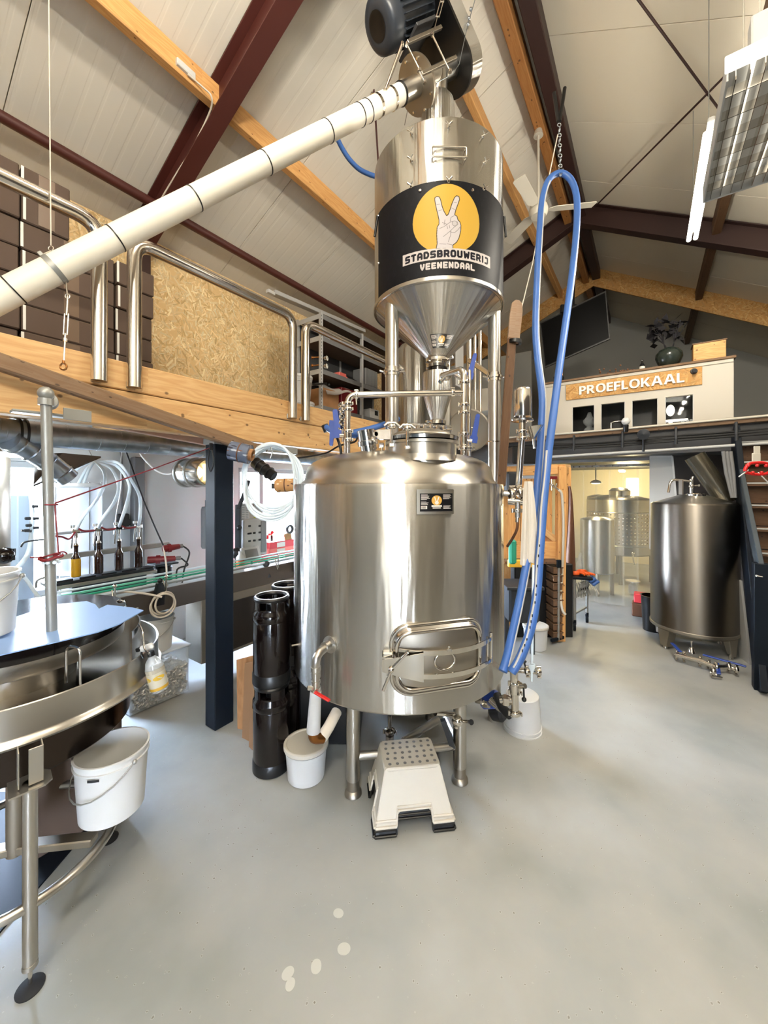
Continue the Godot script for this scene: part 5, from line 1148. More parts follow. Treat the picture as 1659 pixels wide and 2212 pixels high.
# ---------- the round collecting table at the left ----------
const TC := Vector3(-1.61, 0, -1.69)   # the bowl of the table
const TB := Vector3(-1.45, 0, -1.51)   # its foot frame
func round_table_area():
	var t := thing("rotary_table", "round stainless steel collecting table with a raised rim on three legs at the left", "table", TC); var m := MB.new()
	m.lathe([Vector2(0.44, 0.812), Vector2(0.525, 0.812), Vector2(0.54, 0.816), Vector2(0.547, 0.826), Vector2(0.541, 0.837), Vector2(0.533, 0.841), Vector2(0.530, 0.848), Vector2(0.53, 0.95), Vector2(0.526, 0.953), Vector2(0.522, 0.95), Vector2(0.522, 0.848), Vector2(0.44, 0.845)], up(TC), 96); part(m, "rim", "steel_satin", t)
	m = MB.new(); m.lathe([Vector2(0, 0.835), Vector2(0.522, 0.835), Vector2(0.522, 0.85), Vector2(0.38, 0.853), Vector2(0.0, 0.86)], up(TC), 72); part(m, "disc", "tube_steel", t)
	m = MB.new(); m.lathe([Vector2(0.0, 0.62), Vector2(0.40, 0.62), Vector2(0.41, 0.63), Vector2(0.41, 0.813), Vector2(0.40, 0.813)], up(TC), 64); part(m, "skirt", "dark_mirror", t)
	m = MB.new(); m.lathe([Vector2(0.34, 0.98), Vector2(0.375, 0.985), Vector2(0.385, 1.0), Vector2(0.388, 1.05)], up(TC), 72); m.cyl(TC + Vector3(0, 0.85, 0), TC + Vector3(0, 0.985, 0), 0.2, 40); var dr := part(m, "drum", "steel_satin", t)
	m = MB.new(); m.lathe([Vector2(0.385, 1.045), Vector2(0.392, 1.05), Vector2(0.395, 1.11), Vector2(0.39, 1.118), Vector2(0.0, 1.118)], up(TC), 72); part(m, "drum_collar", "black_gloss", dr)
	# inner guide ring behind
	m = MB.new(); m.lathe([Vector2(0.447, 0.85), Vector2(0.453, 0.85), Vector2(0.453, 1.03), Vector2(0.447, 1.03)], up(TC), 40, 1.75, 3.5); part(m, "guide_ring", "tube_steel", t)
	for g in [[-1.2, -1.30], [-1.33, -1.852], [-1.78, -1.50]]:
		var p := Vector3(g[0], 0, g[1]); var o := Vector3(p.x - TC.x, 0, p.z - TC.z).normalized(); m = MB.new(); m.cyl(p + Vector3(0, 0.085, 0), p + Vector3(0, 0.70, 0), 0.0205, 18); m.cyl(p + Vector3(0, 0.075, 0), p + Vector3(0, 0.09, 0), 0.022, 18); var l := part(m, "leg", "steel_satin", t)
		m = MB.new(); m.cyl(p + Vector3(0, 0.01, 0), p + Vector3(0, 0.08, 0), 0.006, 8); part(m, "spindle", "chrome", l)
		m = MB.new(); m.lathe([Vector2(0, 0), Vector2(0.039, 0), Vector2(0.04, 0.005), Vector2(0.015, 0.016), Vector2(0, 0.018)], up(p), 24); part(m, "foot", "rubber", l)
		m = MB.new(); var s := Vector3.UP.cross(o)
		m.prism(PackedVector2Array([Vector2(-0.055, -0.05), Vector2(0.035, -0.05), Vector2(0.055, -0.025), Vector2(0.055, 0.03), Vector2(0.035, 0.05), Vector2(-0.055, 0.05)]), 0.006, Transform3D(Basis(s, o, s.cross(o)), p + Vector3(0, 0.70, 0)))
		m.box(p + s * 0.03 + Vector3(0, 0.765, 0), Vector3(0.004, 0.12, 0.06), Basis(s, Vector3.UP, s.cross(Vector3.UP)), 0.001); m.box(p - s * 0.03 + Vector3(0, 0.765, 0), Vector3(0.004, 0.12, 0.06), Basis(s, Vector3.UP, s.cross(Vector3.UP)), 0.001); m.box(p + o * 0.028 + s * 0.012 + Vector3(0, 0.765, 0), Vector3(0.036, 0.12, 0.004), Basis(s, Vector3.UP, s.cross(Vector3.UP)), 0.001); part(m, "leg_bracket", "steel_satin", l)
	m = MB.new(); m.tube(circle(TB + Vector3(0, 0.28, 0), Vector3.UP, 0.325, 64), 0.0165, 12, true); part(m, "foot_ring", "steel_satin", t)
	m = MB.new(); m.bar(TB + Vector3(0, 0.28, 0), ony(205, 1812, 0.28), 0.05, 0.03, Vector3.UP, 0.004); m.bar(TB + Vector3(0, 0.28, 0), TB + Vector3(-0.3, 0.28, 0.1), 0.05, 0.03, Vector3.UP, 0.004); m.cyl(TB + Vector3(0, 0.26, 0), TB + Vector3(0, 0.63, 0), 0.03, 16); part(m, "strut", "steel_dull", t)
	m = MB.new(); var h0 := ony(143, 1475, 0.95); var h1 := ony(173, 1483, 0.945); var top := at(150, 1392, 1.48)
	m.tube(fillet([h0, Vector3(h0.x, top.y, h0.z), Vector3(h1.x, top.y, h1.z), h1], 0.03, 8), 0.005, 8); part(m, "hoop", "tube_steel", t)
	m = MB.new(); var q := ony(95, 1508, 0.95); m.box(Vector3(q.x, 0.90, q.z), Vector3(0.004, 0.08, 0.006), Basis(Vector3.UP, atan2(q.x - TC.x, q.z - TC.z))); part(m, "seam", "steel_dull", t)
	m = MB.new(); m.tube(spline([at(300, 1348, 1.72), at(308, 1365, 1.70), at(312, 1400, 1.68), at(322, 1412, 1.66)]), 0.004, 6); m.tube(fillet([at(249, 1312, 1.95), at(252, 1296, 1.95), at(270, 1298, 1.95), at(275, 1325, 1.95)], 0.05, 6), 0.004, 6); part(m, "wire_hook", "tube_steel", t)
	# two blue sheets lying on the drum
	var s1 := [[-70, 1449], [0, 1417], [120, 1389], [211, 1367], [259, 1349], [310, 1320], [286, 1314], [232, 1308], [176, 1335], [119, 1364], [60, 1368], [-70, 1400]]
	var poly := PackedVector2Array()
	var ys := 1.135
	for p in s1: var w := ony(p[0], p[1], ys); poly.append(Vector2(w.x, -w.z))
	m = MB.new(); sheet_plate(m, poly, ys, 0.004); single(m, "blue_sheet", "sheet_blue", "pale blue plastic sheet with a pointed tip lying across the round table, in front", "sheet", TC + Vector3(0, ys, 0), "blue sheets on the round table")
	poly = PackedVector2Array(); ys = 1.128
	for p in [[-70, 1405], [60, 1370], [119, 1366], [176, 1338], [214, 1317], [206, 1307], [187, 1300], [120, 1307], [24, 1337], [-70, 1350]]: var w := ony(p[0], p[1], ys); poly.append(Vector2(w.x, -w.z))
	m = MB.new(); sheet_plate(m, poly, ys, 0.004); single(m, "blue_sheet", "sheet_blue", "blunt pale blue sheet on the round table behind the grey pole", "sheet", TC + Vector3(0, ys, 0), "blue sheets on the round table")
	# the pole standing on them
	t = thing("pole", "grey galvanised pipe standing on the blue sheet and turning to the gallery at the top", "pipe", at(112, 1362, 1.5)); m = MB.new()
	var pb := at(112, 1362, 1.5); var ptop := at(99, 850, 1.46)
	m.tube(fillet([pb, ptop, ptop + Vector3(-0.08, 0.0, -0.1)], 0.03, 6), 0.0175, 16); part(m, "pipe", "zinc_grey", t)
	m = MB.new(); m.cyl(ptop + Vector3(0, -0.045, 0), ptop + Vector3(0, -0.02, 0), 0.024, 16); m.ball(ptop, 0.026, 16); m.cyl(ptop + Vector3(-0.018, 0, -0.022), ptop + Vector3(-0.032, 0, -0.04), 0.024, 16); part(m, "elbow", "zinc_grey", t)
	m = MB.new(); var fl := ptop + Vector3(-0.09, 0.0, -0.112); m.cyl(fl, fl + Vector3(-0.03, 0, -0.04), 0.032, 16); m.box(fl + Vector3(-0.05, -0.05, -0.05), Vector3(0.22, 0.012, 0.06), Basis(Vector3.UP, 0.9), 0.004); m.box(fl + Vector3(0.05, -0.045, -0.09), Vector3(0.10, 0.05, 0.006), Basis(Vector3.UP, 0.97), 0.002); part(m, "pole_bracket", "zinc_grey", t)
	# ropes tied to it
	t = thing("red_rope", "thin red rope stretched from the pole to the dark post", "rope", at(112, 1090, 1.47)); m = MB.new(); var k0 := at(110, 1090, 1.48); var k1 := onn(452, 968, -2.45)
	m.tube([k0, k0.lerp(k1, 0.5) + Vector3(0, -0.004, 0), k1], 0.0032, 6); part(m, "rope", "dark_red", t)
	m = MB.new(); m.tube(circle(k0, Vector3(0.02, 1, 0), 0.019, 16), 0.003, 6, true); m.tube([k0 + Vector3(0.015, 0, 0), at(124, 1160, 1.46), at(126, 1195, 1.45)], 0.0025, 6); part(m, "knot", "dark_red", t)
	m = MB.new(); var b := at(111, 1205, 1.48)
	m.tube(spline([b + Vector3(-0.03, 0.0, 0.02), b + Vector3(0, -0.006, 0.026), b + Vector3(0.03, 0.004, 0.015), b + Vector3(0.05, 0.01, 0.01), b + Vector3(0.02, 0.012, -0.01), b + Vector3(-0.04, -0.005, 0.01)], 5), 0.006, 8); m.tube(spline([b + Vector3(-0.08, 0.002, 0), b + Vector3(-0.04, 0.004, 0.015), b + Vector3(0.0, 0.01, 0.022), b + Vector3(0.05, 0.025, 0.01), b + Vector3(0.06, 0.015, 0)], 5), 0.003, 6); single(m, "rope_knot", "dark_red", "bundle of red cord knotted round the grey pole", "rope", b)
	m = MB.new()
	for k in 7: m.ball(b + Vector3(0.022 * cos(k * 0.9 + 0.4), -0.016, 0.022 * sin(k * 0.9 + 0.4)), 0.008, 8)
	single(m, "bead_string", "hose_clear", "clear plastic beads round the grey pole under the red cord", "beads", b + Vector3(0, -0.016, 0))
	# spray bottle on the rim
	var sb := at(346, 1490, 1.72); t = thing("spray_bottle", "clear spray bottle with a yellow disc label hanging from the table rim", "bottle", sb); var ax := Vector3(-0.22, 1, 0.05).normalized(); var xf := frame(sb, ax)
	m = MB.new(); m.lathe([Vector2(0, 0), Vector2(0.032, 0.0), Vector2(0.036, 0.006), Vector2(0.037, 0.11), Vector2(0.030, 0.135), Vector2(0.014, 0.155), Vector2(0.013, 0.165)], xf, 28); part(m, "body", "clear_plastic", t)
	m = MB.new(); m.lathe([Vector2(0.0375, 0.012), Vector2(0.0385, 0.105)], xf, 32); part(m, "label", "bottle_label", t)
	m = MB.new(); m.cyl(sb + ax * 0.16, sb + ax * 0.18, 0.015, 14); part(m, "collar", "black", t)
	m = MB.new(); var hd := sb + ax * 0.195; m.box(hd + Vector3(-0.012, 0.004, 0), Vector3(0.06, 0.026, 0.02), Basis(Vector3(0, 0, 1), 0.3), 0.006); part(m, "spray_head", "white", t)
	m = MB.new(); m.tube(spline([hd + Vector3(-0.03, -0.004, 0), hd + Vector3(-0.036, -0.025, 0), hd + Vector3(-0.028, -0.045, 0)]), 0.005, 8); m.box(hd + Vector3(-0.05, -0.006, 0), Vector3(0.02, 0.018, 0.018), Basis(Vector3(0, 0, 1), 0.3), 0.004); part(m, "trigger", "black", t)
	# buckets about the table
	bucket("hanging_bucket", Vector3(-1.155, 0.335, -1.63), 0.132, 0.262, "white bucket with a black mark standing under the edge of the round table", false, false, true, -0.4)
	bucket("sheet_bucket", Vector3(-1.525, 1.142, -1.44), 0.115, 0.235, "white bucket at the left edge standing on the blue sheet", false, false, true, 0.5)
	# cartons below the table
	for c in [[-1.62, -1.98, 0.34, 0.50, 0.34, 0.62, "tall brown carton standing behind the struts under the round table", "brown_carton"], [-1.98, -1.62, 0.3, 0.30, 0.46, 0.62, "pale carton at the left edge under the round table", "cardboard"]]:
		t = thing("carton", c[6], "carton", Vector3(c[0], 0, c[1])); m = MB.new(); m.box(Vector3(c[0], c[5] / 2 + 0.001, c[1]), Vector3(c[2], c[5], c[4]), BUN, 0.003); part(m, "box", c[7], t)
		m = MB.new(); m.box(Vector3(c[0], c[5] + 0.003, c[1]), Vector3(c[2] + 0.004, 0.004, 0.05), BUN); part(m, "tape", "tape", t)
	# dark mat
	m = MB.new(); m.box(Vector3(-1.86, 0.004, -1.76), Vector3(0.80, 0.008, 0.74), Basis(), 0.002); single(m, "mat", "navy", "dark mat on the floor under the round table", "mat", Vector3(-1.75, 0, -1.75))

func sheet_plate(m: MB, poly: PackedVector2Array, y: float, th: float):
	m.prism(poly, th, Transform3D(Basis(Vector3(1, 0, 0), Vector3(0, 0, -1), Vector3(0, 1, 0)), Vector3(0, y, 0)))

# ---------- bottling line along the left wall ----------
func beer_bottle(p: Vector3, mt: String, label: String):
	var t := thing("beer_bottle", label, "bottle", p, "bottles in the filler"); var m := MB.new()
	m.lathe([Vector2(0, 0.003), Vector2(0.024, 0.0), Vector2(0.030, 0.005), Vector2(0.0305, 0.115), Vector2(0.028, 0.135), Vector2(0.0155, 0.165), Vector2(0.0135, 0.175), Vector2(0.0128, 0.215), Vector2(0.0145, 0.217), Vector2(0.0145, 0.228), Vector2(0.011, 0.23)], up(p), 24); part(m, "glass", mt, t)
	if mt == "gold_glass":
		m = MB.new(); m.lathe([Vector2(0.029, 0.134), Vector2(0.016, 0.165), Vector2(0.014, 0.175), Vector2(0.0133, 0.214), Vector2(0.0151, 0.217), Vector2(0.0151, 0.229)], up(p), 20); part(m, "neck", "amber_glass", t)
func bottling():
	# conveyor
	var n := -3.12; var t := thing("conveyor", "stainless steel bottle conveyor with mint green guide rails along the left wall", "conveyor", W(1.0, n, 0)); var m := MB.new()
	uno(m, 0.80, 4.4, n - 0.012, n, 0.735, 0.905, 0.003); uno(m, 0.80, 4.4, n - 0.22, n - 0.208, 0.735, 0.905, 0.003); part(m, "side_plate", "steel_brown", t)
	m = MB.new(); uno(m, 0.82, 4.4, n - 0.205, n - 0.015, 0.885, 0.90, 0.003); part(m, "belt", "light_grey", t)
	for r in [[-0.035, 0.965, "green"], [-0.035, 0.945, "hose_clear"], [-0.05, 0.985, "mint"], [-0.175, 0.955, "green"], [-0.175, 0.985, "hose_clear"], [-0.06, 0.925, "light_grey"]]:
		m = MB.new(); m.bar(W(0.84, n + r[0], r[1]), W(4.3, n + r[0], r[1]), 0.014, 0.014, Vector3.UP, 0.003); part(m, "guide_rail", r[2], t)
	for u in [1.15, 1.5, 2.02, 2.6, 2.98, 3.4]:
		m = MB.new(); m.cyl(W(u, n + 0.012, 0.86), W(u, n - 0.03, 0.965), 0.006, 8); m.cyl(W(u, n + 0.02, 0.88), W(u, n + 0.02, 1.0), 0.007, 8); m.ball(W(u, n + 0.02, 1.0), 0.014, 8); part(m, "rail_holder", "chrome", t)
	for u in [1.45, 2.86, 3.18, 3.62]:
		m = MB.new(); m.prism(PackedVector2Array([Vector2(-0.03, 0), Vector2(0.03, 0), Vector2(0.035, 0.13), Vector2(0.02, 0.17), Vector2(-0.02, 0.17), Vector2(-0.035, 0.1)]), 0.03, Transform3D(BUN, W(u, n + 0.004, 0.79))); m.ball(W(u, n + 0.03, 0.98), 0.02, 10); m.cyl(W(u, n + 0.02, 0.95), W(u, n + 0.03, 0.98), 0.01, 8); part(m, "rail_clamp", "black", t)
	for u in [2.05, 4.2]:
		for e in [-0.03, -0.19]:
			m = MB.new(); m.cyl(W(u, n + e, 0.0), W(u, n + e, 0.012), 0.035, 16); m.cyl(W(u, n + e, 0.01), W(u, n + e, 0.19), 0.012, 10); m.ball(W(u, n + e, 0.03), 0.018, 10); part(m, "foot", "black", t)
	m = MB.new(); uno(m, 1.80, 4.3, n - 0.26, n - 0.005, 0.19, 0.735, 0.006); var cab := part(m, "cabinet", "steel_dull", t)
	m = MB.new(); uno(m, 2.02, 4.2, n - 0.004, n + 0.004, 0.22, 0.66, 0.003); part(m, "cover_panel", "dark_panel", cab)
	m = MB.new(); m.card(W(2.535, n + 0.0055, 0.58), 0.17, 0.12, 0.003, BUN); part(m, "rating_plate", "rating_plate", cab)
	m = MB.new(); m.box(W(1.30, n + 0.003, 0.80), Vector3(0.018, 0.012, 0.008), BUN, 0.002); part(m, "catch", "light_grey", t)
	m = MB.new(); m.tube(circle(W(1.47, n + 0.03, 0.80), NN, 0.085, 32), 0.007, 8, true); m.tube(circle(W(1.48, n + 0.045, 0.805), NN + UU * 0.2, 0.08, 32), 0.007, 8, true); m.tube(circle(W(1.46, n + 0.055, 0.79), NN + UU * -0.15, 0.088, 32), 0.007, 8, true); single(m, "hose_coil", "string", "small coil of cream hose hung on a black clamp of the conveyor", "hose", W(1.47, n + 0.03, 0.80))
	m = MB.new(); m.tube(spline([at(185, 1288, 2.75), at(215, 1281, 2.75), at(260, 1278, 2.8), at(310, 1282, 2.85), at(350, 1290, 2.9)]), 0.008, 8); m.tube(spline([at(0, 1318, 2.3), at(60, 1308, 2.5), at(110, 1312, 2.5), at(60, 1322, 2.4), at(0, 1330, 2.3)]), 0.01, 8); m.tube(spline([at(20, 1312, 2.4), at(80, 1306, 2.6), at(130, 1322, 2.6), at(70, 1330, 2.5)]), 0.01, 8); single(m, "loose_hose", "string", "loose cream hoses lying behind the blue sheets and along the green rails", "hose", at(185, 1288, 2.75))
	# filler
	var f := -3.5; t = thing("bottle_filler", "four head bottle filler with red and white hoses by the window", "filling machine", W(1.2, f, 0)); m = MB.new()
	uno(m, 0.88, 1.56, f - 0.16, f + 0.13, 0.985, 1.01, 0.004); part(m, "tray", "steel_dull", t)
	m = MB.new(); uno(m, 0.90, 1.54, f - 0.02, f + 0.12, 1.01, 1.03, 0.003)
	for k in 5: m.prism(PackedVector2Array([Vector2(-0.05, 0), Vector2(0.05, 0), Vector2(0.03, 0.045), Vector2(-0.03, 0.045)]), 0.012, Transform3D(Basis(UU, -NN, Vector3.UP), W(0.95 + k * 0.137, f + 0.10, 1.03)))
	part(m, "star_plate", "black", t)
	m = MB.new(); uno(m, 1.0, 1.5, f - 0.15, f + 0.08, 0.72, 0.985, 0.004); part(m, "body", "slate", t)
	m = MB.new(); uno(m, 0.86, 1.75, f - 0.09, f - 0.05, 1.165, 1.205, 0.004); part(m, "rail", "zinc_grey", t)
	m = MB.new(); uno(m, 0.90, 1.5, f - 0.02, f + 0.01, 1.355, 1.375, 0.003); part(m, "nozzle_bar", "mid_grey", t)
	for u in [0.9, 1.49]:
		m = MB.new(); uno(m, u, u + 0.03, f - 0.07, f - 0.04, 0.98, 1.4, 0.003); part(m, "upright", "zinc_grey", t)
	m = MB.new(); uno(m, 1.18, 1.24, f - 0.12, f - 0.06, 1.0, 1.35, 0.004); part(m, "lift_column", "charcoal", t)
	var bp := []
	for k in 4: bp.append(onn([164, 213, 257, 299][k], 1250, f + 0.065)); bp[k].y = 1.045
	var gather := at(205, 996, 3.1)
	for k in 4:
		var b: Vector3 = bp[k]; var nz := b + Vector3(0, 0.235, 0)
		beer_bottle(b, "gold_glass" if k == 0 else "amber_glass", ["golden filled bottle at the near end of the bottle filler", "brown bottle second from the golden one in the filler", "dark brown bottle third from the golden one in the filler", "dark brown bottle at the far end of the filler, by the red plugs"][k])
		m = MB.new(); m.cyl(nz + Vector3(0, -0.01, 0), nz + Vector3(0, 0.10, 0), 0.007, 10); m.lathe([Vector2(0.007, 0.0), Vector2(0.016, 0.0), Vector2(0.014, 0.014), Vector2(0.007, 0.016)], up(nz + Vector3(0, -0.004, 0)), 14); m.cyl(nz + Vector3(0, 0.05, 0), nz + Vector3(0, 0.085, 0), 0.012, 12); m.box(nz + Vector3(0, 0.10, 0) , Vector3(0.05, 0.03, 0.03), BUN, 0.004); m.cyl(nz + Vector3(-0.04, 0.09, -0.02), nz + Vector3(-0.05, -0.03, -0.02), 0.006, 8); m.cyl(nz + Vector3(-0.04, 0.12, -0.02), nz + Vector3(-0.04, 0.14, -0.02), 0.016, 8); part(m, "filling_head", "chrome", t)
		m = MB.new(); var px: float = [192, 214, 233, 248][k]; var pyy: float = [1040, 1040, 1045, 1055][k]
		var hose: Array = [[gather, at(225, 1020, 3.05), at(224, 1052, 2.98), at(205, 1085, 2.88), at(180, 1115, 2.78)], [gather, at(240, 1012, 3.05), at(256, 1048, 2.98), at(248, 1082, 2.95), at(222, 1120, 2.86)], [gather, at(250, 1005, 3.05), at(278, 1042, 3.0), at(277, 1075, 2.98), at(264, 1118, 2.95)], [gather, at(255, 1000, 3.05), at(285, 1040, 3.05), at(302, 1075, 3.05), at(302, 1120, 3.05)]][k]
		hose.append(nz + Vector3(0, 0.105, 0)); m.tube(spline(hose, 7), 0.0115, 10); part(m, "filling_hose", "hose_clear", t)
		if k < 3:
			m = MB.new(); var e: Vector3 = bp[k + 1] + Vector3(0, 0.335, 0); var s: Vector3 = nz + Vector3(0.02, 0.115, 0); m.tube(spline([s, s.lerp(e, 0.35) + Vector3(0, -0.016, 0.01), s.lerp(e, 0.7) + Vector3(0, -0.012, 0.01), e], 6), 0.0065, 8); part(m, "red_hose", "dark_red", t)
	m = MB.new(); m.tube(spline([at(120, 1158, 2.6), at(135, 1160, 2.65), at(150, 1164, 2.7), bp[0] + Vector3(0, 0.335, 0)], 6), 0.0065, 8); part(m, "red_hose", "dark_red", t)
	for k in 4:
		m = MB.new(); var o := at([128, 144, 168, 178][k], [1040, 1035, 1048, 1052][k], 3.05); m.tube(spline([gather, gather.lerp(o, 0.5) + Vector3(0, 0.03, 0), o], 7), 0.011, 10); part(m, "tank_hose", "hose_clear", t)
	m = MB.new(); m.tube([gather + Vector3(0, -0.01, 0), gather + Vector3(-0.05, 0.09, 0), at(177, 960, 3.1)], 0.003, 6); part(m, "hose_tie", "zinc_grey", t)
	# clear supply tank
	var c := onn(172, 1240, -3.86); t = thing("supply_tank", "clear plastic supply tank with a white rim behind the bottles", "tank", Vector3(c.x, 1.0, c.z)); m = MB.new(); c.y = 1.0
	m.lathe([Vector2(0, 0), Vector2(0.15, 0.0), Vector2(0.15, 0.70)], up(c), 40); part(m, "shell", "milky", t); m = MB.new(); m.lathe([Vector2(0.0, 0.70), Vector2(0.17, 0.70), Vector2(0.175, 0.71), Vector2(0.17, 0.73), Vector2(0, 0.735)], up(c), 40); part(m, "lid", "white", t)
	for k in 4:
		m = MB.new(); var a := k * PI / 2 + 0.5; m.cyl(c + Vector3(cos(a) * 0.16, 0, sin(a) * 0.16), c + Vector3(cos(a) * 0.16, 0.74, sin(a) * 0.16), 0.005, 6); part(m, "tie_rod", "mid_grey", t)
	m = MB.new(); m.lathe([Vector2(0.0, 0.5), Vector2(0.07, 0.5), Vector2(0.075, 0.53), Vector2(0.05, 0.55), Vector2(0, 0.56)], up(c), 20); part(m, "float", "clear_plastic", t)
	# red plugs and cables
	for q in [[352, 1186, 388, 1180, "upper"], [318, 1210, 380, 1206, "lower"]]:
		t = thing("red_plug", "%s red industrial plug with a black cable at the right end of the filler" % q[4], "plug", at(q[0], q[1], 3.2)); m = MB.new(); var a := at(q[0], q[1], 3.2); var b := at(q[2], q[3], 3.3)
		m.cyl(a, b, 0.03, 16, 0.022, 0.004); m.cyl(a.lerp(b, 0.3), a.lerp(b, 0.45), 0.036, 16); part(m, "shell", "dark_red", t); m = MB.new(); m.cyl(b, b + (b - a) * 0.18, 0.018, 12); part(m, "gland", "mid_grey", t)
		m = MB.new(); var e := b + (b - a) * 0.18; m.tube(spline([e, e + Vector3(0.06, -0.06, 0), at(398 if q[4] == "upper" else 383, 1230, 3.25), at(393 if q[4] == "upper" else 382, 1262, 3.2)], 6), 0.007, 8); part(m, "cable", "rubber", t)
	m = MB.new(); m.tube(spline([at(270, 968, 3.3), at(285, 1010, 3.3), at(310, 1080, 3.25), at(340, 1150, 3.2), at(353, 1178, 3.2)], 5), 0.006, 8); single(m, "cable", "rubber", "black cable slanting down the white wall to the red plugs", "cable", at(270, 968, 3.3))
	m = MB.new(); m.tube(spline([at(265, 968, 3.5), at(261, 1000, 3.5), at(262, 1050, 3.5), at(252, 1110, 3.5), at(246, 1155, 3.4)], 5), 0.006, 8); single(m, "cable", "white", "thin white cable hanging from the duct beside the wall switch", "cable", at(265, 968, 3.5))
	m = MB.new(); m.tube(spline([at(353, 1180, 3.2), at(359, 1220, 3.15), at(360, 1250, 3.1)], 5), 0.007, 8); m.cyl(at(360, 1250, 3.1), at(358, 1272, 3.1), 0.016, 10); single(m, "cable", "string", "cream cable dropping from the red plugs to a black plug", "cable", at(353, 1180, 3.2))
	t = thing("small_motor", "small black motor behind the conveyor below the red plugs", "motor", at(352, 1235, 3.4)); m = MB.new(); m.cyl(at(352, 1222, 3.4), at(352, 1262, 3.4), 0.075, 20, -1, 0.012); part(m, "housing", "black", t); m = MB.new(); m.box(at(352, 1217, 3.4), Vector3(0.2, 0.016, 0.16), BUN, 0.004); part(m, "mount", "charcoal", t)
	# conduit and switch on the wall
	t = thing("wall_switch", "black rotary switch on the wall with its grey conduit", "switch", onn(264, 1125, NL + 0.04)); m = MB.new(); m.box(onn(264, 1125, NL + 0.04), Vector3(0.10, 0.14, 0.07), BUN, 0.008); m.box(onn(275, 1128, NL + 0.05), Vector3(0.04, 0.06, 0.05), BUN, 0.005); part(m, "box", "black", t)
	m = MB.new(); m.tube(fillet([onn(130, 955, NL + 0.02), onn(262, 968, NL + 0.02), onn(264, 1108, NL + 0.02)], 0.08, 6), 0.010, 8); part(m, "conduit", "mid_grey", t)
	# tote with caps and the bucket on it
	var b0 := W(1.24, -3.16, 0.0); t = thing("storage_tote", "clear plastic tote full of bottle caps on the floor under the conveyor", "tote", W(1.45, -3.30, 0)); m = MB.new()
	var g := -3.14
	uno(m, 1.26, 1.70, g - 0.006, g, 0.02, 0.385, 0.002); uno(m, 1.26, 1.70, g - 0.30, g - 0.294, 0.02, 0.385, 0.002); uno(m, 1.26, 1.266, g - 0.294, g - 0.006, 0.02, 0.385, 0.002); uno(m, 1.694, 1.70, g - 0.294, g - 0.006, 0.02, 0.385, 0.002); uno(m, 1.26, 1.70, g - 0.30, g, 0.012, 0.02); part(m, "body", "clear_plastic", t)
	m = MB.new(); uno(m, 1.245, 1.715, g - 0.31, g + 0.012, 0.385, 0.40, 0.004); part(m, "lid", "milky", t)
	m = MB.new()
	var capm := MB.new(); capm.lathe([Vector2(0, 0), Vector2(0.016, 0.0), Vector2(0.017, 0.004), Vector2(0.014, 0.007), Vector2(0.0, 0.008)], Transform3D(), 10)
	for k in 560:
		var p := W(rng.randf_range(1.28, 1.68), g - (rng.randf_range(0.009, 0.02) if k < 380 else rng.randf_range(0.02, 0.27)), (rng.randf_range(0.03, 0.24) if k < 380 else 0.235 + rng.randf() * 0.015)); var cm := moved(capm, Transform3D(Basis(Vector3(rng.randfn(), rng.randfn(), rng.randfn()).normalized(), rng.randf() * TAU) * Basis(Vector3(1, 0, 0), 0.5), p)); var s := m.v.size(); m.v.append_array(cm.v); m.n.append_array(cm.n); m.t.append_array(cm.t)
		for q in cm.i: m.i.append(s + q)
	uno(m, 1.27, 1.69, g - 0.29, g - 0.022, 0.022, 0.235); stuff(m, "bottle_caps", "cap_metal", null, "heap of silvery bottle caps inside the clear tote", "bottle caps")
	bucket("tote_bucket", W(1.50, -3.26, 0.401), 0.125, 0.26, "white bucket with a black mark standing on the clear tote", false, false, true, 0.2)
	# far end of the line, seen between the post and the kettle
	t = thing("control_box", "grey control box with knobs on a stand behind the dark post", "control box", onn(545, 1160, -3.55)); m = MB.new(); var q0 := onn(545, 1160, -3.55)
	m.box(q0, Vector3(0.30, 0.40, 0.12), BUN, 0.008); part(m, "case", "light_grey", t)
	for k in 9:
		m = MB.new(); var p: Vector3 = q0 + UU * [-0.08, -0.08, -0.02, -0.08, -0.02, 0.05, 0.05, 0.05, -0.02][k] + Vector3(0, [0.13, 0.05, 0.05, -0.03, -0.03, 0.12, 0.05, -0.03, -0.1][k], 0) + NN * 0.062; m.box(p, Vector3(0.05 if k == 1 else 0.03, 0.02, 0.012), BUN, 0.003); part(m, "knob", "charcoal", t)
	m = MB.new(); m.box(q0 + UU * 0.10 + NN * 0.063, Vector3(0.07, 0.34, 0.01), BUN, 0.003); part(m, "inset", "mid_grey", t)
	t = thing("touch_panel", "small grey touch screen tilted on an arm in front of the control box", "screen", onn(542, 1197, -3.35)); m = MB.new(); var tp := onn(542, 1197, -3.35); var tb := BUN * Basis(Vector3(1, 0, 0), -0.35)
	m.box(tp, Vector3(0.22, 0.15, 0.03), tb, 0.008); part(m, "bezel", "light_grey", t); m = MB.new(); m.box(tp + tb.z * 0.016, Vector3(0.15, 0.095, 0.003), tb); part(m, "screen", "mid_grey", t); m = MB.new(); m.cyl(tp + Vector3(0, -0.06, -0.02), tp + Vector3(0, -0.30, -0.05), 0.01, 8); part(m, "arm", "black", t)
	t = thing("wall_calendar", "calendar sheet with a green plant picture above the control box", "calendar", onn(544, 1120, -3.60)); m = MB.new(); m.card(onn(544, 1117, -3.60), 0.27, 0.31, 0.004, BUN); part(m, "page", "calendar", t)
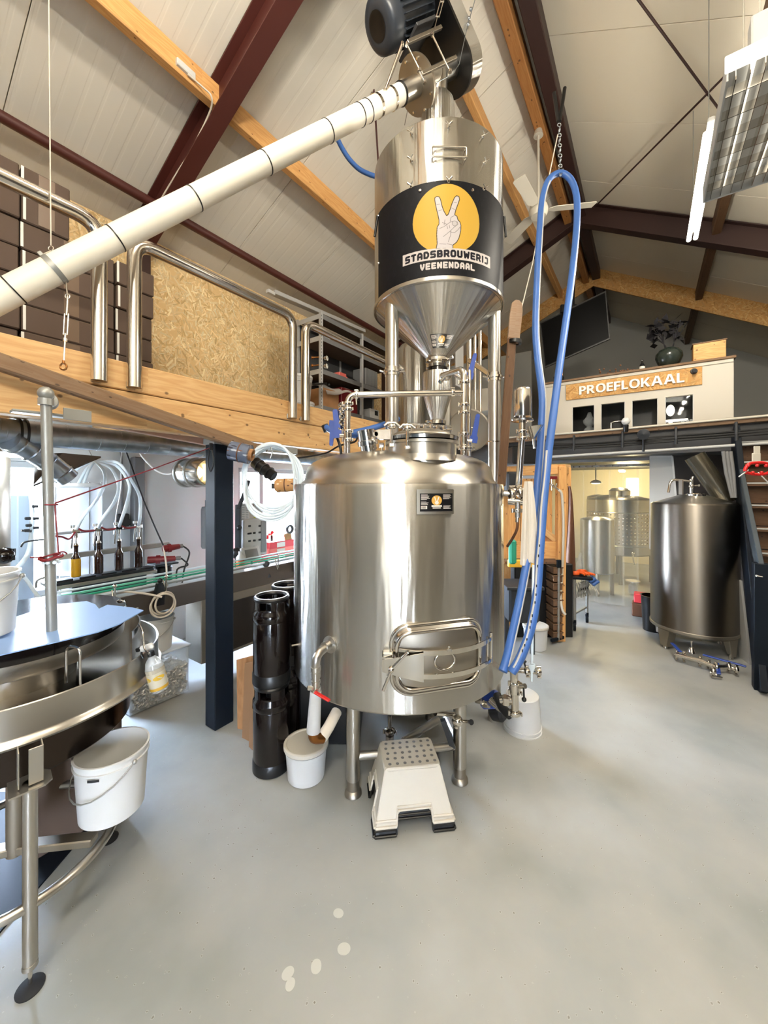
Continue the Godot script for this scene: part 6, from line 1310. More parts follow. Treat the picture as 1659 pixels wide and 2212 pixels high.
	t = thing("labeller_mast", "tall black mast with an angled arm behind the dark post", "machine", onn(516, 1150, -3.5)); m = MB.new(); m.bar(onn(514, 1270, -3.5), onn(515, 1090, -3.5), 0.05, 0.05, Vector3.RIGHT, 0.004); m.bar(onn(515, 1100, -3.48), onn(538, 1038, -3.48), 0.03, 0.035, Vector3.RIGHT, 0.004); part(m, "mast", "charcoal", t); m = MB.new(); m.ball(onn(512, 1195, -3.44), 0.06, 10); m.ball(onn(517, 1140, -3.44), 0.03, 8); part(m, "joint", "black", t)
	for k in 3:
		var y0: float = [0.0, 0.165, 0.30][k]; t = thing("label_box", ["lower red carton on the table by the far window", "pink patterned carton in the middle of the pile by the far window", "upper flat red and pink carton by the far window"][k], "carton", onn(590, 1220, -3.75), "red cartons by the far window"); m = MB.new(); var p := onn(592, 1222, -3.75); p.y = 0.80 + y0 * 0.55 + 0.05
		m.box(p, Vector3(0.42 - k * 0.02, 0.085, 0.3), BUN, 0.004); part(m, "box", ["dark_pink", "pink_red", "dark_pink"][k], t); m = MB.new(); m.box(p + NN * 0.151 - UU * 0.02, Vector3(0.12, 0.055, 0.003), BUN); part(m, "label", "paper", t)
	m = MB.new(); uno(m, 2.7, 4.35, -3.95, -3.40, 0.70, 0.76, 0.005); single(m, "work_table", "light_grey", "pale work table below the far window", "table", W(3.5, -3.7, 0.7))
	t = thing("test_stand", "slim laboratory stand with red clamps on the window side", "stand", onn(578, 1150, -3.8))
	for x in [574, 586]:
		m = MB.new(); m.cyl(onn(x, 1205, -3.8), onn(x, 1128 if x == 574 else 1136, -3.8), 0.006, 8); part(m, "rod", "mid_grey", t)
	m = MB.new(); m.box(onn(575, 1160, -3.8), Vector3(0.06, 0.05, 0.04), BUN, 0.006); m.box(onn(584, 1154, -3.8), Vector3(0.05, 0.03, 0.03), BUN, 0.006); m.ball(onn(588, 1150, -3.78), 0.022, 8); part(m, "clamp", "red", t)
	for x in [570, 587]: beer_bottle(onn(x, 1192, -3.72) + Vector3(0, -0.03, 0), "gold_glass", "small gold bottle before the far window, %s of the two" % ["left" if x == 570 else "right"])
	t = thing("cleaner_bottle", "white bottle with an orange label behind the conveyor beside the dark post", "bottle", onn(520, 1220, -3.35)); m = MB.new(); var cb := onn(519, 1232, -3.35); m.lathe([Vector2(0, 0), Vector2(0.04, 0), Vector2(0.04, 0.13), Vector2(0.018, 0.16), Vector2(0.018, 0.19), Vector2(0, 0.19)], up(cb), 20); part(m, "body", "white", t); m = MB.new(); m.lathe([Vector2(0.041, 0.03), Vector2(0.041, 0.11)], up(cb), 20); part(m, "label", "orange", t)
	t = thing("desk_fan", "round white tape dispenser and brown folder by the window edge", "desk item", onn(627, 1145, -3.6)); m = MB.new(); m.lathe([Vector2(0.03, -0.012), Vector2(0.055, -0.012), Vector2(0.055, 0.012), Vector2(0.03, 0.012)], frame(onn(626, 1143, -3.55), NN), 20); part(m, "tape_roll", "dark_grey", t); m = MB.new(); m.box(onn(622, 1160, -3.62), Vector3(0.10, 0.10, 0.02), BUN * Basis(Vector3(0, 0, 1), 0.2)); part(m, "folder", "cardboard", t)
	m = MB.new(); m.bar(onn(520, 1237, -3.2), onn(570, 1228, -3.2), 0.02, 0.03, Vector3.UP, 0.003); m.bar(onn(510, 1258, -3.14), onn(572, 1246, -3.14), 0.02, 0.02, Vector3.UP, 0.003); m.ball(onn(575, 1218, -3.16), 0.035, 10); m.cyl(onn(577, 1228, -3.16), onn(579, 1248, -3.14), 0.03, 12); single(m, "rail_drive", "charcoal", "dark drive arm and rails over the conveyor right of the dark post", "machine part", onn(540, 1240, -3.2))
	t = thing("gas_cylinder", "grey cylinder behind the left side of the dark post", "cylinder", onn(447, 1180, -3.9)); m = MB.new(); var gc := onn(447, 1180, -3.95); m.lathe([Vector2(0, -0.02), Vector2(0.05, -0.02), Vector2(0.06, 0), Vector2(0.06, 0.40), Vector2(0.05, 0.43), Vector2(0, 0.435)], up(gc), 24); part(m, "body", "mid_grey", t); m = MB.new(); m.cyl(gc + Vector3(0, 0.43, 0), gc + Vector3(0, 0.50, 0), 0.02, 10); m.cyl(gc + Vector3(0, -0.2, 0), gc + Vector3(0, 0, 0), 0.015, 8); part(m, "cap", "black", t)

# ---------- ducts, lamps and rolls hanging below the gallery ----------
func ducts_and_hangings():
	var n := -3.05; var y := 2.02; var t := thing("spiral_duct", "silvery spiral ventilation duct running under the gallery", "duct", W(1, n, y)); var m := MB.new()
	m.tube([W(-1.2, n, y), W(5.4, n, y)], 0.075, 28); part(m, "duct", "galvanised", t)
	for k in 44:
		var u := -1.1 + k * 0.15; m = MB.new(); var s := []
		for j in 14: s.append(W(u + 0.03 * j / 14.0, n + cos(TAU * j / 13) * 0.0755, y + sin(TAU * j / 13) * 0.0755))
		m.tube(s, 0.0022, 5); part(m, "seam", "galvanised", t)
	var b := un(onn(40, 920, n)).x
	for d in [0.0, 0.03]:
		m = MB.new(); m.lathe([Vector2(0.0755, -0.006), Vector2(0.082, -0.006), Vector2(0.082, 0.006), Vector2(0.0755, 0.006)], frame(W(b + d, n, y), UU), 28); part(m, "duct_clamp", "black", t)
	t = thing("hood_duct", "segmented metal duct elbow running down to the dark hood", "duct", onn(40, 955, n)); m = MB.new(); var p := [onn(20, 950, n + 0.05), onn(50, 965, n), onn(85, 985, n - 0.03), onn(120, 1010, n - 0.05), onn(150, 1034, n - 0.06)]
	m.tube(spline(p, 4), 0.06, 24); part(m, "elbow", "galvanised", t)
	for k in 4:
		m = MB.new(); var d: Vector3 = (p[k + 1] - p[k]).normalized(); m.lathe([Vector2(0.06, -0.006), Vector2(0.0655, 0), Vector2(0.06, 0.006)], frame(p[k].lerp(p[k + 1], 0.5), d), 24); part(m, "bead", "galvanised", t)
	t = thing("extraction_hood", "dark pointed sheet metal hood above the supply tank", "hood", onn(140, 1000, -3.35)); m = MB.new()
	var h := [onn(72, 1052, -3.1), onn(218, 989, -3.5), onn(135, 982, -3.6), onn(75, 985, -3.4)]
	m.flat([h[0], h[1], h[2]], Vector3.DOWN); m.flat([h[0], h[2], h[3]], Vector3.DOWN)
	var hh := []
	for q in h: hh.append(q + Vector3(0, 0.012, 0))
	m.flat([hh[0], hh[1], hh[2]], Vector3.UP); m.flat([hh[0], hh[2], hh[3]], Vector3.UP)
	for k in 4: m.flat([h[k], h[(k + 1) % 4], hh[(k + 1) % 4], hh[k]])
	part(m, "plate", "dark_mirror", t)
	# steel vessel and instrument column at the left edge
	var c := onn(-75, 1200, -3.45); t = thing("steel_vessel", "dark dimpled steel vessel at the left edge behind the round table", "tank", Vector3(c.x, 0, c.z)); m = MB.new(); m.lathe([Vector2(0, 1.0), Vector2(0.17, 1.02), Vector2(0.2, 1.06), Vector2(0.2, 1.88), Vector2(0.15, 1.95), Vector2(0.0, 1.98)], up(Vector3(c.x, 0, c.z)), 40); part(m, "shell", "steel_dull", t)
	m = MB.new(); m.cyl(Vector3(c.x, 0.0, c.z), Vector3(c.x, 1.0, c.z), 0.03, 12); m.cyl(Vector3(c.x, 0.0, c.z), Vector3(c.x, 0.03, c.z), 0.2, 20); part(m, "stand", "zinc_grey", t)
	m = MB.new(); m.cyl(onn(18, 1210, -3.1), onn(20, 1185, -3.1), 0.03, 12); m.ball(onn(10, 1200, -3.1), 0.05, 10); part(m, "outlet", "black_gloss", t)
	t = thing("instrument_column", "pale blue-grey column with tubing and gauges left of the pole", "column", onn(48, 1100, -3.7)); m = MB.new(); m.bar(onn(45, 1320, -3.75), onn(45, 1070, -3.75), 0.13, 0.08, Vector3.RIGHT, 0.006); part(m, "column", "sheet_grey", t)
	m = MB.new(); m.tube(spline([onn(66, 1065, -3.6), onn(69, 1100, -3.6), onn(68, 1150, -3.6), onn(62, 1190, -3.6), onn(48, 1215, -3.55), onn(32, 1232, -3.4)], 6), 0.014, 10); part(m, "bent_tube", "hose_clear", t)
	m = MB.new()
	for q in [[60, 1120], [62, 1135], [76, 1094], [78, 1120], [58, 1146], [78, 1140]]: m.box(onn(q[0], q[1], -3.55), Vector3(0.03, 0.02, 0.03), BUN, 0.004)
	m.cyl(onn(68, 1148, -3.55), onn(46, 1146, -3.55), 0.008, 8); m.tube(spline([onn(45, 1182, -3.5), onn(52, 1172, -3.5), onn(70, 1168, -3.5), onn(100, 1165, -3.4)], 5), 0.006, 8); part(m, "fittings", "charcoal", t)
	m = MB.new(); m.tube(spline([onn(36, 1236, -3.2), onn(55, 1250, -3.2), onn(80, 1285, -3.2), onn(102, 1306, -3.2)], 5), 0.01, 8); single(m, "drain_tube", "hose_clear", "pale tube slanting from the left bucket to the pole foot", "hose", onn(36, 1236, -3.2))
	m = MB.new(); m.tube(spline([onn(78, 1270, -3.4), onn(80, 1255, -3.4), onn(95, 1248, -3.4), onn(110, 1245, -3.4)], 5), 0.007, 8); single(m, "hooked_hose", "mid_grey", "grey hooked hose in front of the bright window", "hose", onn(78, 1270, -3.4))
	# hanging work lamp left of the post
	t = thing("work_lamp", "hanging metal work lamp with a warm glowing mouth left of the dark post", "lamp", at(420, 1020, 2.95)); m = MB.new(); var la := at(380, 1022, 3.05); var lb := at(452, 1020, 2.85); var D := (lb - la).normalized(); var L := (lb - la).length(); var xf := frame(la, D)
	m.lathe([Vector2(0.0, 0.0), Vector2(0.025, 0.0), Vector2(0.03, 0.05), Vector2(0.05, 0.07), Vector2(0.10, 0.10), Vector2(0.108, 0.12), Vector2(0.108, L - 0.02), Vector2(0.102, L), Vector2(0.09, L - 0.01), Vector2(0.06, L * 0.45), Vector2(0, L * 0.4)], xf, 32); part(m, "housing", "tube_steel", t)
	for s in [0.13, L * 0.62]:
		m = MB.new(); m.lathe([Vector2(0.108, s), Vector2(0.114, s), Vector2(0.114, s + 0.02), Vector2(0.108, s + 0.02)], xf, 32); part(m, "band", "zinc_grey", t)
	m = MB.new(); m.ball(la + D * (L * 0.62), 0.05, 16); part(m, "bulb", "lamp_warm", t, "glowing lamp bulb")
	bulb("work_lamp_light", la + D * (L * 0.62), 0.12, Color(1, 0.9, 0.65), 0.045)
	m = MB.new(); m.tube(spline([at(298, 970, 3.2), at(310, 990, 3.2), at(340, 1018, 3.15), at(368, 1024, 3.1), at(400, 1008, 3.0), at(440, 985, 2.9)], 6), 0.007, 8); part(m, "cable", "white", t)
	m = MB.new(); m.tube(spline([at(454, 965, 2.62), at(449, 1000, 2.62), at(455, 1018, 2.62), at(461, 995, 2.62), at(456, 965, 2.62)], 5), 0.005, 6); m.box(at(456, 965, 2.62), Vector3(0.02, 0.05, 0.02), Basis(), 0.003); single(m, "cable_loop", "black", "black strap loop hanging on the left face of the dark post", "strap", at(454, 965, 2.62))
	# rolls on a rod to the right of the post
	for q in [[499, 973, 540, 982, 0.064, "label_silver", "roll of printed labels on the bracket right of the dark post"], [598, 1049, 636, 1047, 0.05, "label_tan", "brown paper roll in front of the far window"]]:
		var dq := 2.5 if q[0] < 550 else 2.8; var a := at(q[0], q[1], dq); var e := at(q[2], q[3], dq); t = thing("label_roll", q[6], "roll", a); var dd: Vector3 = (e - a).normalized(); var ll: float = (e - a).length(); m = MB.new(); m.lathe([Vector2(0.035, 0), Vector2(q[4], 0), Vector2(q[4], ll), Vector2(0.035, ll)], frame(a, dd), 28); part(m, "roll", q[5], t); m = MB.new(); m.lathe([Vector2(0.03, -0.01), Vector2(0.04, -0.01), Vector2(0.04, ll + 0.02), Vector2(0.03, ll + 0.02), Vector2(0.03, -0.01)], frame(a, dd), 24); part(m, "core", "cardboard", t)
		m = MB.new(); m.lathe([Vector2(q[4], ll * 0.48), Vector2(q[4] + 0.002, ll * 0.48), Vector2(q[4] + 0.002, ll * 0.54), Vector2(q[4], ll * 0.54)], frame(a, dd), 28); part(m, "band", "leather", t)
	m = MB.new(); m.box(at(592, 1050, 2.8), Vector3(0.03, 0.04, 0.05), Basis(), 0.004); single(m, "roll_holder", "charcoal", "dark block at the end of the brown paper roll", "bracket", at(592, 1050, 2.8))
	t = thing("spotlight", "black clamp spotlight hanging inside the white hose coil", "lamp", at(570, 1010, 2.9)); m = MB.new(); var sa := at(550, 998, 2.9); var sbb := at(592, 1030, 2.85); m.cyl(sa, sbb, 0.045, 20, 0.04, 0.006); part(m, "housing", "black", t); m = MB.new()
	for k in 3: m.lathe([Vector2(0.04, -0.004), Vector2(0.049, -0.004), Vector2(0.049, 0.004), Vector2(0.04, 0.004)], frame(sa.lerp(sbb, 0.25 + k * 0.25), sbb - sa), 20)
	part(m, "cooling_ring", "charcoal", t)
	t = thing("white_hose_coil", "large coil of clear white hose hanging under the gallery beam", "hose", at(590, 1030, 2.55))
	var cc := at(588, 1033, 2.55)
	for k in 6:
		m = MB.new(); var s := []; var rx := 0.20 - 0.012 * (k % 3) ; var ry := 0.20 + 0.006 * k
		for j in 36:
			var a := TAU * j / 36; s.append(cc + Vector3(cos(a) * (rx if cos(a) < 0 or k < 3 else rx * 0.93) + 0.006 * sin(3 * a + k), sin(a) * ry - 0.01 * k * (0.0 if sin(a) > 0 else 1.0), 0.012 * (k - 2.5) + 0.02 * cos(a * 2 + k)))
		m.tube(s, 0.009, 8, true); part(m, "turn", "hose_clear", t)
	m = MB.new(); m.tube(spline([at(575, 975, 2.6), at(582, 962, 2.55), at(588, 976, 2.55), at(583, 990, 2.55)], 5), 0.006, 8); part(m, "hang_hook", "chrome", t)
	t = thing("beam_lamp", "flat silver lamp box fixed under the gallery beam above the hose coil", "lamp", at(605, 970, 2.75)); m = MB.new(); m.box(at(600, 972, 2.78), Vector3(0.3, 0.05, 0.1), BUN, 0.006); part(m, "case", "zinc_grey", t)
	m = MB.new(); m.bar(onn(120, 893, -2.75), onn(500, 965, -2.75), 0.05, 0.05, Vector3.UP, 0.004); single(m, "cable_duct", "pink_beige", "long pinkish cable duct under the gallery above the spiral duct", "cable duct", onn(120, 893, -2.75))
	t = thing("strip_lamp", "cool white strip lamp under the gallery at the left edge", "lamp", onn(10, 985, -3.3)); m = MB.new(); m.box(onn(0, 981, -3.3), Vector3(0.5, 0.03, 0.06), BUN, 0.006); part(m, "tube", "lamp_cool", t); bulb("strip_lamp_light", onn(10, 985, -3.3) + Vector3(0.1, -0.05, 0), 0.45, Color(0.92, 0.97, 1.0), 0.04)

# ---------- storage shelves on the gallery ----------
func shelf_area():
	var n0 := -3.3; var n1 := -3.71; var us := [3.442, 4.256, 5.07]; var ys := [2.695, 3.144, 3.55, 3.82]
	var t := thing("storage_rack", "grey metal storage rack on the gallery behind the hopper", "shelf", W(4.2, -3.5, 2.38)); var m: MB
	for u in us:
		for n in [n0, n1]:
			m = MB.new(); uno(m, u - 0.02, u + 0.02, n - 0.002, n + 0.002, 2.38, 3.85); uno(m, u - 0.02, u - 0.016, n - 0.03, n, 2.38, 3.85); part(m, "upright", "light_grey", t)
			if n == n0 and u < 4:
				m = MB.new()
				for k in 34: uno(m, u - 0.009, u - 0.003, n + 0.001, n + 0.0035, 2.44 + k * 0.041, 2.46 + k * 0.041)
				stuff(m, "slots", "charcoal", t)
	for k in 2:
		for y in ys:
			m = MB.new(); uno(m, us[k], us[k + 1], n1, n0, y - 0.012, y, 0.003); var s := part(m, "shelf_board", "shelf_brown", t)
			if y == ys[0]:
				m = MB.new(); uno(m, us[k], us[k + 1], n1 - 0.012, n1, 2.42, 3.8); part(m, "back_panel", "dark_grey", t)
			m = MB.new(); uno(m, us[k] + 0.02, us[k + 1] - 0.02, n0 - 0.004, n0 + 0.002, y - 0.05, y + 0.01, 0.002); part(m, "front_rail", "mid_grey", s)
			if k == 0:
				m = MB.new(); uno(m, us[0] - 0.018, us[0] - 0.012, n1, n0, y - 0.05, y + 0.01, 0.002); part(m, "side_rail", "light_grey", s)
	# things on it
	var put := func(u: float, n: float, y: float) -> Vector3: return W(u, n, y)
	var q: Vector3 = W(3.62, -3.42, 2.697); t = thing("cardboard_box", "brown cardboard box at the left of the lowest shelf board", "box", q); m = MB.new(); m.box(q + Vector3(0, 0.12, 0), Vector3(0.30, 0.235, 0.22), BUN, 0.004); part(m, "box", "cardboard", t); m = MB.new(); m.box(q + Vector3(0, 0.239, 0), Vector3(0.30, 0.004, 0.05), BUN); part(m, "tape", "tape", t)
	q = W(3.98, -3.44, 2.697); t = thing("red_crate", "dark red crate draped with a plastic bag on the lowest shelf board", "crate", q); m = MB.new(); m.box(q + Vector3(0, 0.16, 0), Vector3(0.34, 0.31, 0.28), BUN, 0.01); part(m, "crate", "dark_red", t)
	m = MB.new(); m.sheet(16, 10, func(x, y): return W(3.52 + x * 0.62, -3.62 + y * 0.34, 3.015 + 0.03 * sin(x * 7.0) * sin(y * 4.0 + 1) + 0.025 * sin(x * 3 + y * 5) - 0.10 * pow(maxf(0, y - 0.75) * 4, 2) - 0.04 * pow(absf(x - 0.5) * 2, 4)), 0.004); single(m, "plastic_bag", "bag_plastic", "crumpled clear plastic bag over the box and the red crate", "bag", W(3.8, -3.45, 3.0))
	q = W(4.50, -3.42, 2.697); t = thing("grey_bin", "tall ribbed grey plastic bin on the shelf right of the middle upright", "bin", q); m = MB.new(); m.box(W(4.48, -3.42, 3.146 + 0.13), Vector3(0.30, 0.25, 0.24), BUN, 0.012)
	for k in 3: m.box(W(4.40 + k * 0.08, -3.298, 3.27), Vector3(0.012, 0.22, 0.006), BUN, 0.002)
	part(m, "bin", "mid_grey", t)
	q = W(4.55, -3.4, 2.697); t = thing("white_case", "white case with a dark slot at the right end of the lowest shelf board", "box", q); m = MB.new(); m.box(q + Vector3(0, 0.07, 0), Vector3(0.22, 0.14, 0.2), BUN, 0.006); part(m, "case", "white", t); m = MB.new(); m.box(q + Vector3(0.0, 0.09, 0) + NN * 0.1 + UU * 0.04, Vector3(0.08, 0.07, 0.006), BUN, 0.002); part(m, "slot", "black", t)
	for k in 2:
		var g := onn([705.5, 705][k], [774, 791][k], n0 + 0.03); t = thing("pressure_gauge", ["upper round pressure gauge at the first shelf upright", "lower round pressure gauge at the first shelf upright"][k], "gauge", g, "gauges on the shelf upright"); m = MB.new(); m.lathe([Vector2(0, -0.02), Vector2(0.031, -0.02), Vector2(0.034, -0.01), Vector2(0.034, 0.008), Vector2(0.029, 0.01)], frame(g, NN + UU * 0.25), 24); part(m, "case", "chrome", t)
		m = MB.new(); m.lathe([Vector2(0.03, 0.0075), Vector2(0.0, 0.0075)], frame(g, NN + UU * 0.25), 24); part(m, "dial", "paper", t)
		m = MB.new(); var dd := (NN + UU * 0.25).normalized(); m.bar(g + dd * 0.009 + Vector3(0, -0.004, 0), g + dd * 0.009 + Vector3(0, 0.018, 0) + UU * 0.012, 0.003, 0.002, dd); part(m, "needle", "black", t)
		m = MB.new(); m.tube([g - NN * 0.02, g - NN * 0.06 - UU * 0.06 + Vector3(0, 0.01, 0), g - NN * 0.08 - UU * 0.16 + Vector3(0, -0.02, 0)], 0.008, 8); m.ball(g - NN * 0.08 - UU * 0.16 + Vector3(0, -0.02, 0), 0.02, 8); part(m, "connector", "brass", t)
	q = W(3.60, -3.36, 3.552); t = thing("white_cup", "small white pot on the second shelf board from the top", "cup", q); m = MB.new(); m.lathe([Vector2(0, 0), Vector2(0.04, 0), Vector2(0.042, 0.05), Vector2(0.036, 0.055), Vector2(0, 0.056)], up(q), 18); part(m, "pot", "white", t); m = MB.new(); m.cyl(q + Vector3(0, 0.05, 0), q + Vector3(0, 0.09, 0), 0.006, 8); part(m, "spout", "charcoal", t)
	m = MB.new(); m.box(W(3.86, -3.40, 3.58), Vector3(0.42, 0.05, 0.2), BUN, 0.006); single(m, "flat_board", "old_wood", "flat brown board lying on the second shelf board", "board", W(3.86, -3.40, 3.555))
	m = MB.new(); m.tube(spline([W(3.74, -3.4, 3.60), W(3.85, -3.34, 3.66), W(3.96, -3.36, 3.63), W(4.02, -3.42, 3.61)], 5), 0.02, 8); single(m, "cord_bundle", "leather", "brown bundle on the flat board of the rack", "bundle", W(3.85, -3.4, 3.6))
	m = MB.new(); m.ball(W(4.42, -3.35, 3.58), 0.035, 8); m.ball(W(4.48, -3.35, 3.575), 0.03, 8); m.cyl(W(4.36, -3.35, 3.57), W(4.56, -3.35, 3.57), 0.02, 8); single(m, "yellow_tool", "gold", "small yellow tool on the shelf behind the hopper", "tool", W(4.45, -3.35, 3.555))
	m = MB.new(); m.box(W(4.5, -3.45, 3.70 - 0.08), Vector3(0.25, 0.12, 0.2), BUN, 0.008); single(m, "dark_case", "black", "dark case behind the yellow tool", "case", W(4.5, -3.45, 3.555))
	m = MB.new(); m.box(W(3.84, -3.36, 3.175), Vector3(0.14, 0.05, 0.12), BUN, 0.006); m.bar(W(3.80, -3.34, 3.2), W(3.92, -3.3, 3.15), 0.015, 0.015); single(m, "pink_clamp", "pink_red", "small pinkish clamp tool on the third shelf board", "tool", W(3.84, -3.36, 3.15))
	for k in 3:
		m = MB.new(); m.ball(W(3.98 + k * 0.07, -3.36, 3.17), 0.028, 8); m.cyl(W(3.98 + k * 0.07, -3.36, 3.17), W(4.02 + k * 0.07, -3.32, 3.155), 0.016, 8); single(m, "hose_fitting", "black", ["leftmost", "middle", "rightmost"][k] + " of the black hose fittings on the third shelf board", "fitting", W(3.98 + k * 0.07, -3.36, 3.15), "black fittings on the shelf")
	# white tubs stacked left of the rack
	q = onn(652, 850, -3.35); q.y = 2.385
	for k in 2:
		var p := q + Vector3(0, 0.30 * k, 0) - UU * 0.03 * k; t = thing("white_pail", ["lower white pail standing left of the storage rack", "upper white pail nested left of the storage rack"][k], "bucket", p, "white pails beside the rack"); m = MB.new(); m.lathe([Vector2(0, 0), Vector2(0.115, 0), Vector2(0.14, 0.27), Vector2(0.147, 0.275), Vector2(0.147, 0.30), Vector2(0.14, 0.305), Vector2(0, 0.31)], up(p), 32); part(m, "body", "white", t)
		for y in [0.22, 0.25]:
			m = MB.new(); m.lathe([Vector2(0.134, y), Vector2(0.143, y + 0.004), Vector2(0.137, y + 0.012)], up(p), 32); part(m, "rib", "white", t)
	m = MB.new(); m.bar(onn(658, 832, -3.28), onn(706, 828, -3.28), 0.03, 0.02, Vector3.UP, 0.006); m.ball(onn(710, 832, -3.26), 0.022, 8); single(m, "tap_gun", "black", "black tap gun on top of the cardboard box", "tool", onn(658, 832, -3.28))
	# tall steel vessel and bright panel on the gallery behind the hopper
	var c := at(887, 860, 4.75); t = thing("gallery_vessel", "tall stainless vessel on the gallery behind the hopper legs", "tank", Vector3(c.x, 2.38, c.z)); m = MB.new(); c.y = 0; m.lathe([Vector2(0, 2.42), Vector2(0.19, 2.44), Vector2(0.20, 2.48), Vector2(0.20, 3.35), Vector2(0.12, 3.45), Vector2(0, 3.47)], up(c), 36); part(m, "shell", "steel", t)
	for k in 3:
		m = MB.new(); var a := k * TAU / 3; m.cyl(c + Vector3(cos(a) * 0.17, 2.38, sin(a) * 0.17), c + Vector3(cos(a) * 0.17, 2.5, sin(a) * 0.17), 0.02, 8); part(m, "leg", "steel_dull", t)
	for s in [[1013, 690, 865, 0.03], [1026, 690, 860, 0.016], [1037, 690, 850, 0.02]]:
		m = MB.new(); m.cyl(at(s[0], s[1], 4.3), Vector3(at(s[0], 900, 4.3).x, 2.38, -4.3), s[3], 14); m.lathe([Vector2(s[3], 2.42), Vector2(s[3] + 0.015, 2.42), Vector2(s[3] + 0.015, 2.44), Vector2(s[3], 2.44)], up(Vector3(at(s[0], 900, 4.3).x, 0, -4.3)), 14); single(m, "stand_pipe", "tube_steel", "%s upright steel pipe between the cone and the right hopper leg" % ["thick", "thinnest", "medium"][[1013, 1026, 1037].find(s[0])], "pipe", Vector3(at(s[0], 900, 4.3).x, 2.38, -4.3), "upright pipes behind the hopper")
	m = MB.new(); m.bar(at(1012, 778, 4.1), at(1062, 812, 3.9), 0.05, 0.05, Vector3.UP, 0.01); single(m, "slanted_pipe", "tube_steel", "slanted steel tube behind the upper blue valve lever", "pipe", at(1012, 778, 4.1))
	m = MB.new(); m.box(at(992, 775, 5.0), Vector3(0.24, 0.75, 0.02), BUN, 0.004); single(m, "white_board", "white", "bright white board on the gallery right of the hopper cone", "board", at(992, 830, 5.0))
	# steel lid leaning by the gallery edge, boxes and pale crate
	m = MB.new(); var lc := at(1012, 930, 3.3); m.lathe([Vector2(0, 0), Vector2(0.14, 0.0), Vector2(0.175, 0.014), Vector2(0.185, 0.008), Vector2(0.185, 0.0), Vector2(0.175, -0.004)], frame(lc, Vector3(-0.45, -0.25, 1)), 40); m.tube([lc + Vector3(-0.05, 0.01, 0.06), lc + Vector3(0, 0.01, 0.08), lc + Vector3(0.06, 0.01, 0.04)], 0.008, 8); single(m, "pot_lid", "steel_dull", "round steel lid leaning upright behind the right valve", "lid", lc)
	for k in 2:
		m = MB.new(); m.box(at([1044, 985][k], [870, 880][k], 4.6), Vector3(0.3, 0.26, 0.3), BUN, 0.005); single(m, "pale_box", "offwhite", ["pale box on the gallery by the right hopper leg", "pale box on the gallery behind the dosing vessel"][k], "box", at([1044, 985][k], [900, 910][k], 4.6))

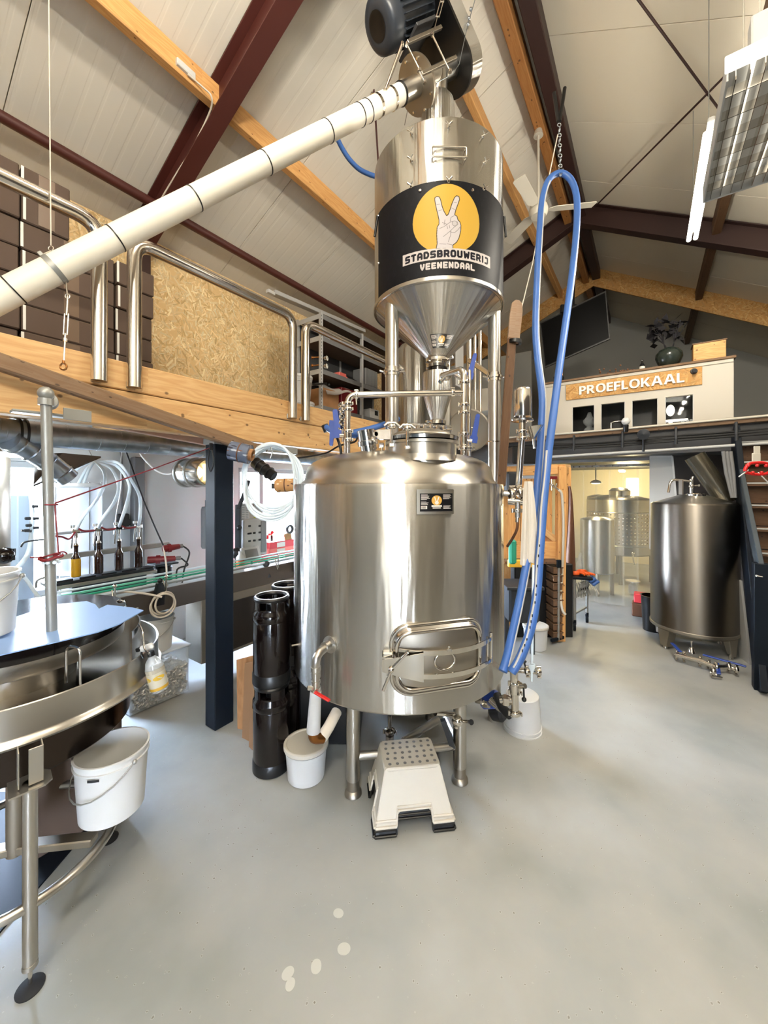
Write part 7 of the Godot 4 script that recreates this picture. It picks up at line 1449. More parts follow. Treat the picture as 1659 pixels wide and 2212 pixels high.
# ---------- tasting room on the end gallery ----------
func tasting_room():
	var u := 5.75; var A := un(onu(1172, 829, u)).y; var B := un(onu(1585, 770, u)).y
	var t := thing("tasting_bar", "cream painted tasting room front with four dark windows above the gallery edge", "wall", W(u, A, 2.4)); var m := MB.new()
	var wn := []
	for w in [[1236, 1284], [1298, 1350], [1365, 1421], [1437, 1498]]: wn.append([un(onu(w[0], 900, u)).y, un(onu(w[1], 900, u)).y])
	var y0 := 2.44; var y1 := 2.785
	uno(m, u, u + 0.06, A, B, 2.40, y0); uno(m, u, u + 0.06, A, B, y1, 3.14); var at_n := A
	for w in wn: uno(m, u, u + 0.06, at_n, w[0], y0, y1); at_n = w[1]
	uno(m, u, u + 0.06, at_n, B, y0, y1)
	uno(m, u + 0.06, u + 1.6, A, A + 0.06, 2.40, 3.14); uno(m, u + 0.06, u + 0.9, B - 0.06, B, 2.40, 3.14); part(m, "front", "cream", t)
	m = MB.new(); uno(m, u - 0.012, u, A, B, 3.055 + 0.045, 3.14, 0.003); part(m, "moulding", "cream", t)
	m = MB.new(); uno(m, u - 0.03, u + 0.35, A - 0.02, B + 0.02, 3.14, 3.168, 0.005); part(m, "ledge", "old_wood", t)
	var k := 0
	for w in wn:
		m = MB.new(); uno(m, u + 0.03, u + 0.036, w[0] - 0.01, w[1] + 0.01, y0 - 0.01, y1 + 0.01); var p := part(m, "pane", "bar_pane", t)
		m = MB.new(); uno(m, u + 0.004, u + 0.03, w[0] - 0.012, w[0] + 0.006, y0, y1, 0.002); uno(m, u + 0.004, u + 0.03, w[1] - 0.006, w[1] + 0.012, y0, y1, 0.002); uno(m, u + 0.004, u + 0.03, w[0], w[1], y0 - 0.006, y0 + 0.008, 0.002); part(m, "frame", "white", p); k += 1
	m = MB.new(); uno(m, u + 0.55, u + 0.58, A, B, 2.4, 3.13); uno(m, u + 0.06, u + 0.55, A + 0.06, B - 0.06, 2.40, 2.41); part(m, "dark_back", "black", t)
	# seen through the panes
	var c := W(u + 0.22, (wn[0][0] + wn[0][1]) / 2 + 0.05, 2.43); m = MB.new(); m.lathe([Vector2(0, 0), Vector2(0.07, 0.0), Vector2(0.085, 0.03), Vector2(0.06, 0.08), Vector2(0.03, 0.10), Vector2(0.075, 0.15), Vector2(0.08, 0.19), Vector2(0.04, 0.24), Vector2(0.02, 0.3), Vector2(0, 0.3)], up(c), 24); single(m, "glass_flask", "clear_plastic", "waisted glass flask behind the first tasting room window", "flask", c)
	c = W(u + 0.2, wn[1][0] + 0.1, 2.43); m = MB.new(); m.tube(fillet([c, c + Vector3(0, 0.14, 0), c + NN * 0.2 + Vector3(0, 0.14, 0), c + NN * 0.2 + Vector3(0, 0.02, 0)], 0.05, 6), 0.014, 10); m.cyl(c, c + Vector3(0, 0.13, 0), 0.022, 12); single(m, "tap_arch", "tube_steel", "steel tap arch behind the second tasting room window", "tap", c)
	c = W(u + 0.25, wn[3][0] + 0.06, 2.60); m = MB.new(); m.ball(c + Vector3(0, 0.06, 0), 0.045, 12, Vector3(1, 1.6, 1)); m.box(c + Vector3(0, -0.07, 0) + NN * 0.06, Vector3(0.12, 0.015, 0.22), BUN, 0.004); m.cyl(c + Vector3(0, -0.19, 0), c + Vector3(0, -0.07, 0), 0.02, 8); single(m, "bar_lamp", "lamp_strip", "bright lamp and tray behind the fourth tasting room window", "lamp", c)
	for j in 3:
		c = W(u + 0.2, wn[3][0] + 0.18 + j * 0.045, 2.43); m = MB.new(); m.lathe([Vector2(0, 0), Vector2(0.016, 0), Vector2(0.02, 0.09), Vector2(0.018, 0.09), Vector2(0.014, 0.006)], up(c), 14); single(m, "drinking_glass", "clear_plastic", ["left", "middle", "right"][j] + " small glass behind the fourth tasting room window", "glass", c, "glasses in the tasting room")
	# the sign
	var s0 := un(onu(1223, 850, u)).y; var s1 := un(onu(1516.5, 820, u)).y; t = thing("tasting_sign", "strand board sign with raised pale letters reading PROEFLOKAAL", "sign", W(u - 0.02, s0, 2.885)); m = MB.new(); uno(m, u - 0.018, u - 0.001, s0, s1, 2.887, 3.095, 0.002); part(m, "board", "osb_brown", t)
	var gl := letters("PROEFLOKAAL", 0.112, 0.02, 1.12); var x0 := un(onu(1252, 850, u)).y; var x1 := un(onu(1478, 830, u)).y; var tot := -0.112 * 0.12
	for g in gl: tot += g[1]
	var gap := (x1 - x0 - tot) / 10.0; var x := x0
	for j in gl.size():
		var bb := moved(gl[j][0], Transform3D(Basis(NN, Vector3.UP, -UU), W(u - 0.028, x, 2.935))); part(bb, "letter", "letter_white", t, "raised pale letter " + "PROEFLOKAAL"[j]); x += gl[j][1] + gap
	m = MB.new(); c = W(u - 0.03, s1 - 0.075, 3.05); m.cyl(c, c - UU * 0.06 + Vector3(0, -0.012, 0), 0.022, 16, -1, 0.004); m.lathe([Vector2(0, 0), Vector2(0.035, 0), Vector2(0.03, 0.02), Vector2(0, 0.02)], frame(c + UU * 0.012, -UU), 18); t = thing("security_camera", "small black security camera at the right top of the sign board", "camera", c); part(m, "housing", "charcoal", t)
	# on the ledge
	var L := 3.17
	var led := func(px: float) -> Vector3: return W(u + 0.12, un(onu(px, 800, u + 0.12)).y, L)
	c = led.call(1445.0); t = thing("vase", "round dark green vase with dried leaves on the tasting room ledge", "vase", c); m = MB.new(); m.lathe([Vector2(0, 0), Vector2(0.07, 0.0), Vector2(0.115, 0.05), Vector2(0.14, 0.12), Vector2(0.135, 0.17), Vector2(0.10, 0.215), Vector2(0.055, 0.235), Vector2(0.05, 0.24), Vector2(0.045, 0.23), Vector2(0, 0.2)], up(c), 40); part(m, "pot", "vase", t)
	t = thing("dried_bouquet", "dark dried leaf bouquet in two sprays standing in the green vase", "plant", c + Vector3(0, 0.23, 0))
	for j in 11:
		var sgn := -1.0 if j < 6 else 1.0; var f := (j % 6) / 5.0; var top := c + Vector3(0, 0.23, 0) + NN * (sgn * (0.04 + 0.15 * f) - 0.02) + Vector3(0, 0.34 - 0.16 * f * f + 0.02 * sin(j * 3.0), 0) + UU * (0.04 * sin(j * 2.0)); m = MB.new(); m.tube(spline([c + Vector3(0, 0.2, 0) + NN * 0.02 * sgn, c + Vector3(0, 0.30, 0) + NN * 0.05 * sgn, top], 4), 0.005, 5); part(m, "stem", "dried", t)
		for l in 5:
			m = MB.new(); var d := Vector3(rng.randfn(), rng.randfn(), rng.randfn()).normalized(); var a := top - (top - c).normalized() * l * 0.028; var sd := d.cross(Vector3.UP).normalized() * 0.042
			m.flat([a, a + d * 0.06 + sd, a + d * 0.13, a + d * 0.06 - sd]); part(m, "leaf", "dried", t)
	c = led.call(1387.0); t = thing("dark_bottle", "small dark bottle with a white label on the ledge left of the vase", "bottle", c); m = MB.new(); m.lathe([Vector2(0, 0), Vector2(0.028, 0), Vector2(0.03, 0.07), Vector2(0.012, 0.105), Vector2(0.012, 0.145), Vector2(0, 0.146)], up(c), 20); part(m, "glass", "amber_dark", t); m = MB.new(); m.lathe([Vector2(0.0305, 0.012), Vector2(0.0312, 0.06)], up(c), 20); part(m, "label", "paper", t)
	m = MB.new(); m.box(c + Vector3(0.04, 0.012, 0), Vector3(0.05, 0.02, 0.22), BUN, 0.003); single(m, "ledge_board", "old_wood", "small wooden board on the ledge beside the dark bottle", "board", c)
	c = led.call(1530.0); t = thing("wooden_box", "plain wooden box at the right end of the tasting room ledge", "box", c); m = MB.new(); m.box(c + Vector3(0, 0.10, 0), Vector3(0.2, 0.2, 0.29), BUN, 0.004); part(m, "box", "pine_orange", t); m = MB.new(); m.box(c + Vector3(0, 0.207, 0), Vector3(0.21, 0.012, 0.31), BUN, 0.002); part(m, "lid", "old_wood", t)
	m = MB.new()
	for j in 60: var p: Vector3 = led.call(1292.0 + rng.randf() * 78); m.ball(p + Vector3(0, 0.012 + rng.randf() * (0.10 * maxf(0, 1 - absf(j - 38) / 9.0) + 0.02), 0) + UU * rng.randfn() * 0.03, 0.012, 6)
	stuff(m, "dried_garland", "nuts", null, "brown garland of dried cones and nuts lying on the tasting room ledge", "garland")
	c = led.call(1207.0); t = thing("carry_box", "small black box with a bent copper handle at the left end of the ledge", "box", c); m = MB.new(); m.box(c + Vector3(0, 0.05, 0), Vector3(0.12, 0.09, 0.12), BUN, 0.01); part(m, "body", "black", t); m = MB.new(); m.tube(fillet([c + NN * -0.05 + Vector3(0, 0.09, 0), c + NN * -0.05 + Vector3(0, 0.15, 0), c + NN * 0.05 + Vector3(0, 0.15, 0), c + NN * 0.05 + Vector3(0, 0.09, 0)], 0.04, 5), 0.007, 8); part(m, "handle", "brass", t)
	# the television
	var q := [at(1167, 698, 6.0), at(1309, 629, 5.5), at(1318, 733, 5.5), at(1177, 795, 6.0)]; t = thing("television", "large flat black television hanging under the roof over the tasting room", "television", (q[0] + q[2]) / 2); m = MB.new(); var nn: Vector3 = (q[1] - q[0]).cross(q[3] - q[0]).normalized(); if nn.z < 0: nn = -nn
	m.sheet(1, 1, func(a, b): return q[0].lerp(q[1], a).lerp(q[3].lerp(q[2], a), b), 0.04); part(m, "case", "black", t); m = MB.new(); m.sheet(1, 1, func(a, b): return q[0].lerp(q[1], lerpf(0.015, 0.985, a)).lerp(q[3].lerp(q[2], lerpf(0.015, 0.985, a)), lerpf(0.03, 0.97, b)) + nn * 0.0215); part(m, "screen", "dark_pane", t)
	m = MB.new(); var h: Vector3 = (q[0] + q[1]) / 2; m.cyl(h - nn * 0.06, Vector3(h.x + 0.05, ceil_y(un(h).y) - 0.02, h.z), 0.03, 10); m.box(h - nn * 0.05, Vector3(0.35, 0.12, 0.05), Basis(), 0.005); part(m, "ceiling_mount", "black", t)
	# side of the stairwell, dark back
	m = MB.new(); uno(m, 7.9, 7.96, NL + 0.05, -1.9, 2.4, 4.4); struct(m, "trim_5", "wall_grey")
	# cables and conduits along the gallery edge
	var run := func(nm: String, pts: Array, uo: float, r: float, mt: String, lab: String, cat: String):
		var w := []
		for p in pts: w.append(onu(p[0], p[1], uo))
		var mm := MB.new(); mm.tube(spline(w, 4), r, 8); single(mm, nm, mt, lab, cat, w[0])
	run.call("conduit", [[1060, 995], [1250, 983], [1450, 971], [1700, 954]], 5.45, 0.016, "light_grey", "pale plastic conduit along the lower edge of the end gallery", "conduit")
	run.call("upper_conduit", [[1090, 946], [1300, 930], [1500, 912], [1700, 894]], 5.55, 0.013, "offwhite", "thin pale conduit just below the tasting room windows", "conduit")
	for j in 5: run.call("cable", [[1060, 966 + j * 3], [1180, 960 + j * 2.6], [1300, 957 + j * 2.2 - 3 * (j % 2)], [1420, 944 + j * 3], [1540, 936 + j * 2.5 + 2 * (j % 2)], [1700, 922 + j * 3]], 5.48 - 0.012 * j, 0.011, "rubber", "%s of the five black cables bundled along the end gallery" % ["topmost", "second from the top", "middle", "fourth from the top", "lowest"][j], "cable")
	for px in [1240, 1345, 1460, 1590]:
		m = MB.new(); var b := onu(px, 952 - (px - 1240) * 0.075, 5.46); m.box(b + Vector3(0, 0.0, 0), Vector3(0.05, 0.14, 0.025), BUN, 0.005); m.cyl(b + Vector3(0, -0.07, 0) - UU * 0.03, b + Vector3(0, -0.13, 0) - UU * 0.03, 0.018, 10); single(m, "cable_bracket", "charcoal", "%s black bracket holding the cables on the end gallery" % ["leftmost", "second", "third", "rightmost"][[1240, 1345, 1460, 1590].find(px)], "bracket", b, "cable brackets")
	var bl := onu(1352, 910, 5.4); t = thing("globe_lamp", "small unlit white globe lamp on a black holder at the gallery edge", "lamp", bl); m = MB.new(); m.ball(bl, 0.046, 20); part(m, "globe", "white", t); m = MB.new(); m.lathe([Vector2(0.02, -0.13), Vector2(0.026, -0.12), Vector2(0.03, -0.045), Vector2(0.0, -0.04)], up(bl), 14); part(m, "holder", "black", t)
	bl = onu(1390, 938, 5.38); t = thing("floodlight", "round black floodlight head under the gallery edge", "lamp", bl); m = MB.new(); m.lathe([Vector2(0, -0.02), Vector2(0.05, -0.02), Vector2(0.062, 0.0), Vector2(0.062, 0.02), Vector2(0.0, 0.03)], frame(bl, -UU + Vector3(0, -0.2, 0)), 24); part(m, "head", "charcoal", t); m = MB.new(); m.cyl(bl, bl + Vector3(0, -0.2, 0) + UU * 0.03, 0.013, 8); part(m, "arm", "black", t)

# ---------- right hand side ----------
func right_side():
	# the second kettle
	var c := Vector3(3.305, 0, -4.1); var r := 0.375; var t := thing("storage_tank", "dull stainless storage tank on splayed legs near the stairs", "tank", c); var m := MB.new()
	m.lathe([Vector2(0, 0.20), Vector2(r - 0.03, 0.185), Vector2(r, 0.20), Vector2(r, 1.515), Vector2(r - 0.004, 1.525), Vector2(r - 0.02, 1.535)], up(c), 64); part(m, "shell", "tank_steel", t)
	m = MB.new(); m.lathe([Vector2(r - 0.012, 1.528), Vector2(0.12, 1.615), Vector2(0.0, 1.63)], up(c), 48); part(m, "cone_top", "steel_satin", t)
	m = MB.new(); m.lathe([Vector2(r + 0.0, 0.205), Vector2(r + 0.008, 0.21), Vector2(r + 0.008, 0.235), Vector2(r, 0.24)], up(c), 64); part(m, "lower_band", "steel_dull", t)
	for px in [1413, 1578, 1530, 1480]:
		var g := ony(px, 1402 if px == 1413 else (1424 if px == 1578 else 1330), 0.0)
		if px == 1530: g = c + (c - ony(1413, 1402, 0.0)) * 0.9; g.y = 0
		if px == 1480: g = c + (c - ony(1578, 1424, 0.0)) * 0.9; g.y = 0
		var o := Vector3(g.x - c.x, 0, g.z - c.z).normalized(); var s := Vector3.UP.cross(o); var q := c + o * (r - 0.015); m = MB.new()
		m.prism(PackedVector2Array([Vector2(-0.035, 0.03), Vector2(0.035, 0.03), Vector2(0.075, 0.24), Vector2(-0.075, 0.24)]), 0.006, Transform3D(Basis(s, Vector3.UP, o), q)); m.prism(PackedVector2Array([Vector2(-0.07, 0.03), Vector2(0, 0.03), Vector2(0, 0.2), Vector2(-0.12, 0.2)]), 0.006, Transform3D(Basis(o, Vector3.UP, s), q + s * 0.035)); var l := part(m, "leg", "steel_dull", t)
		m = MB.new(); m.cyl(q - o * 0.02, q - o * 0.02 + Vector3(0, 0.05, 0), 0.022, 12, 0.014); part(m, "foot", "chrome", l)
	m = MB.new(); m.lathe([Vector2(0.06, 1.60), Vector2(0.085, 1.60), Vector2(0.085, 1.625), Vector2(0.07, 1.635), Vector2(0.055, 1.63), Vector2(0.05, 1.618), Vector2(0, 1.618)], up(c + Vector3(-0.02, 0, 0.06)), 32); part(m, "top_port", "chrome", t)
	m = MB.new(); var v := at(1494, 1066, 4.05); m.cyl(v, at(1494, 1036, 4.05), 0.018, 12); m.cyl(at(1494, 1040, 4.05), at(1458, 1036, 4.05), 0.014, 10); m.tube(fillet([at(1473, 1037, 4.05), at(1448, 1036, 4.05), at(1444, 1064, 4.05)], 0.06, 6), 0.012, 10); m.ball(at(1494, 1050, 4.05), 0.026, 12); m.cyl(at(1494, 1050, 4.05), at(1508, 1049, 4.05), 0.01, 8); m.ball(at(1510, 1049, 4.05), 0.014, 8); m.cyl(at(1494, 1038, 4.05), at(1497, 1030, 4.05), 0.014, 8); part(m, "top_valve", "chrome", t)
	m = MB.new(); m.bar(at(1471, 1068, 3.95), at(1471, 1037, 3.95), 0.05, 0.012, Vector3.RIGHT); part(m, "bracket", "steel_dull", t)
	m = MB.new(); m.cyl(c + Vector3(0, 0.10, 0.1), c + Vector3(0, 0.2, 0.1), 0.012, 8); part(m, "outlet", "chrome", t)
	# tangled valves lying under it
	t = thing("valve_manifold", "tangle of steel valves with long blue levers on the floor before the storage tank", "valve", ony(1510, 1425, 0.0)); m = MB.new(); var F0 := func(px: float, py: float, y: float) -> Vector3: return ony(px, py, y)
	m.tube([F0.call(1460, 1414, 0.07), F0.call(1512, 1428, 0.07), F0.call(1546, 1441, 0.06)], 0.02, 12); part(m, "pipe", "chrome", t)
	for q in [[1462, 1414, 0.028], [1478, 1418, 0.03], [1512, 1428, 0.03], [1530, 1434, 0.026], [1546, 1441, 0.03], [1574, 1440, 0.026], [1590, 1446, 0.026], [1540, 1450, 0.026]]:
		m = MB.new(); clamp_ring(m, F0.call(float(q[0]), float(q[1]), 0.06), Vector3(1, -0.1, 0.4), q[2]); part(m, "clamp", "chrome", t)
	m = MB.new(); var a: Vector3 = F0.call(1494, 1412, 0.08); m.cyl(a, a + Vector3(0, 0.12, 0), 0.008, 8); m.lathe([Vector2(0.02, 0), Vector2(0.035, 0.01), Vector2(0.03, 0.03), Vector2(0.015, 0.06), Vector2(0, 0.06)], up(a), 12); part(m, "stem", "chrome", t)
	m = MB.new(); m.tube([F0.call(1546, 1441, 0.06), F0.call(1575, 1440, 0.06), F0.call(1594, 1449, 0.055)], 0.018, 10); m.cyl(F0.call(1533, 1452, 0.04), F0.call(1548, 1458, 0.03), 0.02, 10); m.tube([F0.call(1535, 1462, 0.02), F0.call(1560, 1464, 0.02)], 0.008, 8); part(m, "branch", "chrome", t)
	for e in [[1451, 1389, 1470, 1408, 0.12], [1518, 1414, 1612, 1440, 0.09], [1549, 1432, 1553, 1456, 0.06]]:
		m = MB.new(); m.bar(F0.call(float(e[0]), float(e[1]), e[4]), F0.call(float(e[2]), float(e[3]), e[4] - 0.01), 0.03, 0.012, Vector3.UP, 0.004); part(m, "handle", "blue", t)
	# stairs
	var n := 0.78; t = thing("stairs", "steep dark painted staircase with wooden treads at the right edge", "stairs", W(4.5, 1.2, 0)); var rise := 0.218
	m = MB.new(); m.bar(W(4.42, n, -0.02), W(5.62, n, 2.30), 0.05, 0.26, Vector3.UP, 0.004); part(m, "stringer", "navy", t); m = MB.new(); m.bar(W(4.42, n + 0.95, -0.02), W(5.62, n + 0.95, 2.30), 0.05, 0.26, Vector3.UP, 0.004); part(m, "stringer", "navy", t)
	m = MB.new(); uno(m, 4.40, 4.50, n - 0.05, n + 0.05, 0, 1.06, 0.005); part(m, "newel", "navy", t); m = MB.new(); m.bar(W(4.46, n, 1.0), W(5.6, n, 2.12), 0.035, 0.14, Vector3.UP, 0.004); part(m, "hand_rail", "slate", t)
	m = MB.new(); m.prism(PackedVector2Array([Vector2(4.5, 0.1), Vector2(4.5, 0.98), Vector2(5.62, 2.10), Vector2(5.62, 2.0)]), 0.018, Transform3D(Basis(UU, Vector3.UP, NN), NN * (n + 0.0))); part(m, "side_panel", "black", t)
	for k in 10:
		m = MB.new(); var y := rise * (k + 1); var u := 4.50 + k * 0.113; uno(m, u - 0.02, u + 0.20, n + 0.03, n + 0.92, y - 0.035, y, 0.004); var tr := part(m, "tread", "tread_wood", t); m = MB.new(); uno(m, u - 0.026, u - 0.016, n + 0.03, n + 0.92, y - 0.012, y + 0.002, 0.001); part(m, "nosing", "light_grey", tr)
		m = MB.new(); uno(m, u + 0.10, u + 0.112, n + 0.03, n + 0.92, y - 0.21, y - 0.04); part(m, "riser", "tread_wood", t)
	m = MB.new(); var ht := at(1632, 1243, 3.17); m.cyl(ht, ht + Vector3(-0.02, 0.004, 0.03), 0.008, 8); m.cyl(ht + Vector3(-0.02, 0.004, 0.03), ht + Vector3(0.01, 0.0, 0.05), 0.005, 8); part(m, "hook", "chrome", t)
	# red handled tie hanging on the stairs
	var rc := at(1635, 1012, 2.75); t = thing("cable_reel", "red plastic cable reel hanging by a white strap at the right edge", "reel", rc); m = MB.new(); m.tube(spline([rc + Vector3(-0.085, -0.02, 0), rc + Vector3(-0.06, 0.03, 0), rc + Vector3(0, 0.042, 0), rc + Vector3(0.07, 0.035, 0), rc + Vector3(0.1, -0.01, 0), rc + Vector3(0.05, -0.04, 0.01), rc + Vector3(-0.03, -0.04, 0)], 4, true), 0.011, 10); part(m, "frame", "red", t)
	for k in 6:
		m = MB.new(); m.ball(rc + Vector3(-0.07 + k * 0.032, 0.02 - 0.05 * (k % 2), 0.008), 0.012, 8); part(m, "rib", "red", t)
	m = MB.new(); m.box(rc + Vector3(-0.005, 0.075, 0), Vector3(0.06, 0.07, 0.01), Basis(), 0.004); m.box(rc + Vector3(0.0, 0.13, 0), Vector3(0.045, 0.06, 0.008), Basis(), 0.004); part(m, "strap", "offwhite", t); m = MB.new(); m.cyl(rc + Vector3(-0.13, -0.06, 0), rc + Vector3(-0.06, -0.01, 0), 0.004, 6); m.cyl(rc + Vector3(0.0, -0.03, 0.01), rc + Vector3(0.07, -0.10, 0.01), 0.004, 6); part(m, "wire", "white", t)
	# panel, plastic sleeve and the dark wall behind the tank
	m = MB.new(); var p := [onu(1403, 987, 6.0), onu(1452, 986, 6.0), onu(1470, 1085, 6.0), onu(1403, 1090, 6.0)]; p[2].y = 0.9; p[3].y = 0.9
	m.sheet(1, 1, func(x, y): return p[0].lerp(p[1], x).lerp(p[3].lerp(p[2], x), y), 0.03); t = thing("backing_board", "pale grey board standing behind the storage tank beside the curtain", "panel", p[3]); part(m, "board", "light_grey", t); m = MB.new(); m.bar(p[0] - UU * 0.02, p[1] - UU * 0.02, 0.03, 0.02); m.bar(p[1] - UU * 0.02, p[2] - UU * 0.02, 0.02, 0.02, UU); part(m, "edging", "white", t)
	m = MB.new(); m.tube([onu(1500, 985, 5.5), onu(1525, 1020, 5.5), onu(1572, 1085, 5.5)], 0.10, 24); single(m, "plastic_sleeve", "foil", "wide crinkled plastic sleeve slanting down behind the storage tank", "sleeve", onu(1495, 970, 5.35))
	m = MB.new()
	for k in 3: m.tube([onu(1562 + k * 8, 975, 5.2), onu(1568 + k * 8, 1020, 5.2), onu(1582 + k * 3, 1075, 5.2)], 0.016, 8)
	single(m, "pipe_bundle", "mid_grey", "bundle of grey pipes beside the plastic sleeve", "pipe", onu(1562, 975, 5.2))
	m = MB.new(); uno(m, 6.3, 6.4, 0.06, NR, 0, 2.1); struct(m, "wall_front", "dark_wall", "dark wall behind the storage tank")
	m = MB.new(); m.sheet(1, 1, func(x, y): return ony(1600, 1420, 0.0).lerp(ony(1622, 1436, 0.0), x) + Vector3(0, 0.78 * (1 - y), -0.1 * (1 - y)), 0.02); single(m, "leaning_panel", "light_grey", "narrow grey panel leaning between the storage tank and the stairs", "panel", ony(1610, 1425, 0.0))
	# coloured tubs by the curtain
	m = MB.new(); var pb := ony(1385, 1330, 0.0); m.box(pb + Vector3(0, 0.24, 0), Vector3(0.16, 0.12, 0.16), BUN, 0.01); single(m, "pink_tub", "dark_pink", "small pink tub behind the left side of the storage tank", "tub", pb + Vector3(0, 0.18, 0)); m = MB.new(); m.box(pb + Vector3(0, 0.09, 0), Vector3(0.2, 0.17, 0.2), BUN, 0.01); single(m, "red_tub", "leather", "brown-red tub on the floor under the pink one", "tub", pb)
	m = MB.new(); var kb := ony(1399, 1375, 0.0); m.lathe([Vector2(0, 0), Vector2(0.10, 0), Vector2(0.12, 0.40), Vector2(0.13, 0.41), Vector2(0.115, 0.41), Vector2(0.1, 0.02), Vector2(0, 0.02)], up(kb + Vector3(0.2, 0, -0.2)), 24); single(m, "black_bin", "black", "black bin half hidden at the left of the storage tank", "bin", kb + Vector3(0.2, 0, -0.2))

# ---------- timber stand, trolley and the cold room ----------
func cold_room():
	var t := thing("timber_stand", "heavy timber work stand with wooden panels left of the doorway", "stand", Vector3(1.8, 0, -4.4)); var m := MB.new()
	var f1 := ony(1209, 1383, 0.0); var f2 := ony(1223, 1366, 0.0); var d1 := -f1.z; var d2 := -f2.z; var X := Vector3(1, 0, 0)
	m.bar(f1, at(1212, 1008, d1), 0.09, 0.09, Vector3.RIGHT, 0.005); part(m, "post", "pine_orange", t); m = MB.new(); m.bar(f2, at(1222, 1010, d2), 0.09, 0.09, Vector3.RIGHT, 0.005); part(m, "post", "pine_orange", t)
	m = MB.new(); m.bar(at(1092, 1008, d1 + 0.1), Vector3(at(1092, 1, d1 + 0.1).x, 0, -d1 - 0.1), 0.09, 0.09, Vector3.RIGHT, 0.005); part(m, "post", "pine_orange", t)
	m = MB.new(); m.bar(at(1085, 1019, d1 + 0.12), at(1203, 1014, d1), 0.09, 0.11, Vector3.UP, 0.005); part(m, "rail", "pine_orange", t); m = MB.new(); m.bar(at(1212, 1014, d1), at(1224, 1014, d2 + 0.1), 0.09, 0.11, Vector3.UP, 0.005); part(m, "rail", "pine_orange", t)
	for k in 4:
		m = MB.new(); m.box(at(1112 + k * 23, 1105, d1 + 0.1), Vector3(0.115, 0.75, 0.025), Basis(), 0.003); part(m, "plank", "pine_orange", t)
	m = MB.new(); m.box(at(1150, 1188, d1 + 0.03), Vector3(0.52, 0.19, 0.03), Basis(), 0.003); part(m, "plank", "pine_orange", t)
	m = MB.new(); m.bar(at(1140, 1120, d1 + 0.04), at(1200, 1166, d1 + 0.04), 0.03, 0.07, Vector3.UP, 0.003); part(m, "brace", "pine", t)
	m = MB.new(); m.box(at(1140, 1210, d1 + 0.05), Vector3(0.62, 0.03, 0.3), Basis(), 0.003); part(m, "shelf", "tread_wood", t)
	m = MB.new(); m.box(at(1160, 1288, d1 + 0.28), Vector3(0.66, 0.84, 0.4), Basis(), 0.01); single(m, "black_cabinet", "black", "black cabinet in the shade under the timber stand", "cabinet", Vector3(1.85, 0, -4.5))
	# stack of wooden trays beside it
	for k in 9:
		m = MB.new(); var p := at(1194, 1228 + k * 17, d1 + 0.03); m.box(p, Vector3(0.10, 0.062, 0.26), Basis(), 0.004); m.box(p + Vector3(0, 0.036, 0), Vector3(0.115, 0.012, 0.28), Basis(), 0.003); single(m, "wooden_tray", "tread_wood", "%s wooden tray of the stack in front of the black cabinet" % ["topmost", "second", "third", "fourth", "fifth", "sixth", "seventh", "eighth", "lowest"][k], "tray", p, "wooden trays under the stand")
	t = thing("squeegee", "long handled squeegee with a dark blue head leaning on the timber post", "squeegee", at(1207, 1380, d1 - 0.1)); m = MB.new(); m.cyl(at(1206, 1382, d1 - 0.1), at(1207, 1215, d1 - 0.1), 0.013, 10); part(m, "stick", "zinc_grey", t); m = MB.new(); m.box(at(1207, 1218, d1 - 0.1), Vector3(0.05, 0.09, 0.03), Basis(), 0.006); part(m, "head", "navy", t); m = MB.new(); m.box(at(1204, 1380, d1 - 0.1), Vector3(0.2, 0.03, 0.03), Basis(Vector3.UP, 0.5), 0.004); part(m, "rubber_blade", "navy", t)
	t = thing("wash_hose", "pinkish white hose hanging from a tap on the timber post", "hose", at(1212, 1065, d1 - 0.08)); m = MB.new(); m.tube(spline([at(1206, 1058, d1 - 0.08), at(1213, 1066, d1 - 0.08), at(1216, 1100, d1 - 0.08), at(1217, 1160, d1 - 0.08), at(1214, 1240, d1 - 0.08), at(1211, 1290, d1 - 0.09), at(1215, 1318, d1 - 0.12), at(1222, 1328, d1 - 0.14)], 5), 0.0135, 10); part(m, "hose", "offwhite", t)
	m = MB.new(); m.cyl(at(1191, 1036, d1 - 0.06), at(1191, 1060, d1 - 0.1), 0.012, 10); m.cyl(at(1187, 1045, d1 - 0.08), at(1207, 1058, d1 - 0.08), 0.011, 10); m.ball(at(1193, 1048, d1 - 0.09), 0.02, 10); m.cyl(at(1200, 1052, d1 - 0.09), at(1203, 1044, d1 - 0.1), 0.008, 8); part(m, "tap", "chrome", t); m = MB.new(); m.box(at(1194, 1032, d1 - 0.04), Vector3(0.09, 0.035, 0.03), Basis(), 0.004); part(m, "bracket", "dark_red", t)
	m = MB.new(); m.sheet(8, 12, func(x, y): return at(lerpf(1222, lerpf(1232, 1243, pow(y, 0.5)), x), lerpf(1050, 1236 - 3 * x, y), d2 - 0.06 + 0.03 * sin(x * 5 + y * 3)), 0.008); single(m, "leather_apron", "leather", "brown leather apron hanging at the side of the timber stand", "apron", at(1230, 1050, d2))
	m = MB.new(); m.box(at(1128, 985, d1 + 0.1), Vector3(0.30, 0.19, 0.25), Basis(), 0.012); single(m, "black_case", "black", "black case on top of the timber stand", "case", at(1128, 1003, d1 + 0.1))
	m = MB.new(); m.box(at(1107, 1043, d1 - 0.1), Vector3(0.16, 0.24, 0.15), Basis(), 0.02); single(m, "power_tool", "charcoal", "dark tool housing on the timber stand behind the vent pipe", "tool", at(1107, 1065, d1 - 0.1))
	m = MB.new(); m.box(at(1128, 1217, d1 - 0.15), Vector3(0.30, 0.075, 0.06), Basis(), 0.006); single(m, "yellow_level", "gold", "yellow spirit level at the edge of the timber stand", "level", at(1128, 1225, d1 - 0.15))
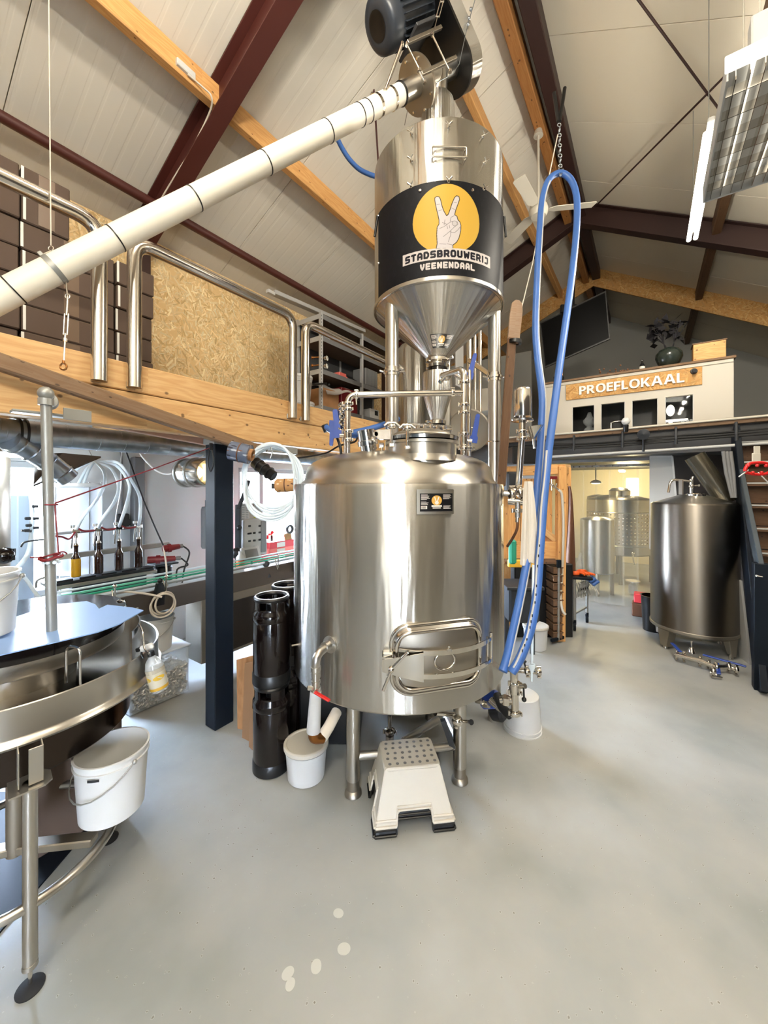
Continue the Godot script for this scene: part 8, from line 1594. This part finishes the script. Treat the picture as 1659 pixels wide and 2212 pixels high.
	m = MB.new(); m.box(at(1107, 1192, d1 - 0.5), Vector3(0.07, 0.24, 0.06), Basis(), 0.02); single(m, "green_glove", "green", "green glove hanging right of the kettle", "glove", at(1107, 1215, d1 - 0.5))
	t = thing("motor_bench", "dark pump bench in the shade right of the kettle", "bench", Vector3(1.35, 0, -3.9)); m = MB.new(); m.box(at(1122, 1300, 3.9), Vector3(0.30, 0.34, 0.3), Basis(), 0.02); part(m, "housing", "charcoal", t); m = MB.new(); m.box(at(1122, 1262, 3.85), Vector3(0.36, 0.03, 0.36), Basis(), 0.004); part(m, "top", "charcoal", t)
	for s in [-1, 1]:
		m = MB.new(); var q := at(1122 + s * 28, 1330, 3.9); m.bar(q, Vector3(q.x, 0, q.z), 0.04, 0.04, Vector3.RIGHT, 0.004); part(m, "leg", "charcoal", t)
	# trolley
	t = thing("trolley", "small wheeled trolley with a dark tray and scissor lattice", "trolley", ony(1254, 1354, 0.0)); var w := [ony(1241, 1362, 0.0), ony(1268, 1345, 0.0), ony(1270, 1362, 0.0) + Vector3(0.12, 0, 0.0), ony(1243, 1340, 0.0)]
	var ty := at(1255, 1243, 4.65).y
	for q in [w[0], w[1]]:
		m = MB.new(); m.cyl(q + Vector3(0, 0.11, 0), Vector3(q.x, ty, q.z), 0.017, 10); var l := part(m, "leg", "zinc_grey", t)
		m = MB.new(); m.lathe([Vector2(0.015, -0.015), Vector2(0.048, -0.015), Vector2(0.05, 0), Vector2(0.048, 0.015), Vector2(0.015, 0.015)], frame(q + Vector3(0, 0.05, 0), Vector3(0.9, 0, 0.4)), 24); m.box(q + Vector3(0, 0.1, 0), Vector3(0.03, 0.06, 0.035), Basis(), 0.004); part(m, "caster", "navy", l)
	m = MB.new(); m.bar(w[0] + Vector3(0, 0.2, 0), w[1] + Vector3(0, 0.2, 0), 0.02, 0.02); part(m, "brace", "zinc_grey", t)
	m = MB.new(); m.box(Vector3(w[0].x + 0.06, ty, w[0].z - 0.16), Vector3(0.36, 0.03, 0.42), Basis(Vector3.UP, -0.3), 0.008); part(m, "tray", "navy", t)
	for k in 5:
		for s in [-1, 1]:
			m = MB.new(); var a: Vector3 = w[0] + Vector3(0.02 + k * 0.042, 0, 0.06 - k * 0.03); a.y = ty - 0.05; m.bar(a + Vector3(-0.03 * s, 0, 0), a + Vector3(0.03 * s, -0.17, 0), 0.016, 0.005, Vector3.FORWARD); part(m, "lattice_bar", "zinc_grey", t)
	for k in 3:
		m = MB.new(); var a := at(1266 + k * 7, 1252 + k * 6, 4.6); m.cyl(a, a + Vector3(0.07, 0.05, 0), 0.022, 12); part(m, "roller", "hose_blue", t); m = MB.new(); m.cyl(a + Vector3(0.03, -0.04, 0.02), a + Vector3(0.06, -0.1, 0.03), 0.008, 8); part(m, "pin", "offwhite", t)
	t = thing("rubber_gloves", "pair of orange rubber gloves lying on the trolley tray", "gloves", Vector3(w[0].x + 0.06, ty + 0.02, w[0].z - 0.1)); m = MB.new(); var go := Vector3(w[0].x + 0.05, ty + 0.035, w[0].z - 0.08)
	m.ball(go, 0.05, 10, Vector3(1.6, 0.5, 1)); m.ball(go + Vector3(0.09, 0.02, -0.02), 0.045, 10, Vector3(1.5, 0.5, 0.9))
	for k in 5: m.tube([go + Vector3(0.03 + k * 0.022, 0.01, 0.02), go + Vector3(0.05 + k * 0.026, 0.012 + 0.008 * (k % 2), 0.07), go + Vector3(0.055 + k * 0.03, 0.004, 0.11)], 0.011, 8)
	part(m, "glove", "orange", t); m = MB.new(); m.box(go + Vector3(-0.10, 0.01, 0.0), Vector3(0.1, 0.06, 0.12), Basis(), 0.01); single(m, "dark_box", "black", "small dark box on the trolley beside the orange gloves", "box", go + Vector3(-0.1, -0.02, 0))
	# front wall of the cold room with its doorway and strip curtain
	m = MB.new(); uno(m, 6.3, 6.4, NL, -1.32, 0, 2.1); uno(m, 6.3, 6.4, -1.32, 0.06, 2.06, 2.1); struct(m, "wall_partition", "wall_grey"); m = MB.new()
	uno(m, 6.24, 6.30, -1.45, 0.10, 2.06, 2.16, 0.004); uno(m, 6.26, 6.30, -1.36, -1.30, 0, 2.06, 0.004); uno(m, 6.26, 6.30, 0.04, 0.10, 0, 2.06, 0.004); struct(m, "door_1", "mid_grey", "frame of the cold room doorway")
	t = thing("strip_curtain", "clear plastic strip curtain hanging in the cold room doorway", "curtain", W(6.33, -0.6, 2.06)); m = MB.new(); uno(m, 6.31, 6.34, -1.30, 0.04, 1.985, 2.02, 0.004); part(m, "rail", "zinc_grey", t)
	for k in 8:
		m = MB.new(); var n0 := -1.30 + k * 0.167; m.sheet(6, 1, func(x, y): return W(6.335 + 0.012 * (k % 2) + 0.008 * sin(x * PI), n0 + x * 0.19, lerpf(0.03, 2.0, y))); part(m, "strip", "strip_pvc", t)
		for j in 2:
			m = MB.new(); m.cyl(W(6.312, n0 + 0.05 + j * 0.08, 2.0), W(6.30, n0 + 0.05 + j * 0.08, 2.0), 0.011, 8); part(m, "rivet", "chrome", t)
	m = MB.new(); uno(m, 6.4, 10.4, -2.3, -2.2, 0, 2.1); uno(m, 6.4, 10.4, 1.2, 1.3, 0, 2.1); uno(m, 10.2, 10.3, -2.2, 1.2, 0, 2.1); struct(m, "wall_cold_room", "cold_cream")
	var cl := onu(1287, 1043, 7.4); t = thing("cold_room_lamp", "warm shaded lamp glowing under the cold room ceiling", "lamp", cl); m = MB.new(); m.lathe([Vector2(0.0, -0.02), Vector2(0.06, -0.015), Vector2(0.07, 0.0), Vector2(0.0, 0.0)], up(cl), 20); part(m, "bulb", "lamp_warm", t); m = MB.new(); m.lathe([Vector2(0.095, -0.005), Vector2(0.07, 0.03), Vector2(0.03, 0.05), Vector2(0.0, 0.052)], up(cl), 20); m.cyl(cl + Vector3(0, 0.05, 0), Vector3(cl.x, 2.1, cl.z), 0.01, 6); part(m, "shade", "zinc_grey", t)
	lamp("cold_room_lamp_light", cl + Vector3(0, -0.03, 0), Vector2(0.12, 0.12), 2.2, Color(1, 0.92, 0.7)); cl = onu(1366, 1052, 9.2); t = thing("cold_room_tube", "bright upright lamp glowing at the back of the cold room", "lamp", cl); m = MB.new(); m.box(cl, Vector3(0.04, 0.36, 0.22), BUN, 0.01); part(m, "diffuser", "lamp_warm", t)
	bulb("cold_room_tube_light", cl - UU * 0.08 + Vector3(0, 0.05, 0), 0.9, Color(1, 0.93, 0.74), 0.05); bulb("cold_room_ceiling_light", W(8.4, -0.4, 1.95), 0.75, Color(1, 0.92, 0.72), 0.06)
	m = MB.new(); m.box(W(8.4, -0.4, 2.0), Vector3(0.4, 0.04, 0.1), BUN, 0.01); single(m, "ceiling_lamp", "lamp_warm", "lamp strip on the cold room ceiling", "lamp", W(8.4, -0.4, 2.0))
	for q in [[1290, 7.0, 0.245, 0.34, 1.18, "slim straight-sided steel tank behind the strip curtain", 0], [1337, 8.3, 0.53, 0.5, 1.47, "wide dimpled fermenting tank at the back of the cold room", 1], [1292, 8.9, 0.2, 0.5, 1.50, "tall narrow steel tank in the far left of the cold room", 0]]:
		var cc := onu(q[0], 1100, q[1]); cc.y = 0; t = thing("cold_tank", q[5], "tank", cc); m = MB.new(); var r: float = q[2]; m.lathe([Vector2(0, q[3] - 0.02), Vector2(r - 0.02, q[3]), Vector2(r, q[3] + 0.02), Vector2(r, q[4]), Vector2(r - 0.01, q[4] + 0.01), Vector2(r * 0.5, q[4] + 0.04 * (1 + q[6])), Vector2(0, q[4] + 0.05 * (1 + q[6]))], up(cc), 40); part(m, "shell", "cold_steel", t)
		for k in 4:
			m = MB.new(); var a := k * PI / 2 + 0.5; var o := Vector3(cos(a), 0, sin(a)) * (r - 0.04); m.cyl(cc + o, cc + o + Vector3(0, q[3] + 0.02, 0), 0.03, 10); part(m, "leg", "steel_dull", t)
		if q[6] == 1:
			m = MB.new(); m.lathe([Vector2(0.16, 1.5), Vector2(0.17, 1.5), Vector2(0.17, 1.62), Vector2(0.175, 1.63), Vector2(0.12, 1.68), Vector2(0, 1.69)], up(cc + Vector3(-0.05, 0, 0.1)), 30); part(m, "manhole", "steel_satin", t); m = MB.new()
			for y in 9:
				for x in 30: var th := -1.7 + x * 0.115; var e := ring(cc, r, th, 0.72 + y * 0.062); m.lathe([Vector2(0.014, 0), Vector2(0.01, 0.006), Vector2(0, 0.008)], frame(e, Vector3(sin(th), 0, cos(th))), 6)
			stuff(m, "dimples", "chrome", t); m = MB.new(); m.lathe([Vector2(r, 0.66), Vector2(r + 0.012, 0.67), Vector2(r, 0.68)], up(cc), 40); m.lathe([Vector2(r, 1.24), Vector2(r + 0.008, 1.25), Vector2(r, 1.26)], up(cc), 40); part(m, "band", "steel_satin", t)
			m = MB.new(); m.tube([cc + Vector3(-0.1, 0.55, r + 0.01), cc + Vector3(-0.14, 0.40, r + 0.12)], 0.015, 8); m.ball(cc + Vector3(-0.1, 0.57, r + 0.02), 0.03, 8); part(m, "drain_valve", "chrome", t)
	var wb := onu(1367, 1262, 7.2); wb = Vector3(wb.x, 0, wb.z); t = thing("gas_burner", "small white bottle with a flat top on the cold room floor", "bottle", wb); m = MB.new(); m.lathe([Vector2(0, 0), Vector2(0.06, 0.0), Vector2(0.06, 0.12), Vector2(0.03, 0.15), Vector2(0.03, 0.17), Vector2(0, 0.17)], up(wb + Vector3(0, 0.03, 0)), 20); part(m, "body", "white", t); m = MB.new(); m.lathe([Vector2(0, 0.19), Vector2(0.10, 0.21), Vector2(0.10, 0.225), Vector2(0, 0.23)], up(wb), 20); part(m, "head", "offwhite", t)
	m = MB.new(); m.tube(spline([onu(1255, 1240, 6.9), onu(1250, 1215, 6.9), onu(1256, 1195, 6.9)], 4), 0.03, 8); m.ball(onu(1252, 1222, 6.9), 0.07, 10, Vector3(0.8, 1.5, 0.8)); single(m, "white_bag", "offwhite", "pale knotted bag hanging left of the slim cold room tank", "bag", onu(1255, 1240, 6.9))

# ---------- under the roof ----------
func onslope(px: float, py: float, drop: float) -> Vector3:
	var sl := (RY - EL) / (RN - NL); var c := k_(px) * CA - SA
	var d := (RY - drop - EYE - sl * RN) / ((HY - py) / F - sl * c)
	if d * c > RN or d < 0:
		sl = (RY - ER) / (NR - RN); d = (RY - drop - EYE + sl * RN) / ((HY - py) / F + sl * c)
	return at(px, py, d)
func steel_beam(t: Node3D, a: Vector3, b: Vector3, w: float, h: float, mt: String):
	var x := (b - a).normalized(); var z := x.cross(Vector3.UP).normalized(); var y := z.cross(x)
	for s in [-1.0, 1.0]:
		var m := MB.new(); m.bar(a + y * s * (h / 2 - 0.006), b + y * s * (h / 2 - 0.006), w, 0.012, Vector3.UP, 0.002); part(m, "flange", mt, t)
	var m := MB.new(); m.bar(a, b, 0.012, h - 0.02, Vector3.UP); part(m, "web", mt, t)
func overhead():
	var m: MB; var t: Node3D; var q := 0
	for u in [1.78, 6.18]:
		t = thing("rafter", ["dark red steel rafter crossing the near left roof slope", "dark steel rafter at the far end with a branch down each slope"][q], "rafter", W(u, RN, RY - 0.2)); var mt: String = ["red_steel", "dark_steel"][q]; q += 1
		steel_beam(t, W(u, NL + 0.03, EL - 0.15), W(u, RN, RY - 0.16), 0.14, 0.27, mt); steel_beam(t, W(u, RN, RY - 0.17), W(u, NR - 0.03, ER - 0.16), 0.14, 0.27, mt)
		m = MB.new(); uno(m, u - 0.07, u + 0.07, NL + 0.03, NL + 0.17, 2.38, EL - 0.12, 0.004); part(m, "column", "dark_steel", t)
	for p in [[-2.86, 0.075, 0.185, "pine_orange", "pine purlin along the left roof slope, crossed by the red rafter"], [-1.42, 0.075, 0.15, "pine_orange", "pine purlin high on the left slope behind the hopper"], [-0.97, 0.10, 0.19, "pine_brown", "brown timber at the ridge beside the dark steel beam"], [0.69, 0.09, 0.16, "tread_wood", "brown purlin on the right roof slope above the vase"]]:
		m = MB.new(); var y: float = ceil_y(p[0]) - p[2] / 2 - 0.015; m.bar(W(U0 + 0.02, p[0], y), W(U1 - 0.02, p[0], y), p[1], p[2], Vector3.UP, 0.008); single(m, "purlin", p[3], p[4], "beam", W(0, p[0], y))
	m = MB.new(); m.bar(W(U0 + 0.02, -0.80, RY - 0.14), W(U1 - 0.02, -0.80, RY - 0.14), 0.13, 0.19, Vector3.UP, 0.008); single(m, "ridge_beam", "dark_steel", "dark red beam at the ridge to the right of the brown timber", "beam", W(0, -0.8, RY - 0.14))
	m = MB.new(); m.cyl(W(U0 + 0.02, -3.86, 4.385), W(U1 - 0.02, -3.86, 4.385), 0.042, 18); single(m, "eaves_tube", "red_steel", "dark red steel tube running along the left eaves", "tube", W(0, -3.9, 4.36))
	# boards following the roof at the far end
	for s in [[-3.9, RN], [RN, NR - 0.1]]:
		m = MB.new(); m.bar(W(8.2, s[0], ceil_y(s[0]) - 0.17), W(8.2, s[1], ceil_y(s[1]) - 0.17), 0.03, 0.30, Vector3.UP, 0.003); struct(m, "trim_6" if s[0] < -3 else "trim_7", "osb_brown", "strand board strip under the far roof edge")
	# tie rods
	var rods := [[at(792, -60, 3.1), at(817, 350, 3.75), "red_steel", "thin dark rod dropping behind the motor on the left slope"], [at(385, 487, 4.05), at(808, 507, 5.2), "red_steel", "thin level tie rod from the eaves tube to the hopper"], [onslope(1372, -10, 0.1), onslope(1560, 245, 0.1), "dark_steel", "dark brace rod falling to the right on the right slope"], [onslope(1283, 449, 0.12), onslope(1590, 140, 0.12), "dark_steel", "dark brace rod rising to the right on the right slope"]]
	for r in rods: m = MB.new(); m.cyl(r[0], r[1], 0.009, 8); single(m, "tie_rod", r[2], r[3], "rod", r[0], "roof tie rods")
	# ceiling fan
	var c := ony(1163, 455, 4.70); t = thing("ceiling_fan", "white three bladed ceiling fan behind the blue hose", "fan", c); m = MB.new(); m.lathe([Vector2(0, -0.07), Vector2(0.075, -0.065), Vector2(0.095, -0.04), Vector2(0.10, 0.0), Vector2(0.09, 0.045), Vector2(0.03, 0.07), Vector2(0.0, 0.075)], up(c), 32); part(m, "motor", "offwhite", t); m = MB.new(); m.cyl(c + Vector3(0, 0.07, 0), Vector3(c.x, RY - 0.3, c.z), 0.012, 10); m.lathe([Vector2(0, 0), Vector2(0.05, 0), Vector2(0.035, 0.07), Vector2(0, 0.07)], up(Vector3(c.x, RY - 0.32, c.z)), 16); part(m, "down_rod", "offwhite", t)
	for e in [[1281, 443], [1126, 392], [1096, 522]]:
		var p := ony(e[0], e[1], 4.70); var d := (p - c).normalized(); m = MB.new(); var s := Vector3.UP.cross(d)
		m.prism(PackedVector2Array([Vector2(0.11, -0.028), Vector2(0.17, -0.058), Vector2(0.56, -0.066), Vector2(0.575, -0.05), Vector2(0.56, 0.056), Vector2(0.17, 0.052), Vector2(0.11, 0.026)]), 0.006, Transform3D(Basis(d, s.rotated(d, 0.2), d.cross(s.rotated(d, 0.2))), c)); part(m, "blade", "offwhite", t)
	# twin tube lamp in view
	t = thing("tube_lamp", "bright twin fluorescent tube lamp hanging under the right roof slope", "lamp", W(3.95, 0.34, 4.0)); m = MB.new(); uno(m, 3.27, 4.62, 0.322, 0.358, 4.09, 4.12, 0.006); part(m, "batten", "white", t)
	for s in [[0.315, 3.28, 4.60], [0.365, 3.28, 4.60]]:
		m = MB.new(); m.cyl(W(s[1], s[0], 4.025), W(s[2], s[0], 4.025), 0.018, 14); part(m, "tube", "lamp_tube", t)
	for u in [3.4, 4.5]:
		m = MB.new(); m.cyl(W(u, 0.34, 4.09), W(u, 0.34, ceil_y(0.34) - 0.02), 0.003, 6); part(m, "wire", "zinc_grey", t)
	var y := 0.0
	y = 3.40; t = thing("louvre_lamp", "louvred lamp with a glowing white end and chrome slats at the right upper corner", "lamp", W(2.55, 0.42, y)); m = MB.new(); uno(m, 2.14, 2.98, 0.27, 0.60, y + 0.085, y + 0.10, 0.004); uno(m, 2.14, 2.98, 0.27, 0.278, y, y + 0.09, 0.002); uno(m, 2.14, 2.98, 0.592, 0.60, y, y + 0.09, 0.002); uno(m, 2.97, 2.98, 0.27, 0.60, y, y + 0.09, 0.002); part(m, "housing", "light_grey", t)
	m = MB.new(); uno(m, 2.128, 2.14, 0.265, 0.62, y + 0.03, y + 0.10, 0.003); part(m, "end_diffuser", "lamp_strip", t)
	for k in 7:
		m = MB.new(); uno(m, 2.15, 2.96, 0.30 + k * 0.045, 0.303 + k * 0.045, y, y + 0.05); part(m, "slat", "chrome", t)
	for k in 6:
		m = MB.new(); uno(m, 2.24 + k * 0.13, 2.244 + k * 0.13, 0.28, 0.59, y + 0.01, y + 0.05); part(m, "cross_slat", "chrome", t)
	for s in [0.36, 0.50]:
		m = MB.new(); m.cyl(W(2.17, s, y + 0.07), W(2.94, s, y + 0.07), 0.010, 10); part(m, "tube", "lamp_strip", t)
	m = MB.new(); uno(m, 2.22, 2.30, 0.36, 0.46, y + 0.14, y + 0.30, 0.006); uno(m, 2.22, 2.30, 0.49, 0.55, y + 0.14, y + 0.30, 0.006); part(m, "ballast", "white", t); m = MB.new()
	for s in [[2.3, 0.40], [2.3, 0.53], [2.85, 0.43]]: m.cyl(W(s[0], s[1], y + 0.1), W(s[0], s[1], ceil_y(s[1]) - 0.02), 0.004, 6)
	part(m, "suspension", "offwhite", t)
	# the unseen row of lamps behind the photographer, of the same kind
	for s in [[1.1, -0.75, "tube lamp hanging high under the ridge before the motor, out of the frame"], [-1.05, 0.8, "tube lamp hanging in the roof behind the place of the photograph, nearer one"], [-3.0, 0.8, "tube lamp hanging in the roof behind the place of the photograph, farther one"]]:
		var ly := 4.76 if s[0] > 0 else 4.0
		t = thing("tube_lamp", s[2], "lamp", W(s[0], s[1], ly)); m = MB.new(); uno(m, s[0] - 0.55, s[0] + 0.55, s[1] - 0.018, s[1] + 0.018, ly + 0.09, ly + 0.12, 0.006); part(m, "batten", "white", t)
		for e in [-0.025, 0.025]: m = MB.new(); m.cyl(W(s[0] - 0.54, s[1] + e, ly + 0.025), W(s[0] + 0.54, s[1] + e, ly + 0.025), 0.018, 12); part(m, "tube", "lamp_tube", t)
	# small things on the purlins
	var b := onslope(399, 152, 0.16); m = MB.new(); m.box(b, Vector3(0.14, 0.05, 0.06), BUN, 0.006); single(m, "junction_box", "white", "small white junction box on the pine purlin", "box", b)
	m = MB.new(); m.tube(spline([onslope(405, 160, 0.2), onslope(440, 190, 0.22), onslope(457, 210, 0.3), onslope(452, 245, 0.3), onslope(415, 320, 0.3), onslope(375, 385, 0.3), onslope(335, 452, 0.3)], 5), 0.007, 6); single(m, "cable", "string", "cream cable running down the face of the red rafter", "cable", b)
	b = at(765, 493, 4.9); t = thing("small_spotlight", "small black spotlight under the pine purlin left of the hopper", "lamp", b); m = MB.new(); m.cyl(b, at(780, 497, 4.9), 0.045, 14, -1, 0.006); part(m, "head", "black", t); m = MB.new(); m.box(at(786, 499, 4.9), Vector3(0.09, 0.07, 0.06), Basis(), 0.006); part(m, "bracket", "white", t)
	m = MB.new(); var l0 := onn(590, 632, -3.75); var l1 := onn(785, 716, -3.75); m.bar(l0, l1, 0.09, 0.05, Vector3.UP, 0.004); t = thing("batten", "long grey lamp batten under the eaves before the storage rack", "lamp", l0); part(m, "case", "light_grey", t); m = MB.new(); m.bar(onn(577, 628, -3.72), onn(592, 636, -3.72), 0.05, 0.04, Vector3.UP, 0.004); part(m, "end_cap", "white", t)
